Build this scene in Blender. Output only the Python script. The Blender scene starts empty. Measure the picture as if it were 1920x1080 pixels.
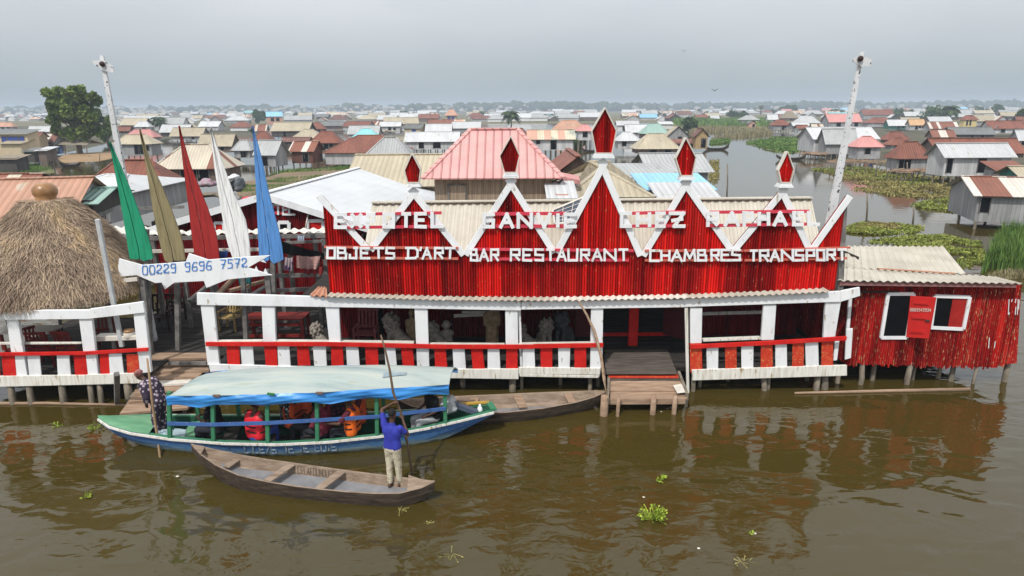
import bpy, bmesh, math, random
from mathutils import Vector, Matrix, noise
R = math.radians
SC = bpy.context.scene
COL = SC.collection
rnd = random.Random(7)

# ---------------------------------------------------------------- camera
CAM_H, F, PITCH, ROLL = 7.5, 1250.0, R(15.05), R(-0.33)
cam_data = bpy.data.cameras.new('camera')
cam = bpy.data.objects.new('camera', cam_data)
COL.objects.link(cam)
MC = Matrix.Rotation(R(90) - PITCH, 3, 'X') @ Matrix.Rotation(ROLL, 3, 'Z')
cam.matrix_world = Matrix.Translation((0, 0, CAM_H)) @ MC.to_4x4()
cam_data.sensor_width = 36.0
cam_data.lens = F / 1920 * 36
cam_data.clip_start, cam_data.clip_end = 0.1, 9000
SC.camera = cam
SC.view_settings.view_transform = 'Standard'
SC.view_settings.look = 'None'
SC.view_settings.exposure = 0.0
SC.view_settings.gamma = 1.0

# ---------------------------------------------------------------- sky and sun
SUN_EL, SUN_AZ = R(54), R(205)          # azimuth measured clockwise from +Y
world = bpy.data.worlds.new('World')
SC.world = world
world.use_nodes = True
wn, wl = world.node_tree.nodes, world.node_tree.links
wn.clear()
wout = wn.new('ShaderNodeOutputWorld'); bg = wn.new('ShaderNodeBackground')
sky = wn.new('ShaderNodeTexSky'); sky.sky_type = 'NISHITA'; sky.sun_disc = False
sky.sun_elevation, sky.sun_rotation = SUN_EL, SUN_AZ
sky.air_density, sky.dust_density, sky.ozone_density = 1.0, 3.0, 1.0
tc = wn.new('ShaderNodeTexCoord'); sep = wn.new('ShaderNodeSeparateXYZ')
wl.new(tc.outputs['Generated'], sep.inputs[0])
# cloud layer: grey overcast that brightens with height, broken by soft noise
mapn = wn.new('ShaderNodeMapping'); mapn.inputs['Scale'].default_value = (1.0, 1.0, 3.2)
wl.new(tc.outputs['Generated'], mapn.inputs[0])
cn = wn.new('ShaderNodeTexNoise'); cn.inputs['Scale'].default_value = 2.0; cn.inputs['Detail'].default_value = 5; cn.inputs['Roughness'].default_value = .5
wl.new(mapn.outputs[0], cn.inputs['Vector'])
zr = wn.new('ShaderNodeValToRGB')
e = zr.color_ramp.elements
e[0].position, e[0].color = 0.0, (4.2, 4.85, 5.25, 1)
e[1].position, e[1].color = 1.0, (10.5, 10.9, 11.3, 1)
for p, c in ((.05, (4.9, 5.5, 5.85, 1)), (.12, (6.7, 7.05, 7.35, 1)), (.3, (10.5, 10.9, 11.3, 1))):
    el = zr.color_ramp.elements.new(p); el.color = c
wl.new(sep.outputs['Z'], zr.inputs[0])
cr = wn.new('ShaderNodeValToRGB')
cr.color_ramp.elements[0].position, cr.color_ramp.elements[0].color = .35, (.965, .972, .982, 1)
cr.color_ramp.elements[1].position, cr.color_ramp.elements[1].color = .68, (1.14, 1.125, 1.11, 1)
wl.new(cn.outputs['Fac'], cr.inputs[0])
mul = wn.new('ShaderNodeMix'); mul.data_type = 'RGBA'; mul.blend_type = 'MULTIPLY'; mul.inputs[0].default_value = 1.0
wl.new(zr.outputs[0], mul.inputs[6]); wl.new(cr.outputs[0], mul.inputs[7])
mixs = wn.new('ShaderNodeMix'); mixs.data_type = 'RGBA'; mixs.inputs[0].default_value = 0.86
wl.new(sky.outputs[0], mixs.inputs[6]); wl.new(mul.outputs[2], mixs.inputs[7])
wl.new(mixs.outputs[2], bg.inputs['Color'])
bg.inputs['Strength'].default_value = 0.1
wl.new(bg.outputs[0], wout.inputs[0])

sun_data = bpy.data.lights.new('sun', 'SUN')
sun_data.energy, sun_data.angle, sun_data.color = 3.3, R(1.0), (1.0, .96, .90)
sun = bpy.data.objects.new('sun', sun_data); COL.objects.link(sun)
sd = Vector((math.sin(SUN_AZ) * math.cos(SUN_EL), math.cos(SUN_AZ) * math.cos(SUN_EL), math.sin(SUN_EL)))
sun.rotation_euler = sd.to_track_quat('Z', 'Y').to_euler()
sun.location = (-8, -20, 30)

# ---------------------------------------------------------------- measuring: photo point -> point in the place
def ray(x, y): return MC @ Vector(((x - 960) / F, -(y - 540) / F, -1.0))
def atY(x, y, Y):
    d = ray(x, y); t = Y / d.y
    return Vector((d.x * t, Y, CAM_H + d.z * t))
def atZ(x, y, z=0.0):
    d = ray(x, y); t = (z - CAM_H) / d.z
    return Vector((d.x * t, d.y * t, z))

# ---------------------------------------------------------------- tagging
def tag(o, label=None, cat=None, group=None, kind=None):
    if label: o['label'] = label
    if cat: o['category'] = cat
    if group: o['group'] = group
    if kind: o['kind'] = kind
    return o
def thing(name, label, cat, loc=(0, 0, 0), rz=0.0, group=None):
    o = bpy.data.objects.new(name, None); COL.objects.link(o)
    o.location = loc; o.rotation_euler = (0, 0, rz); o.empty_display_size = .2
    return tag(o, label, cat, group)
def dup(o, parent=None):
    c = o.copy(); COL.objects.link(c)
    if parent is not None: c.parent = parent
    for ch in o.children: dup(ch, c)
    return c

# ---------------------------------------------------------------- mesh builder (points given in world, moved into the parent's frame on build)
class MB:
    def __init__(s): s.v = []; s.f = []; s.u = []; s.m = []
    def face(s, idx, uv=None, mi=0):
        s.f.append(tuple(idx)); s.u.append(uv); s.m.append(mi)
    def poly(s, pts, uv=None, mi=0):
        n = len(s.v); s.v += [Vector(p) for p in pts]; s.face(range(n, n + len(pts)), uv, mi)
    def box(s, c, size, rot=None, mi=0, taper=1.0):
        c = Vector(c); hx, hy, hz = [k / 2 for k in size]; n = len(s.v)
        for dz in (-1, 1):
            t = taper if dz > 0 else 1
            for dx, dy in ((-1, -1), (1, -1), (1, 1), (-1, 1)):
                p = Vector((dx * hx * t, dy * hy * t, dz * hz))
                if rot is not None: p = rot @ p
                s.v.append(c + p)
        q = lambda a, b: [(0, 0), (a, 0), (a, b), (0, b)]
        X, Y, Z = size
        for f, uv in (((3, 2, 1, 0), q(X, Y)), ((4, 5, 6, 7), q(X, Y)), ((0, 1, 5, 4), q(X, Z)), ((2, 3, 7, 6), q(X, Z)), ((1, 2, 6, 5), q(Y, Z)), ((3, 0, 4, 7), q(Y, Z))):
            s.face([n + i for i in f], uv, mi)
    def bar(s, p, q, w, h, up=(0, 0, 1), mi=0):
        """board from p to q: w across, h along up"""
        p, q = Vector(p), Vector(q); d = (q - p); L = d.length
        if L < 1e-6: return
        d /= L; up = Vector(up)
        if abs(d.dot(up)) > .98: up = Vector((0, 1, 0))
        side = d.cross(up).normalized(); upp = side.cross(d).normalized()
        rot = Matrix((d, side, upp)).transposed()
        s.box((p + q) / 2, (L, w, h), rot, mi)
    def tube(s, pts, radii, n=8, mi=0, caps=True):
        pts = [Vector(p) for p in pts]; base = len(s.v)
        if not hasattr(radii, '__len__'): radii = [radii] * len(pts)
        ref = Vector((0.13, .31, 1)).normalized()
        L = 0
        for i, p in enumerate(pts):
            d = (pts[min(i + 1, len(pts) - 1)] - pts[max(i - 1, 0)]).normalized()
            if abs(d.dot(ref)) > .97: ref = Vector((1, .1, 0)).normalized()
            a = d.cross(ref).normalized(); b = d.cross(a).normalized()
            for k in range(n):
                t = 2 * math.pi * k / n
                s.v.append(p + (a * math.cos(t) + b * math.sin(t)) * radii[i])
        for i in range(len(pts) - 1):
            L2 = L + (pts[i + 1] - pts[i]).length
            for k in range(n):
                k2 = (k + 1) % n
                s.face((base + i * n + k, base + i * n + k2, base + (i + 1) * n + k2, base + (i + 1) * n + k),
                       [(k / n, L), ((k + 1) / n, L), ((k + 1) / n, L2), (k / n, L2)], mi)
            L = L2
        if caps:
            s.face([base + k for k in range(n)][::-1], None, mi)
            s.face([base + (len(pts) - 1) * n + k for k in range(n)], None, mi)
    def grid(s, rows, mi=0, uv=True, closed=False):
        """rows: list of equal-length point lists"""
        base = len(s.v); m = len(rows[0])
        for r in rows: s.v += [Vector(p) for p in r]
        for i in range(len(rows) - 1):
            for j in range(m - 1 + (1 if closed else 0)):
                j2 = (j + 1) % m
                a, b, c, d = base + i * m + j, base + i * m + j2, base + (i + 1) * m + j2, base + (i + 1) * m + j
                s.face((a, b, c, d), None, mi)
    def prism(s, poly, d, mi=0, mi_side=None):
        """flat outline (list of points) pushed by vector d"""
        d = Vector(d); n = len(poly); base = len(s.v)
        s.v += [Vector(p) for p in poly] + [Vector(p) + d for p in poly]
        L = [0]
        s.face(range(base, base + n), [(p[0], p[2]) for p in poly], mi)
        s.face([base + n + i for i in range(n)][::-1], [(p[0], p[2]) for p in poly][::-1], mi)
        for i in range(n):
            j = (i + 1) % n
            s.face((base + j, base + i, base + n + i, base + n + j), None, mi if mi_side is None else mi_side)
    def ellipsoid(s, c, r, rot=None, nu=12, nv=8, mi=0):
        c = Vector(c); rows = []; base = len(s.v)
        for i in range(1, nv):
            t = math.pi * i / nv
            for k in range(nu):
                a = 2 * math.pi * k / nu
                p = Vector((r[0] * math.sin(t) * math.cos(a), r[1] * math.sin(t) * math.sin(a), r[2] * math.cos(t)))
                s.v.append(c + (rot @ p if rot is not None else p))
        top = len(s.v); p = Vector((0, 0, r[2])); s.v.append(c + (rot @ p if rot is not None else p)); s.v.append(c - (rot @ p if rot is not None else p))
        for i in range(nv - 2):
            for k in range(nu):
                k2 = (k + 1) % nu
                s.face((base + i * nu + k, base + (i + 1) * nu + k, base + (i + 1) * nu + k2, base + i * nu + k2), None, mi)
        for k in range(nu):
            k2 = (k + 1) % nu
            s.face((top, base + k, base + k2), None, mi)
            s.face((top + 1, base + (nv - 2) * nu + k2, base + (nv - 2) * nu + k), None, mi)
    def lathe(s, c, prof, n=20, mi=0):
        c = Vector(c)
        s.grid([[c + Vector((r * math.cos(2 * math.pi * k / n), r * math.sin(2 * math.pi * k / n), z)) for k in range(n)] for r, z in prof], mi, closed=True)
    def mesh(s, name, inv=None):
        me = bpy.data.meshes.new(name)
        vs = [tuple(inv @ p) for p in s.v] if inv is not None else [tuple(p) for p in s.v]
        me.from_pydata(vs, [], s.f)
        if any(u for u in s.u):
            ul = me.uv_layers.new(name='UVMap'); flat = []
            for f, u in zip(s.f, s.u):
                for k in range(len(f)): flat += (list(u[k]) if u else [0.0, 0.0])
            ul.data.foreach_set('uv', flat)
        me.polygons.foreach_set('material_index', s.m)
        return me
    def build(s, name, mats, parent=None, smooth=False, local=False, bevel=0.0):
        inv = None
        if parent is not None and not local:
            mw = Matrix.Identity(4); q = parent
            while q is not None:
                mw = q.matrix_basis @ mw if q.parent is None else (q.matrix_parent_inverse @ q.matrix_basis @ mw)
                q = q.parent
            inv = mw.inverted()
        me = s.mesh(name, inv)
        for m in (mats if isinstance(mats, (list, tuple)) else [mats]): me.materials.append(m)
        if smooth: me.polygons.foreach_set('use_smooth', [True] * len(me.polygons))
        o = bpy.data.objects.new(name, me); COL.objects.link(o)
        if parent is not None: o.parent = parent
        if bevel:
            b = o.modifiers.new('bevel', 'BEVEL'); b.width = bevel; b.segments = 1; b.limit_method = 'ANGLE'; b.angle_limit = R(50)
        return o

# ---------------------------------------------------------------- materials
def _nt(name):
    m = bpy.data.materials.new(name); m.use_nodes = True
    return m, m.node_tree.nodes, m.node_tree.links, m.node_tree.nodes['Principled BSDF']
def _math(N, L, op, a, b=None):
    n = N.new('ShaderNodeMath'); n.operation = op
    for i, x in enumerate((a, b)):
        if x is None: continue
        if isinstance(x, (int, float)): n.inputs[i].default_value = x
        else: L.new(x, n.inputs[i])
    return n.outputs[0]
def mat(name, stops, scale=3.0, stretch=(1, 1, 1), rough=.8, bump=.15, detail=5, spec=.3, stripe=None, patch=None, spots=None, orand=0.0, coord='Object', bdist=.02, zramp=None, metal=0):
    """weathered surface: noise ramp 'stops'; stripe=(period,kind,var,dark) along u; patch=(width,share,stops2) recolours whole sheets; spots=(scale,thr,col)"""
    m, N, L, B = _nt(name)
    T = N.new('ShaderNodeTexCoord'); mp = N.new('ShaderNodeMapping'); mp.inputs['Scale'].default_value = stretch
    L.new(T.outputs[coord], mp.inputs[0])
    oi = N.new('ShaderNodeObjectInfo')
    comb = N.new('ShaderNodeVectorMath'); comb.operation = 'ADD'
    cx = N.new('ShaderNodeCombineXYZ'); L.new(_math(N, L, 'MULTIPLY', oi.outputs['Random'], 37.0), cx.inputs[0]); L.new(_math(N, L, 'MULTIPLY', oi.outputs['Random'], 11.0), cx.inputs[1])
    L.new(mp.outputs[0], comb.inputs[0]); L.new(cx.outputs[0], comb.inputs[1])
    ns = N.new('ShaderNodeTexNoise'); ns.inputs['Scale'].default_value = scale; ns.inputs['Detail'].default_value = detail; ns.inputs['Roughness'].default_value = .62
    L.new(comb.outputs[0], ns.inputs['Vector'])
    def ramp(st):
        r = N.new('ShaderNodeValToRGB')
        while len(r.color_ramp.elements) < len(st): r.color_ramp.elements.new(.5)
        for el, (p, c) in zip(r.color_ramp.elements, st): el.position = p; el.color = (*c, 1)
        L.new(ns.outputs['Fac'], r.inputs[0]); return r.outputs[0]
    col = ramp(stops); height = ns.outputs['Fac']; hmix = None
    def mixc(f, a, b, mode='MIX'):
        x = N.new('ShaderNodeMix'); x.data_type = 'RGBA'; x.blend_type = mode
        for i, v in ((0, f), (6, a), (7, b)):
            if isinstance(v, (int, float)): x.inputs[i].default_value = v
            elif isinstance(v, tuple): x.inputs[i].default_value = (*v, 1)
            else: L.new(v, x.inputs[i])
        return x.outputs[2]
    if stripe or patch:
        uvn = N.new('ShaderNodeSeparateXYZ'); L.new(T.outputs['UV'], uvn.inputs[0]); u = uvn.outputs['X']
    def white(x, seed):
        w = N.new('ShaderNodeTexWhiteNoise'); w.noise_dimensions = '2D'
        c = N.new('ShaderNodeCombineXYZ'); L.new(_math(N, L, 'FLOOR', x), c.inputs[0]); L.new(_math(N, L, 'ADD', _math(N, L, 'MULTIPLY', oi.outputs['Random'], 91.0), seed), c.inputs[1])
        L.new(c.outputs[0], w.inputs['Vector']); return w.outputs['Value']
    if patch:
        pw, share, st2 = patch
        w = white(_math(N, L, 'DIVIDE', u, pw), 3.0)
        col = mixc(_math(N, L, 'LESS_THAN', w, share), col, ramp(st2))
    if spots:
        sc, thr, c = spots
        n2 = N.new('ShaderNodeTexNoise'); n2.inputs['Scale'].default_value = sc; n2.inputs['Detail'].default_value = 3
        L.new(comb.outputs[0], n2.inputs['Vector'])
        mr = N.new('ShaderNodeMapRange'); mr.inputs[1].default_value = thr; mr.inputs[2].default_value = thr + .06
        L.new(n2.outputs['Fac'], mr.inputs[0]); col = mixc(mr.outputs[0], col, c)
    if stripe:
        per, kind, var, dark = stripe
        us = _math(N, L, 'DIVIDE', u, per); fr = _math(N, L, 'FRACT', us)
        w = white(us, 7.0)
        k = _math(N, L, 'ADD', 1 - var, _math(N, L, 'MULTIPLY', w, 2 * var))
        edge = _math(N, L, 'ABSOLUTE', _math(N, L, 'SUBTRACT', fr, .5))       # 0 centre .. .5 edge
        if kind == 'plank':
            line = N.new('ShaderNodeMapRange'); line.inputs[1].default_value = .44; line.inputs[2].default_value = .5
            L.new(edge, line.inputs[0]); ln = line.outputs[0]; hmix = _math(N, L, 'MULTIPLY', ln, -1.0)
        elif kind == 'rib':
            line = N.new('ShaderNodeMapRange'); line.inputs[1].default_value = .38; line.inputs[2].default_value = .46
            L.new(edge, line.inputs[0]); ln = line.outputs[0]; hmix = line.outputs[0]
        else:
            ln = _math(N, L, 'MULTIPLY', edge, 2.0); hmix = _math(N, L, 'COSINE', _math(N, L, 'MULTIPLY', us, 6.2832))
        k = _math(N, L, 'MULTIPLY', k, _math(N, L, 'SUBTRACT', 1.0, _math(N, L, 'MULTIPLY', ln, dark)))
        cc = N.new('ShaderNodeCombineXYZ'); [L.new(k, cc.inputs[i]) for i in range(3)]
        col = mixc(1.0, col, cc.outputs[0], 'MULTIPLY')
    if orand:
        k = _math(N, L, 'ADD', 1 - orand, _math(N, L, 'MULTIPLY', oi.outputs['Random'], 2 * orand))
        cc = N.new('ShaderNodeCombineXYZ'); [L.new(k, cc.inputs[i]) for i in range(3)]
        col = mixc(1.0, col, cc.outputs[0], 'MULTIPLY')
    L.new(col, B.inputs['Base Color'])
    B.inputs['Roughness'].default_value = rough; B.inputs['Specular IOR Level'].default_value = spec; B.inputs['Metallic'].default_value = metal
    if bump:
        bp = N.new('ShaderNodeBump'); bp.inputs['Strength'].default_value = min(1, bump * 2); bp.inputs['Distance'].default_value = bdist
        h = height if hmix is None else _math(N, L, 'ADD', _math(N, L, 'MULTIPLY', height, .4), hmix)
        L.new(h, bp.inputs['Height']); L.new(bp.outputs[0], B.inputs['Normal'])
    return m

def plain(name, c, rough=.7, var=.18, scale=6, **k):
    a = tuple(x * (1 - var) for x in c); b = tuple(min(1, x * (1 + var)) for x in c)
    return mat(name, [(.3, a), (.7, b)], scale=scale, rough=rough, **k)

WHITE = mat('white_paint', [(.3, (.64, .65, .66)), (.5, (.74, .755, .77)), (.75, (.80, .81, .82))], scale=2.5, stretch=(1, 1, .4), rough=.65, bump=.12, spots=(9, .655, (.44, .40, .33)))
WHITE2 = mat('grimy_white_paint', [(.3, (.50, .46, .38)), (.5, (.68, .66, .60)), (.72, (.76, .75, .71))], scale=4, stretch=(3, 3, .35), rough=.75, bump=.15, spots=(6, .62, (.33, .26, .14)))
REDP = mat('red_paint', [(.3, (.42, .012, .010)), (.55, (.58, .018, .014)), (.8, (.63, .03, .02))], scale=3, rough=.65, spec=.12, bump=.12, spots=(14, .68, (.40, .16, .07)))
REDW = mat('worn_red_paint', [(.3, (.40, .03, .012)), (.5, (.52, .035, .012)), (.72, (.56, .11, .035))], scale=7, rough=.7, bump=.15, spots=(18, .62, (.50, .26, .10)))
REDS = mat('red_stem_wall', [(.30, (.12, .005, .005)), (.43, (.31, .007, .006)), (.56, (.55, .010, .008)), (.75, (.66, .022, .012))], scale=.75, stretch=(1.5, 1, .42), rough=.9, spec=.02, bump=.08, detail=7,
           stripe=(.068, 'corr', .42, .45), patch=(.62, .34, [(.30, (.09, .004, .004)), (.46, (.24, .006, .006)), (.62, (.40, .012, .009))]), spots=(20, .67, (.42, .24, .11)))
REDD = mat('dark_red_wall', [(.3, (.09, .004, .005)), (.7, (.21, .008, .010))], scale=2, stretch=(2, 2, .5), rough=.8, spec=.05, stripe=(.068, 'corr', .3, .4))  # dark red, deepened in the colour to stand in for veranda shade
REDK = mat('red_stem_shack', [(.25, (.17, .008, .008)), (.48, (.42, .014, .012)), (.75, (.60, .03, .02))], scale=1.3, stretch=(2.2, 2.2, .6), rough=.9, spec=.02, bump=.1,
           stripe=(.06, 'corr', .45, .45), patch=(.5, .4, [(.28, (.11, .006, .006)), (.5, (.28, .011, .010)), (.72, (.42, .03, .02))]), spots=(14, .60, (.40, .24, .12)))
PINKB = mat('pinkish_batten', [(.3, (.50, .03, .06)), (.7, (.62, .06, .09))], scale=4, rough=.6)
SALMB = mat('faded_batten', [(.3, (.46, .10, .07)), (.7, (.56, .16, .11))], scale=5, rough=.7)
CREAM = mat('cream_roof_sheet', [(.3, (.40, .365, .30)), (.55, (.50, .465, .395)), (.8, (.56, .53, .465))], scale=.8, rough=.7, spec=.1, bump=.0, stripe=(.22, 'plank', .05, .35), spots=(7, .72, (.42, .34, .22)))
WHITESH = mat('white_roof_sheet', [(.3, (.50, .52, .54)), (.7, (.60, .62, .64))], scale=.6, rough=.45, bump=.06, stripe=(.9, 'plank', .02, .12), spots=(3, .72, (.55, .52, .47)))
PINKR = mat('pink_roof_sheet', [(.3, (.62, .29, .275)), (.7, (.68, .36, .34))], scale=1.2, rough=.5, bump=.5, stripe=(.33, 'rib', .02, .25), bdist=.04)
WOODW = mat('pale_wood_wall', [(.3, (.22, .16, .11)), (.7, (.36, .28, .21))], scale=2.5, stretch=(4, 4, .4), rough=.8, stripe=(.07, 'corr', .22, .3))
GREYW = mat('grey_timber', [(.3, (.08, .076, .072)), (.7, (.22, .21, .20))], scale=4, stretch=(1, 1, 1), rough=.85, bump=.25)
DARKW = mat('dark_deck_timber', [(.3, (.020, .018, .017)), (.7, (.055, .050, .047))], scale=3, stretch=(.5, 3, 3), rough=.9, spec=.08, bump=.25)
TANW = mat('tan_timber', [(.3, (.20, .13, .085)), (.55, (.32, .22, .15)), (.8, (.42, .31, .22))], scale=3, stretch=(.6, 5, 3), rough=.85, bump=.25)
STILT = mat('wet_stilt_wood', [(.3, (.10, .085, .065)), (.7, (.26, .22, .17))], scale=5, stretch=(2, 2, .6), rough=.8, bump=.25)
PALEW = mat('pale_board', [(.3, (.50, .46, .40)), (.7, (.68, .64, .58))], scale=4, rough=.8)
STONE = mat('carved_stone', [(.3, (.14, .12, .10)), (.6, (.28, .25, .21)), (.8, (.38, .35, .30))], scale=7, rough=.9, bump=.5, bdist=.03)
STONEB = mat('tan_carved_wood', [(.3, (.16, .11, .06)), (.7, (.33, .25, .15))], scale=7, rough=.85, bump=.5, bdist=.03)
STONED = mat('dark_carved_wood', [(.3, (.03, .03, .032)), (.7, (.09, .09, .095))], scale=7, rough=.8, bump=.5, bdist=.03)
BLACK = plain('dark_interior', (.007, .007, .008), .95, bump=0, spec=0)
BLUED = plain('blue_paint_rail', (.05, .12, .32), .6, scale=5, spots=(16, .66, (.24, .26, .28)))
GREENP = mat('green_boat_paint', [(.3, (.030, .15, .075)), (.7, (.055, .22, .12))], scale=4, rough=.55, spots=(9, .69, (.30, .34, .22)))
GREEND = mat('green_boat_deck', [(.3, (.07, .21, .11)), (.6, (.13, .30, .17)), (.8, (.30, .36, .22))], scale=3, stretch=(.7, 2, 1), rough=.6)
def tintwood(name, c, dirt): return mat(name, [(.28, tuple(x * .60 for x in c)), (.5, c), (.75, tuple(min(1, x * 1.15) for x in c))], scale=4.5, stretch=(4, 4, .35), rough=.7, bump=.2, spots=(13, .7, dirt))
HAZE = 0.00052

# ---------------------------------------------------------------- bodies: one closed surface grown round a skeleton
def V(*a): return Vector(a)
def blob(name, shapes, material, parent, voxel=.014, it=4, world_space=False):
    mb = MB()
    for s in shapes:
        if s[0] == 'e':
            _, c, r = s[:3]; mb.ellipsoid(c, r, s[3] if len(s) > 3 else None, 14, 9)
        else:
            p, q, r1, r2 = s; p, q = Vector(p), Vector(q); d = q - p; L = d.length
            if L < 1e-5: q = p + V(0, 0, .001); d = q - p; L = .001
            d = d / L; pts, rr = [], []
            for a in (80, 55, 28, 0): pts.append(p - d * r1 * math.sin(R(a))); rr.append(r1 * math.cos(R(a)))
            for a in (0, 28, 55, 80): pts.append(q + d * r2 * math.sin(R(a))); rr.append(r2 * math.cos(R(a)))
            mb.tube(pts, rr, 10)
    o = mb.build(name, material, parent, True, local=not world_space)
    o.data.update()
    rm = o.modifiers.new('r', 'REMESH'); rm.mode = 'VOXEL'; rm.voxel_size = voxel; rm.use_smooth_shade = True
    sm = o.modifiers.new('s', 'SMOOTH'); sm.factor = .5; sm.iterations = it
    dg = bpy.context.evaluated_depsgraph_get()
    me = bpy.data.meshes.new_from_object(o.evaluated_get(dg))
    o.modifiers.clear(); old = o.data; o.data = me; bpy.data.meshes.remove(old)
    if not len(me.materials): me.materials.append(material)
    return o

SKIN = [plain('dark_skin', (.075, .036, .022), .5, .15, bump=0), plain('brown_skin', (.11, .055, .033), .5, .15, bump=0)]
HAIRM = plain('black_hair', (.008, .007, .007), .8, bump=0)
EYEM = plain('eye_white', (.5, .48, .45), .3, bump=0)
STRAPM = plain('black_strap', (.01, .01, .012), .7, bump=0)

def hand_shapes(w, h, curl=.6, side=1):
    """palm, four unequal bent fingers and a thumb; w wrist, h hand centre"""
    w, h = Vector(w), Vector(h); d = (h - w).normalized()
    ref = V(0, 0, 1) if abs(d.z) < .8 else V(0, 1, 0)
    s = d.cross(ref).normalized(); n = s.cross(d).normalized()
    out = [(w, h, .026, .030), (h - s * .018, h + s * .018, .022, .022)]
    for k, l in zip((-1.5, -.5, .5, 1.5), (.055, .068, .065, .05)):
        b = h + s * k * .018 + d * .025
        m = b + (d * (1 - curl * .5) - n * curl * .6).normalized() * l * .55
        e = m + (d * (1 - curl * 1.3) - n * curl).normalized() * l * .5
        out += [(b, m, .0095, .009), (m, e, .009, .008)]
    b = h - d * .01 + s * .03 * side
    out += [(b, b + (d * .5 + s * side * .8).normalized() * .035, .012, .010), (b + (d * .5 + s * side * .8).normalized() * .035, b + (d * .9 + s * side * .3 - n * curl * .5).normalized() * .062, .010, .009)]
    return out

STAND = dict(hipL=(-.09, 0, .88), hipR=(.09, 0, .88), knL=(-.10, .02, .48), knR=(.10, .02, .48), anL=(-.10, -.01, .08), anR=(.10, -.01, .08),
             shL=(-.175, 0, 1.38), shR=(.175, 0, 1.38), neck=(0, .01, 1.44), head=(0, .03, 1.585), elL=(-.22, -.03, 1.10), elR=(.22, -.03, 1.10), haL=(-.23, .06, .86), haR=(.23, .06, .86))
SIT = dict(hipL=(-.09, 0, .10), hipR=(.09, 0, .10), knL=(-.11, .40, .12), knR=(.11, .40, .12), anL=(-.11, .40, -.30), anR=(.11, .40, -.30),
           shL=(-.175, .02, .58), shR=(.175, .02, .58), neck=(0, .03, .65), head=(0, .06, .79), elL=(-.23, .06, .32), elR=(.23, .06, .32), haL=(-.12, .28, .22), haR=(.12, .28, .22))

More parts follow.
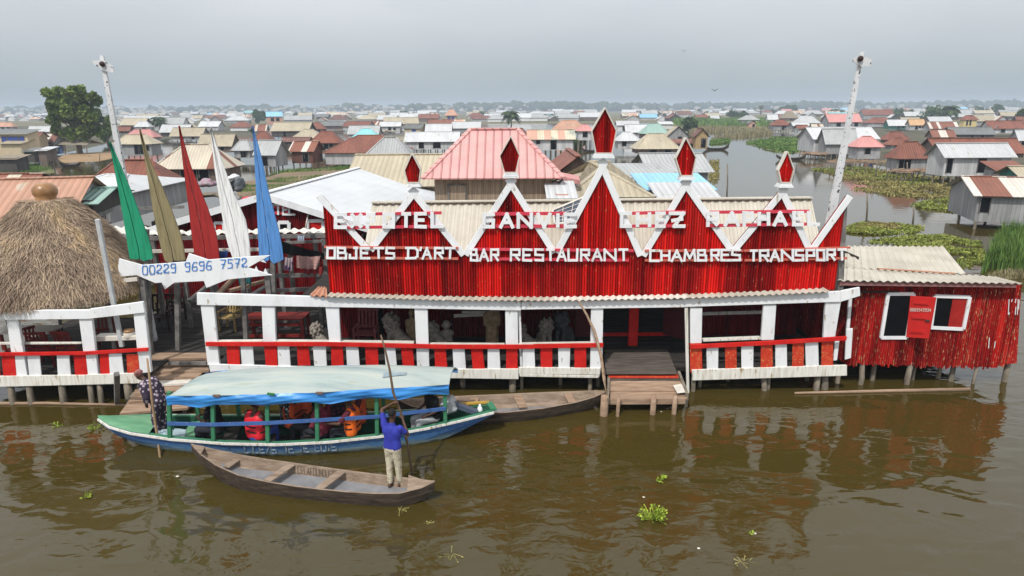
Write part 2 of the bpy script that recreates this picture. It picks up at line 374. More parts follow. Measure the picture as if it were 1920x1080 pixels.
def person(label, loc, yaw, base, mods=None, scale=1.0, skin=0, shirt=None, trousers=None, sleeves=.55, hair='short', vest=None, face=(0, 1, -.15), voxel=.015, feet=True, shoes=None, loose=0.0, skirt=None, group=None):
    J = {k: Vector(v) for k, v in base.items()}
    for k, v in (mods or {}).items(): J[k] = Vector(v)
    J = {k: v * scale for k, v in J.items()}; S = scale
    root = thing('person', label, 'person', loc, yaw, group)
    f = Vector(face).normalized(); hd = J['head']; side = f.cross(V(0, 0, 1)).normalized(); up = side.cross(f).normalized()
    rot = Matrix((side, f, up)).transposed()
    hipc = (J['hipL'] + J['hipR']) / 2; shc = (J['shL'] + J['shR']) / 2
    spine = (shc - hipc).normalized()
    waist = hipc.lerp(shc, .45)
    sx = (J['shR'] - J['shL']).normalized()
    def torso(e=0.0):
        out = []
        for s_, h_, w_ in ((-1, 'hipL', 'shL'), (1, 'hipR', 'shR')):
            m = waist + sx * s_ * .065 * S; c = shc + sx * s_ * .095 * S - spine * .11 * S
            out += [(J[h_] + spine * .03 * S, m, (.092 + e) * S, (.082 + e) * S), (m, c, (.082 + e) * S, (.098 + e) * S), (c, J[w_] - spine * .01 * S, (.09 + e) * S, (.055 + e) * S)]
        out += [(hipc, shc - spine * .08 * S, (.10 + e) * S, (.105 + e) * S), (shc - spine * .05 * S, J['neck'], (.085 + e) * S, (.05 + e * .5) * S)]
        return out
    sh = torso()
    sh += [(J['neck'] - spine * .03 * S, hd - up * .06 * S, .052 * S, .05 * S), ('e', hd + up * .015 * S, V(.074, .092, .105) * S, rot), ('e', hd + f * .035 * S - up * .06 * S, V(.05, .055, .055) * S, rot),
           (hd + f * .088 * S - up * .005 * S, hd + f * .108 * S - up * .03 * S, .012 * S, .018 * S),
           (hd + f * .082 * S - up * .066 * S - side * .02 * S, hd + f * .082 * S - up * .066 * S + side * .02 * S, .011 * S, .011 * S)]
    for s_ in (-1, 1): sh += [('e', hd + side * s_ * .076 * S - up * .01 * S, V(.012, .022, .034) * S, rot)]
    for s_, a in ((-1, 'L'), (1, 'R')):
        wr = J['el' + a].lerp(J['ha' + a], .80)
        sh += [(J['sh' + a], J['el' + a], .050 * S, .038 * S), (J['el' + a], wr, .037 * S, .026 * S)] + hand_shapes(wr, J['ha' + a], .75, -s_)
        sh += [(J['hip' + a], J['kn' + a], .085 * S, .056 * S), (J['kn' + a], J['an' + a], .056 * S, .036 * S)]
        fd = V(0, 1, 0) if 'ft' + a not in J else J['ft' + a]
        if feet: sh += [(J['an' + a] - V(0, 0, .035) * S - fd * .03 * S, J['an' + a] - V(0, 0, .05) * S + fd * .12 * S, .036 * S, .028 * S), (J['an' + a] + V(0, 0, .01), J['an' + a] - V(0, 0, .04) * S, .036 * S, .036 * S)]
    body = blob('body', sh, SKIN[skin], root, voxel * .8 if sleeves < .9 else voxel)
    if shirt is not None:
        s2 = torso(.016 + loose)
        for a in 'LR':
            e = J['sh' + a].lerp(J['el' + a], min(1, sleeves))
            s2 += [(J['sh' + a], e, (.066 + loose) * S, (.056 + loose) * S)]
            if sleeves > 1: s2 += [(J['el' + a], J['el' + a].lerp(J['ha' + a], sleeves - 1), (.052 + loose) * S, (.044 + loose) * S)]
        s2 = [x for x in s2 if not (x[0] != 'e' and (Vector(x[1]) - J['neck']).length < .01)] + [(shc - spine * .05 * S, J['neck'] - spine * .035 * S, .10 * S, .066 * S)]
        blob('shirt', s2, shirt, root, voxel)
    if trousers is not None:
        s3 = [(J['hipL'], J['hipR'], (.104 + loose) * S, (.104 + loose) * S), (hipc, hipc + spine * .07 * S, (.118 + loose) * S, (.108 + loose) * S)]
        for a in 'LR': s3 += [(J['hip' + a], J['kn' + a], (.098 + loose) * S, (.074 + loose) * S), (J['kn' + a], J['kn' + a].lerp(J['an' + a], .88), (.074 + loose) * S, (.056 + loose) * S)]
        blob('trousers', s3, trousers, root, voxel)
    if skirt is not None:
        s3 = [(J['hipL'], J['hipR'], .12 * S, .12 * S)]
        kc = (J['knL'] + J['knR']) / 2; ac = (J['anL'] + J['anR']) / 2
        for a in 'LR': s3 += [(J['hip' + a], J['kn' + a], .11 * S, .10 * S), (J['kn' + a], J['kn' + a].lerp(J['an' + a], .9), .10 * S, .085 * S)]
        s3 += [(hipc, kc, .11 * S, .10 * S), (kc, kc.lerp(ac, .9), .10 * S, .085 * S)]
        blob('wrapper', s3, skirt, root, voxel)
    if shoes is not None:
        for a in 'LR':
            fd = V(0, 1, 0) if 'ft' + a not in J else J['ft' + a]
            blob('shoe', [(J['an' + a] - V(0, 0, .035) * S - fd * .03 * S, J['an' + a] - V(0, 0, .045) * S + fd * .12 * S, .045 * S, .036 * S)], shoes, root, voxel)
    if hair == 'short': blob('hair', [('e', hd + up * .034 * S - f * .012 * S, V(.078, .092, .092) * S, rot)], HAIRM, root, voxel)
    elif hair == 'bun': blob('hair', [('e', hd + up * .03 * S - f * .016 * S, V(.085, .1, .1) * S, rot), ('e', hd + up * .085 * S - f * .09 * S, V(.06, .06, .055) * S, rot)], HAIRM, root, voxel)
    elif hair == 'long': blob('hair', [('e', hd + up * .03 * S - f * .018 * S, V(.088, .1, .1) * S, rot), (hd - f * .06 * S, hd - f * .09 * S - up * .2 * S, .07 * S, .06 * S)], HAIRM, root, voxel)
    elif hair is not None:
        blob('headwrap', [('e', hd + up * .045 * S - f * .015 * S, V(.09, .105, .085) * S, rot), (hd + up * .06 * S - side * .06 * S - f * .04 * S, hd + up * .08 * S + side * .06 * S, .05 * S, .05 * S)], hair, root, voxel)
    for s_ in (-1, 1):
        eb = MB(); eb.ellipsoid(hd + f * .084 * S + side * s_ * .03 * S + up * .008 * S, V(.013, .008, .008) * S, rot, 8, 6); eb.build('eye', EYEM, root, True, local=True)
    if vest is not None:
        low = hipc + spine * .06 * S
        s4 = []
        for s_ in (-1, 1):
            s4 += [(low + sx * s_ * .10 * S, shc + sx * s_ * .105 * S - spine * .10 * S, .13 * S, .135 * S), (shc + sx * s_ * .09 * S - spine * .1 * S, shc + sx * s_ * .11 * S + spine * .02 * S, .11 * S, .062 * S)]
        s4 += [(low, shc - spine * .1 * S, .125 * S, .13 * S)]
        vo = blob('life_vest', s4, vest, root, voxel)
        for t in (.22, .48):
            c = low.lerp(shc, t); mb = MB()
            fwd = sx.cross(spine).normalized()
            rx, ry = .238 * S, .150 * S
            ring = [c + sx * rx * math.cos(2 * math.pi * k / 24) + fwd * ry * math.sin(2 * math.pi * k / 24) for k in range(25)]
            mb.grid([[p - spine * .016 * S for p in ring], [p + spine * .016 * S for p in ring]])
            mb.build('strap', STRAPM, vo, local=True)
    return root

# ================================================================ SETTING: water
def water_material():
    m, N, L, B = _nt('lagoon_water')
    T = N.new('ShaderNodeTexCoord')
    n0 = N.new('ShaderNodeTexNoise'); n0.inputs['Scale'].default_value = .05; n0.inputs['Detail'].default_value = 2; L.new(T.outputs['Object'], n0.inputs['Vector'])
    cr_ = N.new('ShaderNodeValToRGB'); a = cr_.color_ramp.elements
    a[0].position, a[0].color = .3, (.044, .034, .0075, 1); a[1].position, a[1].color = .7, (.058, .041, .009, 1)
    L.new(n0.outputs['Fac'], cr_.inputs[0]); L.new(cr_.outputs[0], B.inputs['Base Color'])
    B.inputs['Roughness'].default_value = .05; B.inputs['IOR'].default_value = 1.46
    def wave(scale, stretch, rotz, detail, dist=0.0):
        mp = N.new('ShaderNodeMapping'); mp.inputs['Scale'].default_value = stretch; mp.inputs['Rotation'].default_value = (0, 0, rotz)
        L.new(T.outputs['Object'], mp.inputs[0])
        n = N.new('ShaderNodeTexNoise'); n.inputs['Scale'].default_value = scale; n.inputs['Detail'].default_value = detail; n.inputs['Roughness'].default_value = .45; n.inputs['Distortion'].default_value = dist
        L.new(mp.outputs[0], n.inputs['Vector']); return n.outputs['Fac']
    w1 = wave(.9, (1, 1.7, 1), .25, 1.5, .5); w2 = wave(2.7, (1, 1.6, 1), -.3, 2.0, .8); w3 = wave(9, (1, 1.5, 1), .5, 1.5)
    msk = wave(.13, (1, 1, 1), 0, 2)
    mr = N.new('ShaderNodeMapRange'); mr.inputs[1].default_value = .42; mr.inputs[2].default_value = .60; mr.inputs[3].default_value = .22; L.new(msk, mr.inputs[0])
    h = _math(N, L, 'ADD', _math(N, L, 'MULTIPLY', w1, 1.0), _math(N, L, 'MULTIPLY', _math(N, L, 'MULTIPLY', w2, .42), mr.outputs[0]))
    h = _math(N, L, 'ADD', h, _math(N, L, 'MULTIPLY', _math(N, L, 'MULTIPLY', w3, .045), mr.outputs[0]))
    bp = N.new('ShaderNodeBump'); bp.inputs['Strength'].default_value = 1.0; bp.inputs['Distance'].default_value = .043
    # far water is seen so flat that its ripples must be gentle: they die out over the distance as the channel is sheltered
    sp = N.new('ShaderNodeSeparateXYZ'); L.new(T.outputs['Object'], sp.inputs[0])
    mr2 = N.new('ShaderNodeMapRange'); mr2.inputs[1].default_value = 15; mr2.inputs[2].default_value = 42; mr2.inputs[3].default_value = 1.0; mr2.inputs[4].default_value = .16
    L.new(sp.outputs['Y'], mr2.inputs[0])
    h = _math(N, L, 'MULTIPLY', h, mr2.outputs[0])
    L.new(h, bp.inputs['Height']); L.new(bp.outputs[0], B.inputs['Normal'])
    return m
mb = MB(); mb.poly([(-3200, -60, 0), (3200, -60, 0), (3200, 4200, 0), (-3200, 4200, 0)])
tag(mb.build('water', water_material()), kind='structure')

# ================================================================ MAIN BUILDING
YP, YF = 16.75, 17.0
DZ = .75
house = thing('restaurant_building', 'long red waterside restaurant with zigzag false front and white painted veranda', 'building', (1.5, 17.0, 0))
def pl(px, Y=YF): return [atY(x, y, Y) for x, y in px]
def interp(poly, x):
    for a, b in zip(poly, poly[1:]):
        if a.x <= x <= b.x: return a.z + (b.z - a.z) * (x - a.x) / max(1e-6, b.x - a.x)
    return poly[0].z if x < poly[0].x else poly[-1].z
def stem_wall(name, top, bot, Y, parent, material, pitch=.068, jag=.0, depth=.03, xs=None):
    """wall of half-round stems standing side by side, cut to the outline"""
    mb = MB(); x0, x1 = top[0].x, top[-1].x
    bx = sorted({p.x for p in top})
    cuts = []; x = x0
    while x < x1 - 1e-4:
        cuts.append(x); x += pitch
    cuts.append(x1)
    rr = random.Random(3)
    for a, b in zip(cuts, cuts[1:]):
        j = rr.uniform(-jag, jag * .3); dy = rr.uniform(-.006, .006)
        prof = [(0, 0), (.25, -depth * .8), (.5, -depth), (.75, -depth * .8), (1, 0)]
        lo, hi = [], []
        for t, d in prof:
            X = a + (b - a) * t
            lo.append((X, Y + d + dy, interp(bot, X) + j)); hi.append((X, Y + d + dy, interp(top, X)))
        n = len(mb.v); mb.v += [Vector(p) for p in lo + hi]
        for i in range(4):
            mb.face((n + i, n + i + 1, n + 6 + i, n + 5 + i), [(lo[i][0], lo[i][2]), (lo[i + 1][0] - 1e-4, lo[i + 1][2]), (hi[i + 1][0] - 1e-4, hi[i + 1][2]), (hi[i][0], hi[i][2])])
    out = [Vector((p.x, Y + .012, p.z)) for p in top] + [Vector((p.x, Y + .012, p.z + .01)) for p in reversed(bot)]
    mb.prism(out, (0, .03, 0))
    return mb.build(name, material, parent)
def corr(name, material, a, b, c, d, parent, pitch=.16, amp=.018, rows=2, samples=6, thick=True):
    """corrugated sheet: a-b lower edge, d-c upper edge"""
    a, b, c, d = map(Vector, (a, b, c, d)); n = (b - a).cross(d - a).normalized()
    if n.z < 0: n = -n
    L = (b - a).length; k = max(2, int(L / pitch * samples)); mb = MB()
    for sgn, off in ((1, 0), (-1, -.012)):
        base = len(mb.v)
        for r in range(rows + 1):
            t = r / rows
            for i in range(k + 1):
                s = i / k; p = a.lerp(b, s).lerp(d.lerp(c, s), t)
                mb.v.append(p + n * (amp * math.sin(2 * math.pi * s * L / pitch) + off))
        for r in range(rows):
            for i in range(k):
                q = (base + r * (k + 1) + i, base + r * (k + 1) + i + 1, base + (r + 1) * (k + 1) + i + 1, base + (r + 1) * (k + 1) + i)
                u0, u1 = i / k * L, (i + 1) / k * L - 1e-4
                mb.face(q if sgn > 0 else q[::-1], [(u0, r), (u1, r), (u1, r + 1), (u0, r + 1)] if sgn > 0 else [(u0, r + 1), (u1, r + 1), (u1, r), (u0, r)])
    return mb.build(name, material, parent, True)

ZIG = [(604, 366), (694, 463), (776, 354), (871, 472), (958, 335), (1041, 468), (1130, 301), (1203, 474), (1285, 337), (1373, 464), (1467, 351), (1519, 462), (1586, 368)]
ftop = pl(ZIG)
fbot = pl([(617, 549), (780, 553), (960, 556), (1130, 558), (1300, 554), (1440, 548), (1566, 543)])
fbot[0].x = ftop[0].x; fbot[-1].x = ftop[-1].x
# the wall leans with the photo: keep its sides true to both ends
stem_wall('facade', ftop, fbot, YF, house, REDS)
tr = []
for i, (a, b) in enumerate(zip(ftop, ftop[1:])):
    d = (b - a).normalized(); nrm = Vector((-d.z, 0, d.x)) if d.x > 0 else Vector((d.z, 0, -d.x))
    off = Vector((0, -.055 - .004 * (i % 2), 0)) - nrm * .066
    mb = MB(); mb.bar(a + off - d * .05, b + off + d * .05, .165, .035, up=(0, -1, 0))
    mb.build('zigzag_trim', WHITE, house, bevel=.006)
# right end post of the false front seen edge-on
mb = MB(); p, q = atY(1573, 545, YF + .1), atY(1580, 385, YF + .1); mb.bar(p, q, .14, .2); mb.build('corner_post', GREYW, house)
# standing struts behind the false front
for x, y in ((640, 420), (776, 380), (958, 365), (1130, 340), (1285, 365), (1467, 380)):
    p = atY(x, y, YF + .08); mb = MB(); mb.bar((p.x, YF + .085, 2.6), (p.x, YF + .085, p.z), .08, .07, up=(0, 1, 0)); mb.build('strut', GREYW, house)

# finials
FIN = [((773, 287), (759, 319), (789, 318), (765, 342), (786, 342), (762, 790, 343, 350), 354), ((958, 255), (937, 292), (974, 291), (946, 323), (967, 323), (943, 973, 323, 333), 335),
       ((1134, 202), (1109, 246), (1155, 245), (1117, 287), (1147, 287), (1112, 1151, 287, 296), 301), ((1285, 258), (1266, 297), (1304, 295), (1276, 329), (1297, 329), (1272, 1301, 329, 337), 337),
       ((1475, 284), (1458, 319), (1487, 318), (1463, 342), (1481, 342), (1457, 1484, 343, 351), 351)]
for t, l, r, bl, br, bs, py in FIN:
    pts = [atY(x, y, YF - .06) for x, y in (bl, br, r, t, l)]
    mb = MB()
    c = sum((p.x for p in pts)) / 5
    # vertical ribs on the diamond
    xs0, xs1 = pts[4].x, pts[2].x; n = max(8, int((xs1 - xs0) / .045)); tops = [pts[4], pts[3], pts[2]]; bots = [pts[4], pts[0], pts[1], pts[2]]
    for i in range(n):
        xa, xb = xs0 + (xs1 - xs0) * i / n, xs0 + (xs1 - xs0) * (i + 1) / n
        prof = [(0, 0), (.5, -.014), (1, 0)]
        lo = [(xa + (xb - xa) * s, YF - .065 + d, interp(bots, xa + (xb - xa) * s)) for s, d in prof]; hi = [(xa + (xb - xa) * s, YF - .065 + d, interp(tops, xa + (xb - xa) * s)) for s, d in prof]
        k = len(mb.v); mb.v += [Vector(p) for p in lo + hi]
        for j in range(2): mb.face((k + j, k + j + 1, k + 4 + j, k + 3 + j), [(lo[j][0], lo[j][2]), (lo[j + 1][0] - 1e-4, lo[j + 1][2]), (hi[j + 1][0] - 1e-4, hi[j + 1][2]), (hi[j][0], hi[j][2])])
    mb.prism(pts, (0, .13, 0))
    dm = mb.build('finial', REDS, house)
    fr = MB(); m2 = pts + [pts[0]]
    for i in range(5): fr.bar(m2[i] + Vector((0, .01 + .003 * (i % 2), 0)), m2[i + 1] + Vector((0, .01 + .003 * (i % 2), 0)), .024, .17, up=(0, -1, 0))
    fr.build('edge_frame', PALEW, dm)
    bm_ = MB(); x0, x1, y0, y1 = bs
    zs = [atY((x0 + x1) / 2, y1 - (y1 - y0) * k / 3, YF).z for k in range(4)]; xa, xb = atY(x0, y0, YF).x, atY(x1, y0, YF).x
    for k in range(3):
        ins = .02 * k; bm_.box(((xa + xb) / 2, YF, (zs[k] + zs[k + 1]) / 2), (xb - xa - 2 * ins, .34 - 2 * ins, (zs[k + 1] - zs[k]) * .86))
    bm_.box(((xa + xb) / 2, YF, zs[0] - .09), (.08, .1, .2))
    bm_.build('finial_base', WHITE, dm)

# ---------------------------------------------------------------- plank lettering
G = {'A': [[(0, 0), (.5, 1), (1, 0)], [(.2, .35), (.8, .35)]], 'B': [[(0, 0), (0, 1), (.85, 1), (.85, .52), (0, .52)], [(.85, .52), (1, .45), (1, 0), (0, 0)]], 'C': [[(1, 1), (0, 1), (0, 0), (1, 0)]],
     'D': [[(.15, 0), (.15, 1)], [(0, 1), (.8, 1), (1, .75), (1, .2), (.8, 0), (0, 0)]], 'E': [[(1, 1), (0, 1), (0, 0), (1, 0)], [(0, .5), (.85, .5)]], 'F': [[(0, 0), (0, 1), (1, 1)], [(0, .5), (.8, .5)]],
     'G': [[(1, 1), (0, 1), (0, 0), (1, 0), (1, .5), (.45, .5)]], 'H': [[(0, 0), (0, 1)], [(1, 0), (1, 1)], [(0, .5), (1, .5)]], 'I': [[(.5, 0), (.5, 1)]], 'J': [[(.5, 1), (1, 1)], [(.8, 1), (.8, 0), (0, 0), (0, .3)]],
     'L': [[(0, 1), (0, 0), (1, 0)]], 'M': [[(0, 0), (.12, 1), (.5, .25), (.88, 1), (1, 0)]], 'N': [[(0, 0), (0, 1), (1, 0), (1, 1)]], 'O': [[(0, 0), (0, 1), (1, 1), (1, 0), (0, 0)]], 'P': [[(0, 0), (0, 1), (1, 1), (1, .45), (0, .45)]],
     'R': [[(0, 0), (0, 1), (1, 1), (1, .5), (0, .5)], [(.45, .5), (1, 0)]], 'S': [[(1, 1), (0, 1), (0, .52), (1, .48), (1, 0), (0, 0)]], 'T': [[(0, 1), (1, 1)], [(.5, 1), (.5, 0)]], 'U': [[(0, 1), (0, 0), (1, 0), (1, 1)]],
     'V': [[(0, 1), (.5, 0), (1, 1)]], 'X': [[(0, 0), (1, 1)], [(0, 1), (1, 0)]], 'Z': [[(0, 1), (1, 1), (.3, 0), (1.05, 0)], [(.12, .42), (.95, .58)]], "'": [[(.2, .75), (.8, 1.05)]], '/': [[(0, 0), (1, 1)]], '.': [[(.4, 0), (.6, .05)]], ',': [[(.5, .1), (.3, -.15)]],
     '0': [[(.15, 0), (0, .3), (0, .75), (.15, 1), (.8, 1), (1, .75), (1, .25), (.85, 0), (.15, 0)]], '2': [[(.05, .75), (.15, .97), (.5, 1.0), (.85, .95), (.9, .7), (.6, .45), (.1, .3), (0, .1), (.2, 0), (.35, .15), (.55, .02), (.8, .0), (1, .15)]],
     '3': [[(0, 1), (.9, 1), (.4, .55), (.95, .4), (.8, .05), (0, 0)]], '4': [[(.7, 0), (.7, 1), (0, .35), (1, .35)]], '5': [[(.95, 1), (.15, 1), (.1, .58), (.7, .62), (.95, .4), (.85, .05), (.05, 0)]], '6': [[(.9, .95), (.4, 1), (.1, .7), (0, .2), (.2, 0), (.85, 0), (1, .25), (.85, .5), (.1, .45)]],
     '7': [[(0, 1), (1, 1), (.4, 0)], [(.2, .5), (.85, .5)]], '9': [[(.9, .55), (.15, .5), (0, .75), (.15, 1), (.85, 1), (.95, .7), (.9, .1), (.7, 0), (.15, .0)]]}
def lettering(name, items, Y, material, parent, w=.09, th=.03, jit=.0, skew=0.0):
    """items: (char, x0, x1, ytop, ybottom) in photo points, set as boards on the plane at Y"""
    mb = MB(); rr = random.Random(11); k = 0
    for ch, x0, x1, y0, y1 in items:
        tl, br = atY(x0, y0, Y), atY(x1, y1, Y); bl, trr = atY(x0, y1, Y), atY(x1, y0, Y)
        for st in G[ch]:
            P = []
            for gx, gy in st:
                p = bl.lerp(br, gx).lerp(tl.lerp(trr, gx), gy)
                p += Vector((rr.uniform(-jit, jit), 0, rr.uniform(-jit, jit))); P.append(p)
            for a, b in zip(P, P[1:]):
                d = (b - a).normalized(); e = d * w * (.5 if len(st) > 2 else .25)
                o = Vector((0, -.0025 * (k % 4), 0)); k += 1
                mb.bar(a - e + o, b + e + o, w, th, up=(0, -1, 0))
    return mb.build(name, material, parent)
def sign(items, rails, railmat, Y, w):
    mb = MB()
    for x0, y0, x1, y1, hh in rails: mb.bar(atY(x0, y0, Y + .04), atY(x1, y1, Y + .04), hh, .03, up=(0, -1, 0))
    s = mb.build('sign_batten', railmat, house)
    cur = []                                        # one lettering part per word on the rails
    for it_ in items + [None]:
        if it_ is None or (cur and it_[1] - cur[-1][2] > 12):
            lettering('lettering', cur, Y, WHITE, s, w, .028, .006); cur = []
        if it_ is not None: cur.append(it_)
def row(word, xs, y0, y1, dy=0.0):
    return [(c, a, b, y0 + dy * (a - xs[0][0]), y1 + dy * (a - xs[0][0])) for c, (a, b) in zip(word, xs)]
YS = YF - .13
ins = 4
def I_(xs): return [(a + ins * .8, b - ins * .8) for a, b in xs]
sign(row('EXPOTEL', I_([(626, 651), (656, 680), (686, 704), (717, 741), (751, 772), (777, 800), (807, 832)]), 402, 426, -.008), [(640, 402, 828, 399, .075), (640, 427, 828, 424, .075)], PINKB, YS, .088)
sign(row('GANVIE', I_([(904, 928), (936, 964), (969, 999), (1006, 1034), (1038, 1054), (1057, 1081)]), 402, 425), [(924, 401, 1060, 400, .085), (924, 424, 1062, 424, .085)], PINKB, YS, .088)
sign(row('CHEZ', I_([(1162, 1185), (1192, 1221), (1228, 1248), (1254, 1284)]), 400, 424), [(1182, 400, 1286, 397, .08), (1182, 424, 1286, 423, .08)], PINKB, YS, .088)
sign(row('RAPHAEL', I_([(1324, 1348), (1357, 1387), (1392, 1413), (1420, 1444), (1449, 1476), (1485, 1507), (1513, 1537)]), 400, 422, -.006), [(1330, 398, 1517, 396, .08), (1330, 423, 1517, 420, .08)], PINKB, YS, .088)
ins = 2.4
sign(row("OBJETSD'ART", I_([(612, 630), (632, 651), (654, 673), (675, 694), (699, 721), (723, 741), (760, 785), (785, 792), (791, 810), (814, 832), (833, 855)]), 465, 484), [(608, 463, 859, 465, .06), (610, 483, 859, 485, .06)], SALMB, YS, .057)
sign(row('BARRESTAURANT', I_([(881, 897), (898, 917), (919, 936), (956, 976), (979, 998), (1002, 1020), (1023, 1041), (1043, 1063), (1064, 1084), (1088, 1106), (1109, 1130), (1132, 1156), (1159, 1179)]), 468, 488), [(888, 467, 1188, 470, .07), (898, 485, 1179, 488, .07)], PINKB, YS, .057)
sign(row('CHAMBRES', I_([(1217, 1237), (1238, 1257), (1258, 1280), (1281, 1305), (1307, 1325), (1332, 1349), (1351, 1370), (1371, 1389)]), 470, 489, -.01), [(1209, 470, 1392, 470, .06), (1209, 488, 1392, 487, .06)], SALMB, YS, .057)
sign(row('TRANSPORT', I_([(1405, 1421), (1423, 1442), (1443, 1463), (1464, 1488), (1490, 1507), (1510, 1528), (1530, 1547), (1549, 1567), (1569, 1588)]), 470, 489, -.012), [(1394, 470, 1594, 464, .055), (1396, 488, 1588, 484, .055)], SALMB, YS, .057)

# ---------------------------------------------------------------- roofs of the main building
RY = 19.8
rl, rr_ = atY(698, 381, RY), atY(1505, 372, RY)
el, er = Vector((atY(606, 500, 17.06).x, 17.06, 2.78)), Vector((atY(1570, 500, 17.06).x, 17.06, 2.78))
el2 = Vector((rl.x, 17.06, 2.78))
mb = MB()
corr('roof', CREAM, el2, (er.x - .12, 17.06, 2.78), (rr_.x + .25, RY, rr_.z), rl, house, pitch=.22, amp=.022)
bk = MB(); bk.poly([rl + Vector((0, 0, -.02)), rr_ + Vector((.25, 0, -.02)), (rr_.x + .25, 26.5, 3.0), (rl.x, 26.5, 3.0)]); bk.build('rear_roof', CREAM, house)
mb = MB(); mb.bar(rl + Vector((0, .0, .03)), rr_ + Vector((.25, 0, .03)), .3, .03); mb.build('ridge_cap', CREAM, house)
# narrow tin eave under the false front
e0, e1 = atY(586, 553, 16.62), atY(1570, 545, 16.6)
pe = [atY(x, y, 16.62) for x, y in ((612, 556), (840, 563), (1040, 564), (1290, 559), (1440, 553), (1556, 547))]
for i, (a, b) in enumerate(zip(pe, pe[1:])):
    corr('eave_sheet', [CREAM, CREAM, WHITE2, CREAM, CREAM][i], a, b, b + Vector((0, .36, .005)), a + Vector((0, .36, .005)), house, pitch=.17, amp=.020, rows=1)
TERRA = mat('faded_red_tile', [(.3, (.38, .17, .10)), (.7, (.52, .27, .18))], scale=4, rough=.75)
corr('eave_tile', TERRA, atY(579, 554, 16.7), atY(614, 556, 16.64), atY(612, 538, 17.3), atY(597, 538, 17.3), house, pitch=.17, amp=.03, rows=1)
# solar panel lying on the roof
SOLAR = mat('solar_cells', [(.4, (.045, .06, .09)), (.6, (.07, .09, .125))], scale=3, rough=.25, spec=.6, bump=0)
sp_ = thing('solar_panel', 'dark blue solar panel tilted on the cream roof behind the GANVIE letters', 'solar panel', (1.2, 19.2, 4.3))
P = [atY(1040, 422, 18.9), atY(1083, 420, 18.9), atY(1095, 372, 19.8), atY(1036, 397, 19.3)]
mb = MB(); nn = (P[1] - P[0]).cross(P[3] - P[0]).normalized(); nn = nn if nn.z > 0 else -nn
mb.prism([p + nn * .05 for p in P], nn * -.04); mb.build('cell_sheet', SOLAR, sp_)
mb = MB()
for i in range(4): mb.bar(P[i] + nn * .05, P[(i + 1) % 4] + nn * .05, .05, .06, up=nn)
for k in (.33, .66): mb.bar(P[0].lerp(P[1], k) + nn * .055, P[3].lerp(P[2], k) + nn * .055, .015, .012, up=nn)
for k in (.2, .4, .6, .8): mb.bar(P[0].lerp(P[3], k) + nn * .056, P[1].lerp(P[2], k) + nn * .056, .015, .012, up=nn)
mb.build('frame', PALEW, sp_)
for p in (P[2], P[3]):
    mb = MB(); mb.bar(p, (p.x, p.y, p.z - .5), .05, .05); mb.build('leg', GREYW, sp_)

# ---------------------------------------------------------------- deck, walls and rooms
mb = MB(); rr = random.Random(5)
xL, xR = atY(391, 690, 16.8).x, atY(1575, 690, 16.8).x
y = 16.86
xD0, xD1 = atY(1131, 690, 16.8).x, atY(1290, 690, 16.8).x
while y < 27:
    w = rr.uniform(.17, .24); zz = DZ - .03 + rr.uniform(-.008, .008)
    l = xL if y > 18.0 else xL
    mb.box(((l + xR) / 2, y + w / 2, zz), (xR - l, w - .012, .05)); y += w
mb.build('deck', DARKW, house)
mb = MB()
for yy in (17.1, 19.5, 22, 25): mb.box(((xL + xR) / 2, yy, DZ - .14), (xR - xL, .12, .16))
mb.build('joist', STILT, house)
YB = 19.4
def bx(px, y=640, Y=YB): return atY(px, y, Y).x
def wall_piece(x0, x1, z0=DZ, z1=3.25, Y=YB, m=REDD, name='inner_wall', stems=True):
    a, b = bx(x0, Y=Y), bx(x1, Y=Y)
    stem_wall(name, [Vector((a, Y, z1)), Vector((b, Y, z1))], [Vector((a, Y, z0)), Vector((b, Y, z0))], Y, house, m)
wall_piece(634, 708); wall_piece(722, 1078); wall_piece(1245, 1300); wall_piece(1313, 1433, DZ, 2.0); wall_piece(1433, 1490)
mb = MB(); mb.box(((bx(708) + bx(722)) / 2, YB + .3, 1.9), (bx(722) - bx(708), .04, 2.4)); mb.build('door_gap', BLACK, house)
for x0, x1 in ((1078, 1120),):
    mb = MB(); a, b = bx(x0), bx(x1); mb.box(((a + b) / 2, YB - .06, 1.95), (b - a, .05, 2.4)); mb.build('door', plain('maroon_door', (.10, .012, .014), .6), house)
mb = MB(); a, b = bx(1249, Y=18.9), bx(1287, Y=18.9); mb.bar((a, 19.35, 1.95), (b, 18.8, 1.95), .05, 2.3); mb.build('door', plain('maroon_door', (.10, .012, .014), .6), house)
mb = MB(); p, q = atY(1185, 650, 18.5), atY(1185, 572, 18.5); mb.box((p.x + .02, 18.55, (p.z + q.z) / 2 + .2), (.27, .12, q.z - p.z + .5)); mb.build('pillar', REDP, house)
mb = MB(); mb.box(((bx(1120) + bx(1250)) / 2, YB - .02, DZ + .05), (bx(1250) - bx(1120), .06, .1)); mb.build('threshold', REDP, house)
mb = MB(); mb.bar(atY(1318, 588, YB - .1), atY(1428, 585, YB - .1), .1, .05, up=(0, 1, 0)); mb.build('window_sill', WHITE2, house)
mb = MB(); mb.bar(atY(1317, 637, 16.95), atY(1425, 633, 16.95), .16, .05); mb.build('ledge', WHITE2, house)
mb = MB(); mb.bar(atY(851, 592, YB - .15), atY(936, 588, YB - .15), .1, .06, up=(0, 1, 0)); mb.bar(atY(866, 585, YB - .13), atY(936, 585, YB - .13), .07, .05, up=(0, 1, 0)); mb.build('shutter_bar', PALEW, house)
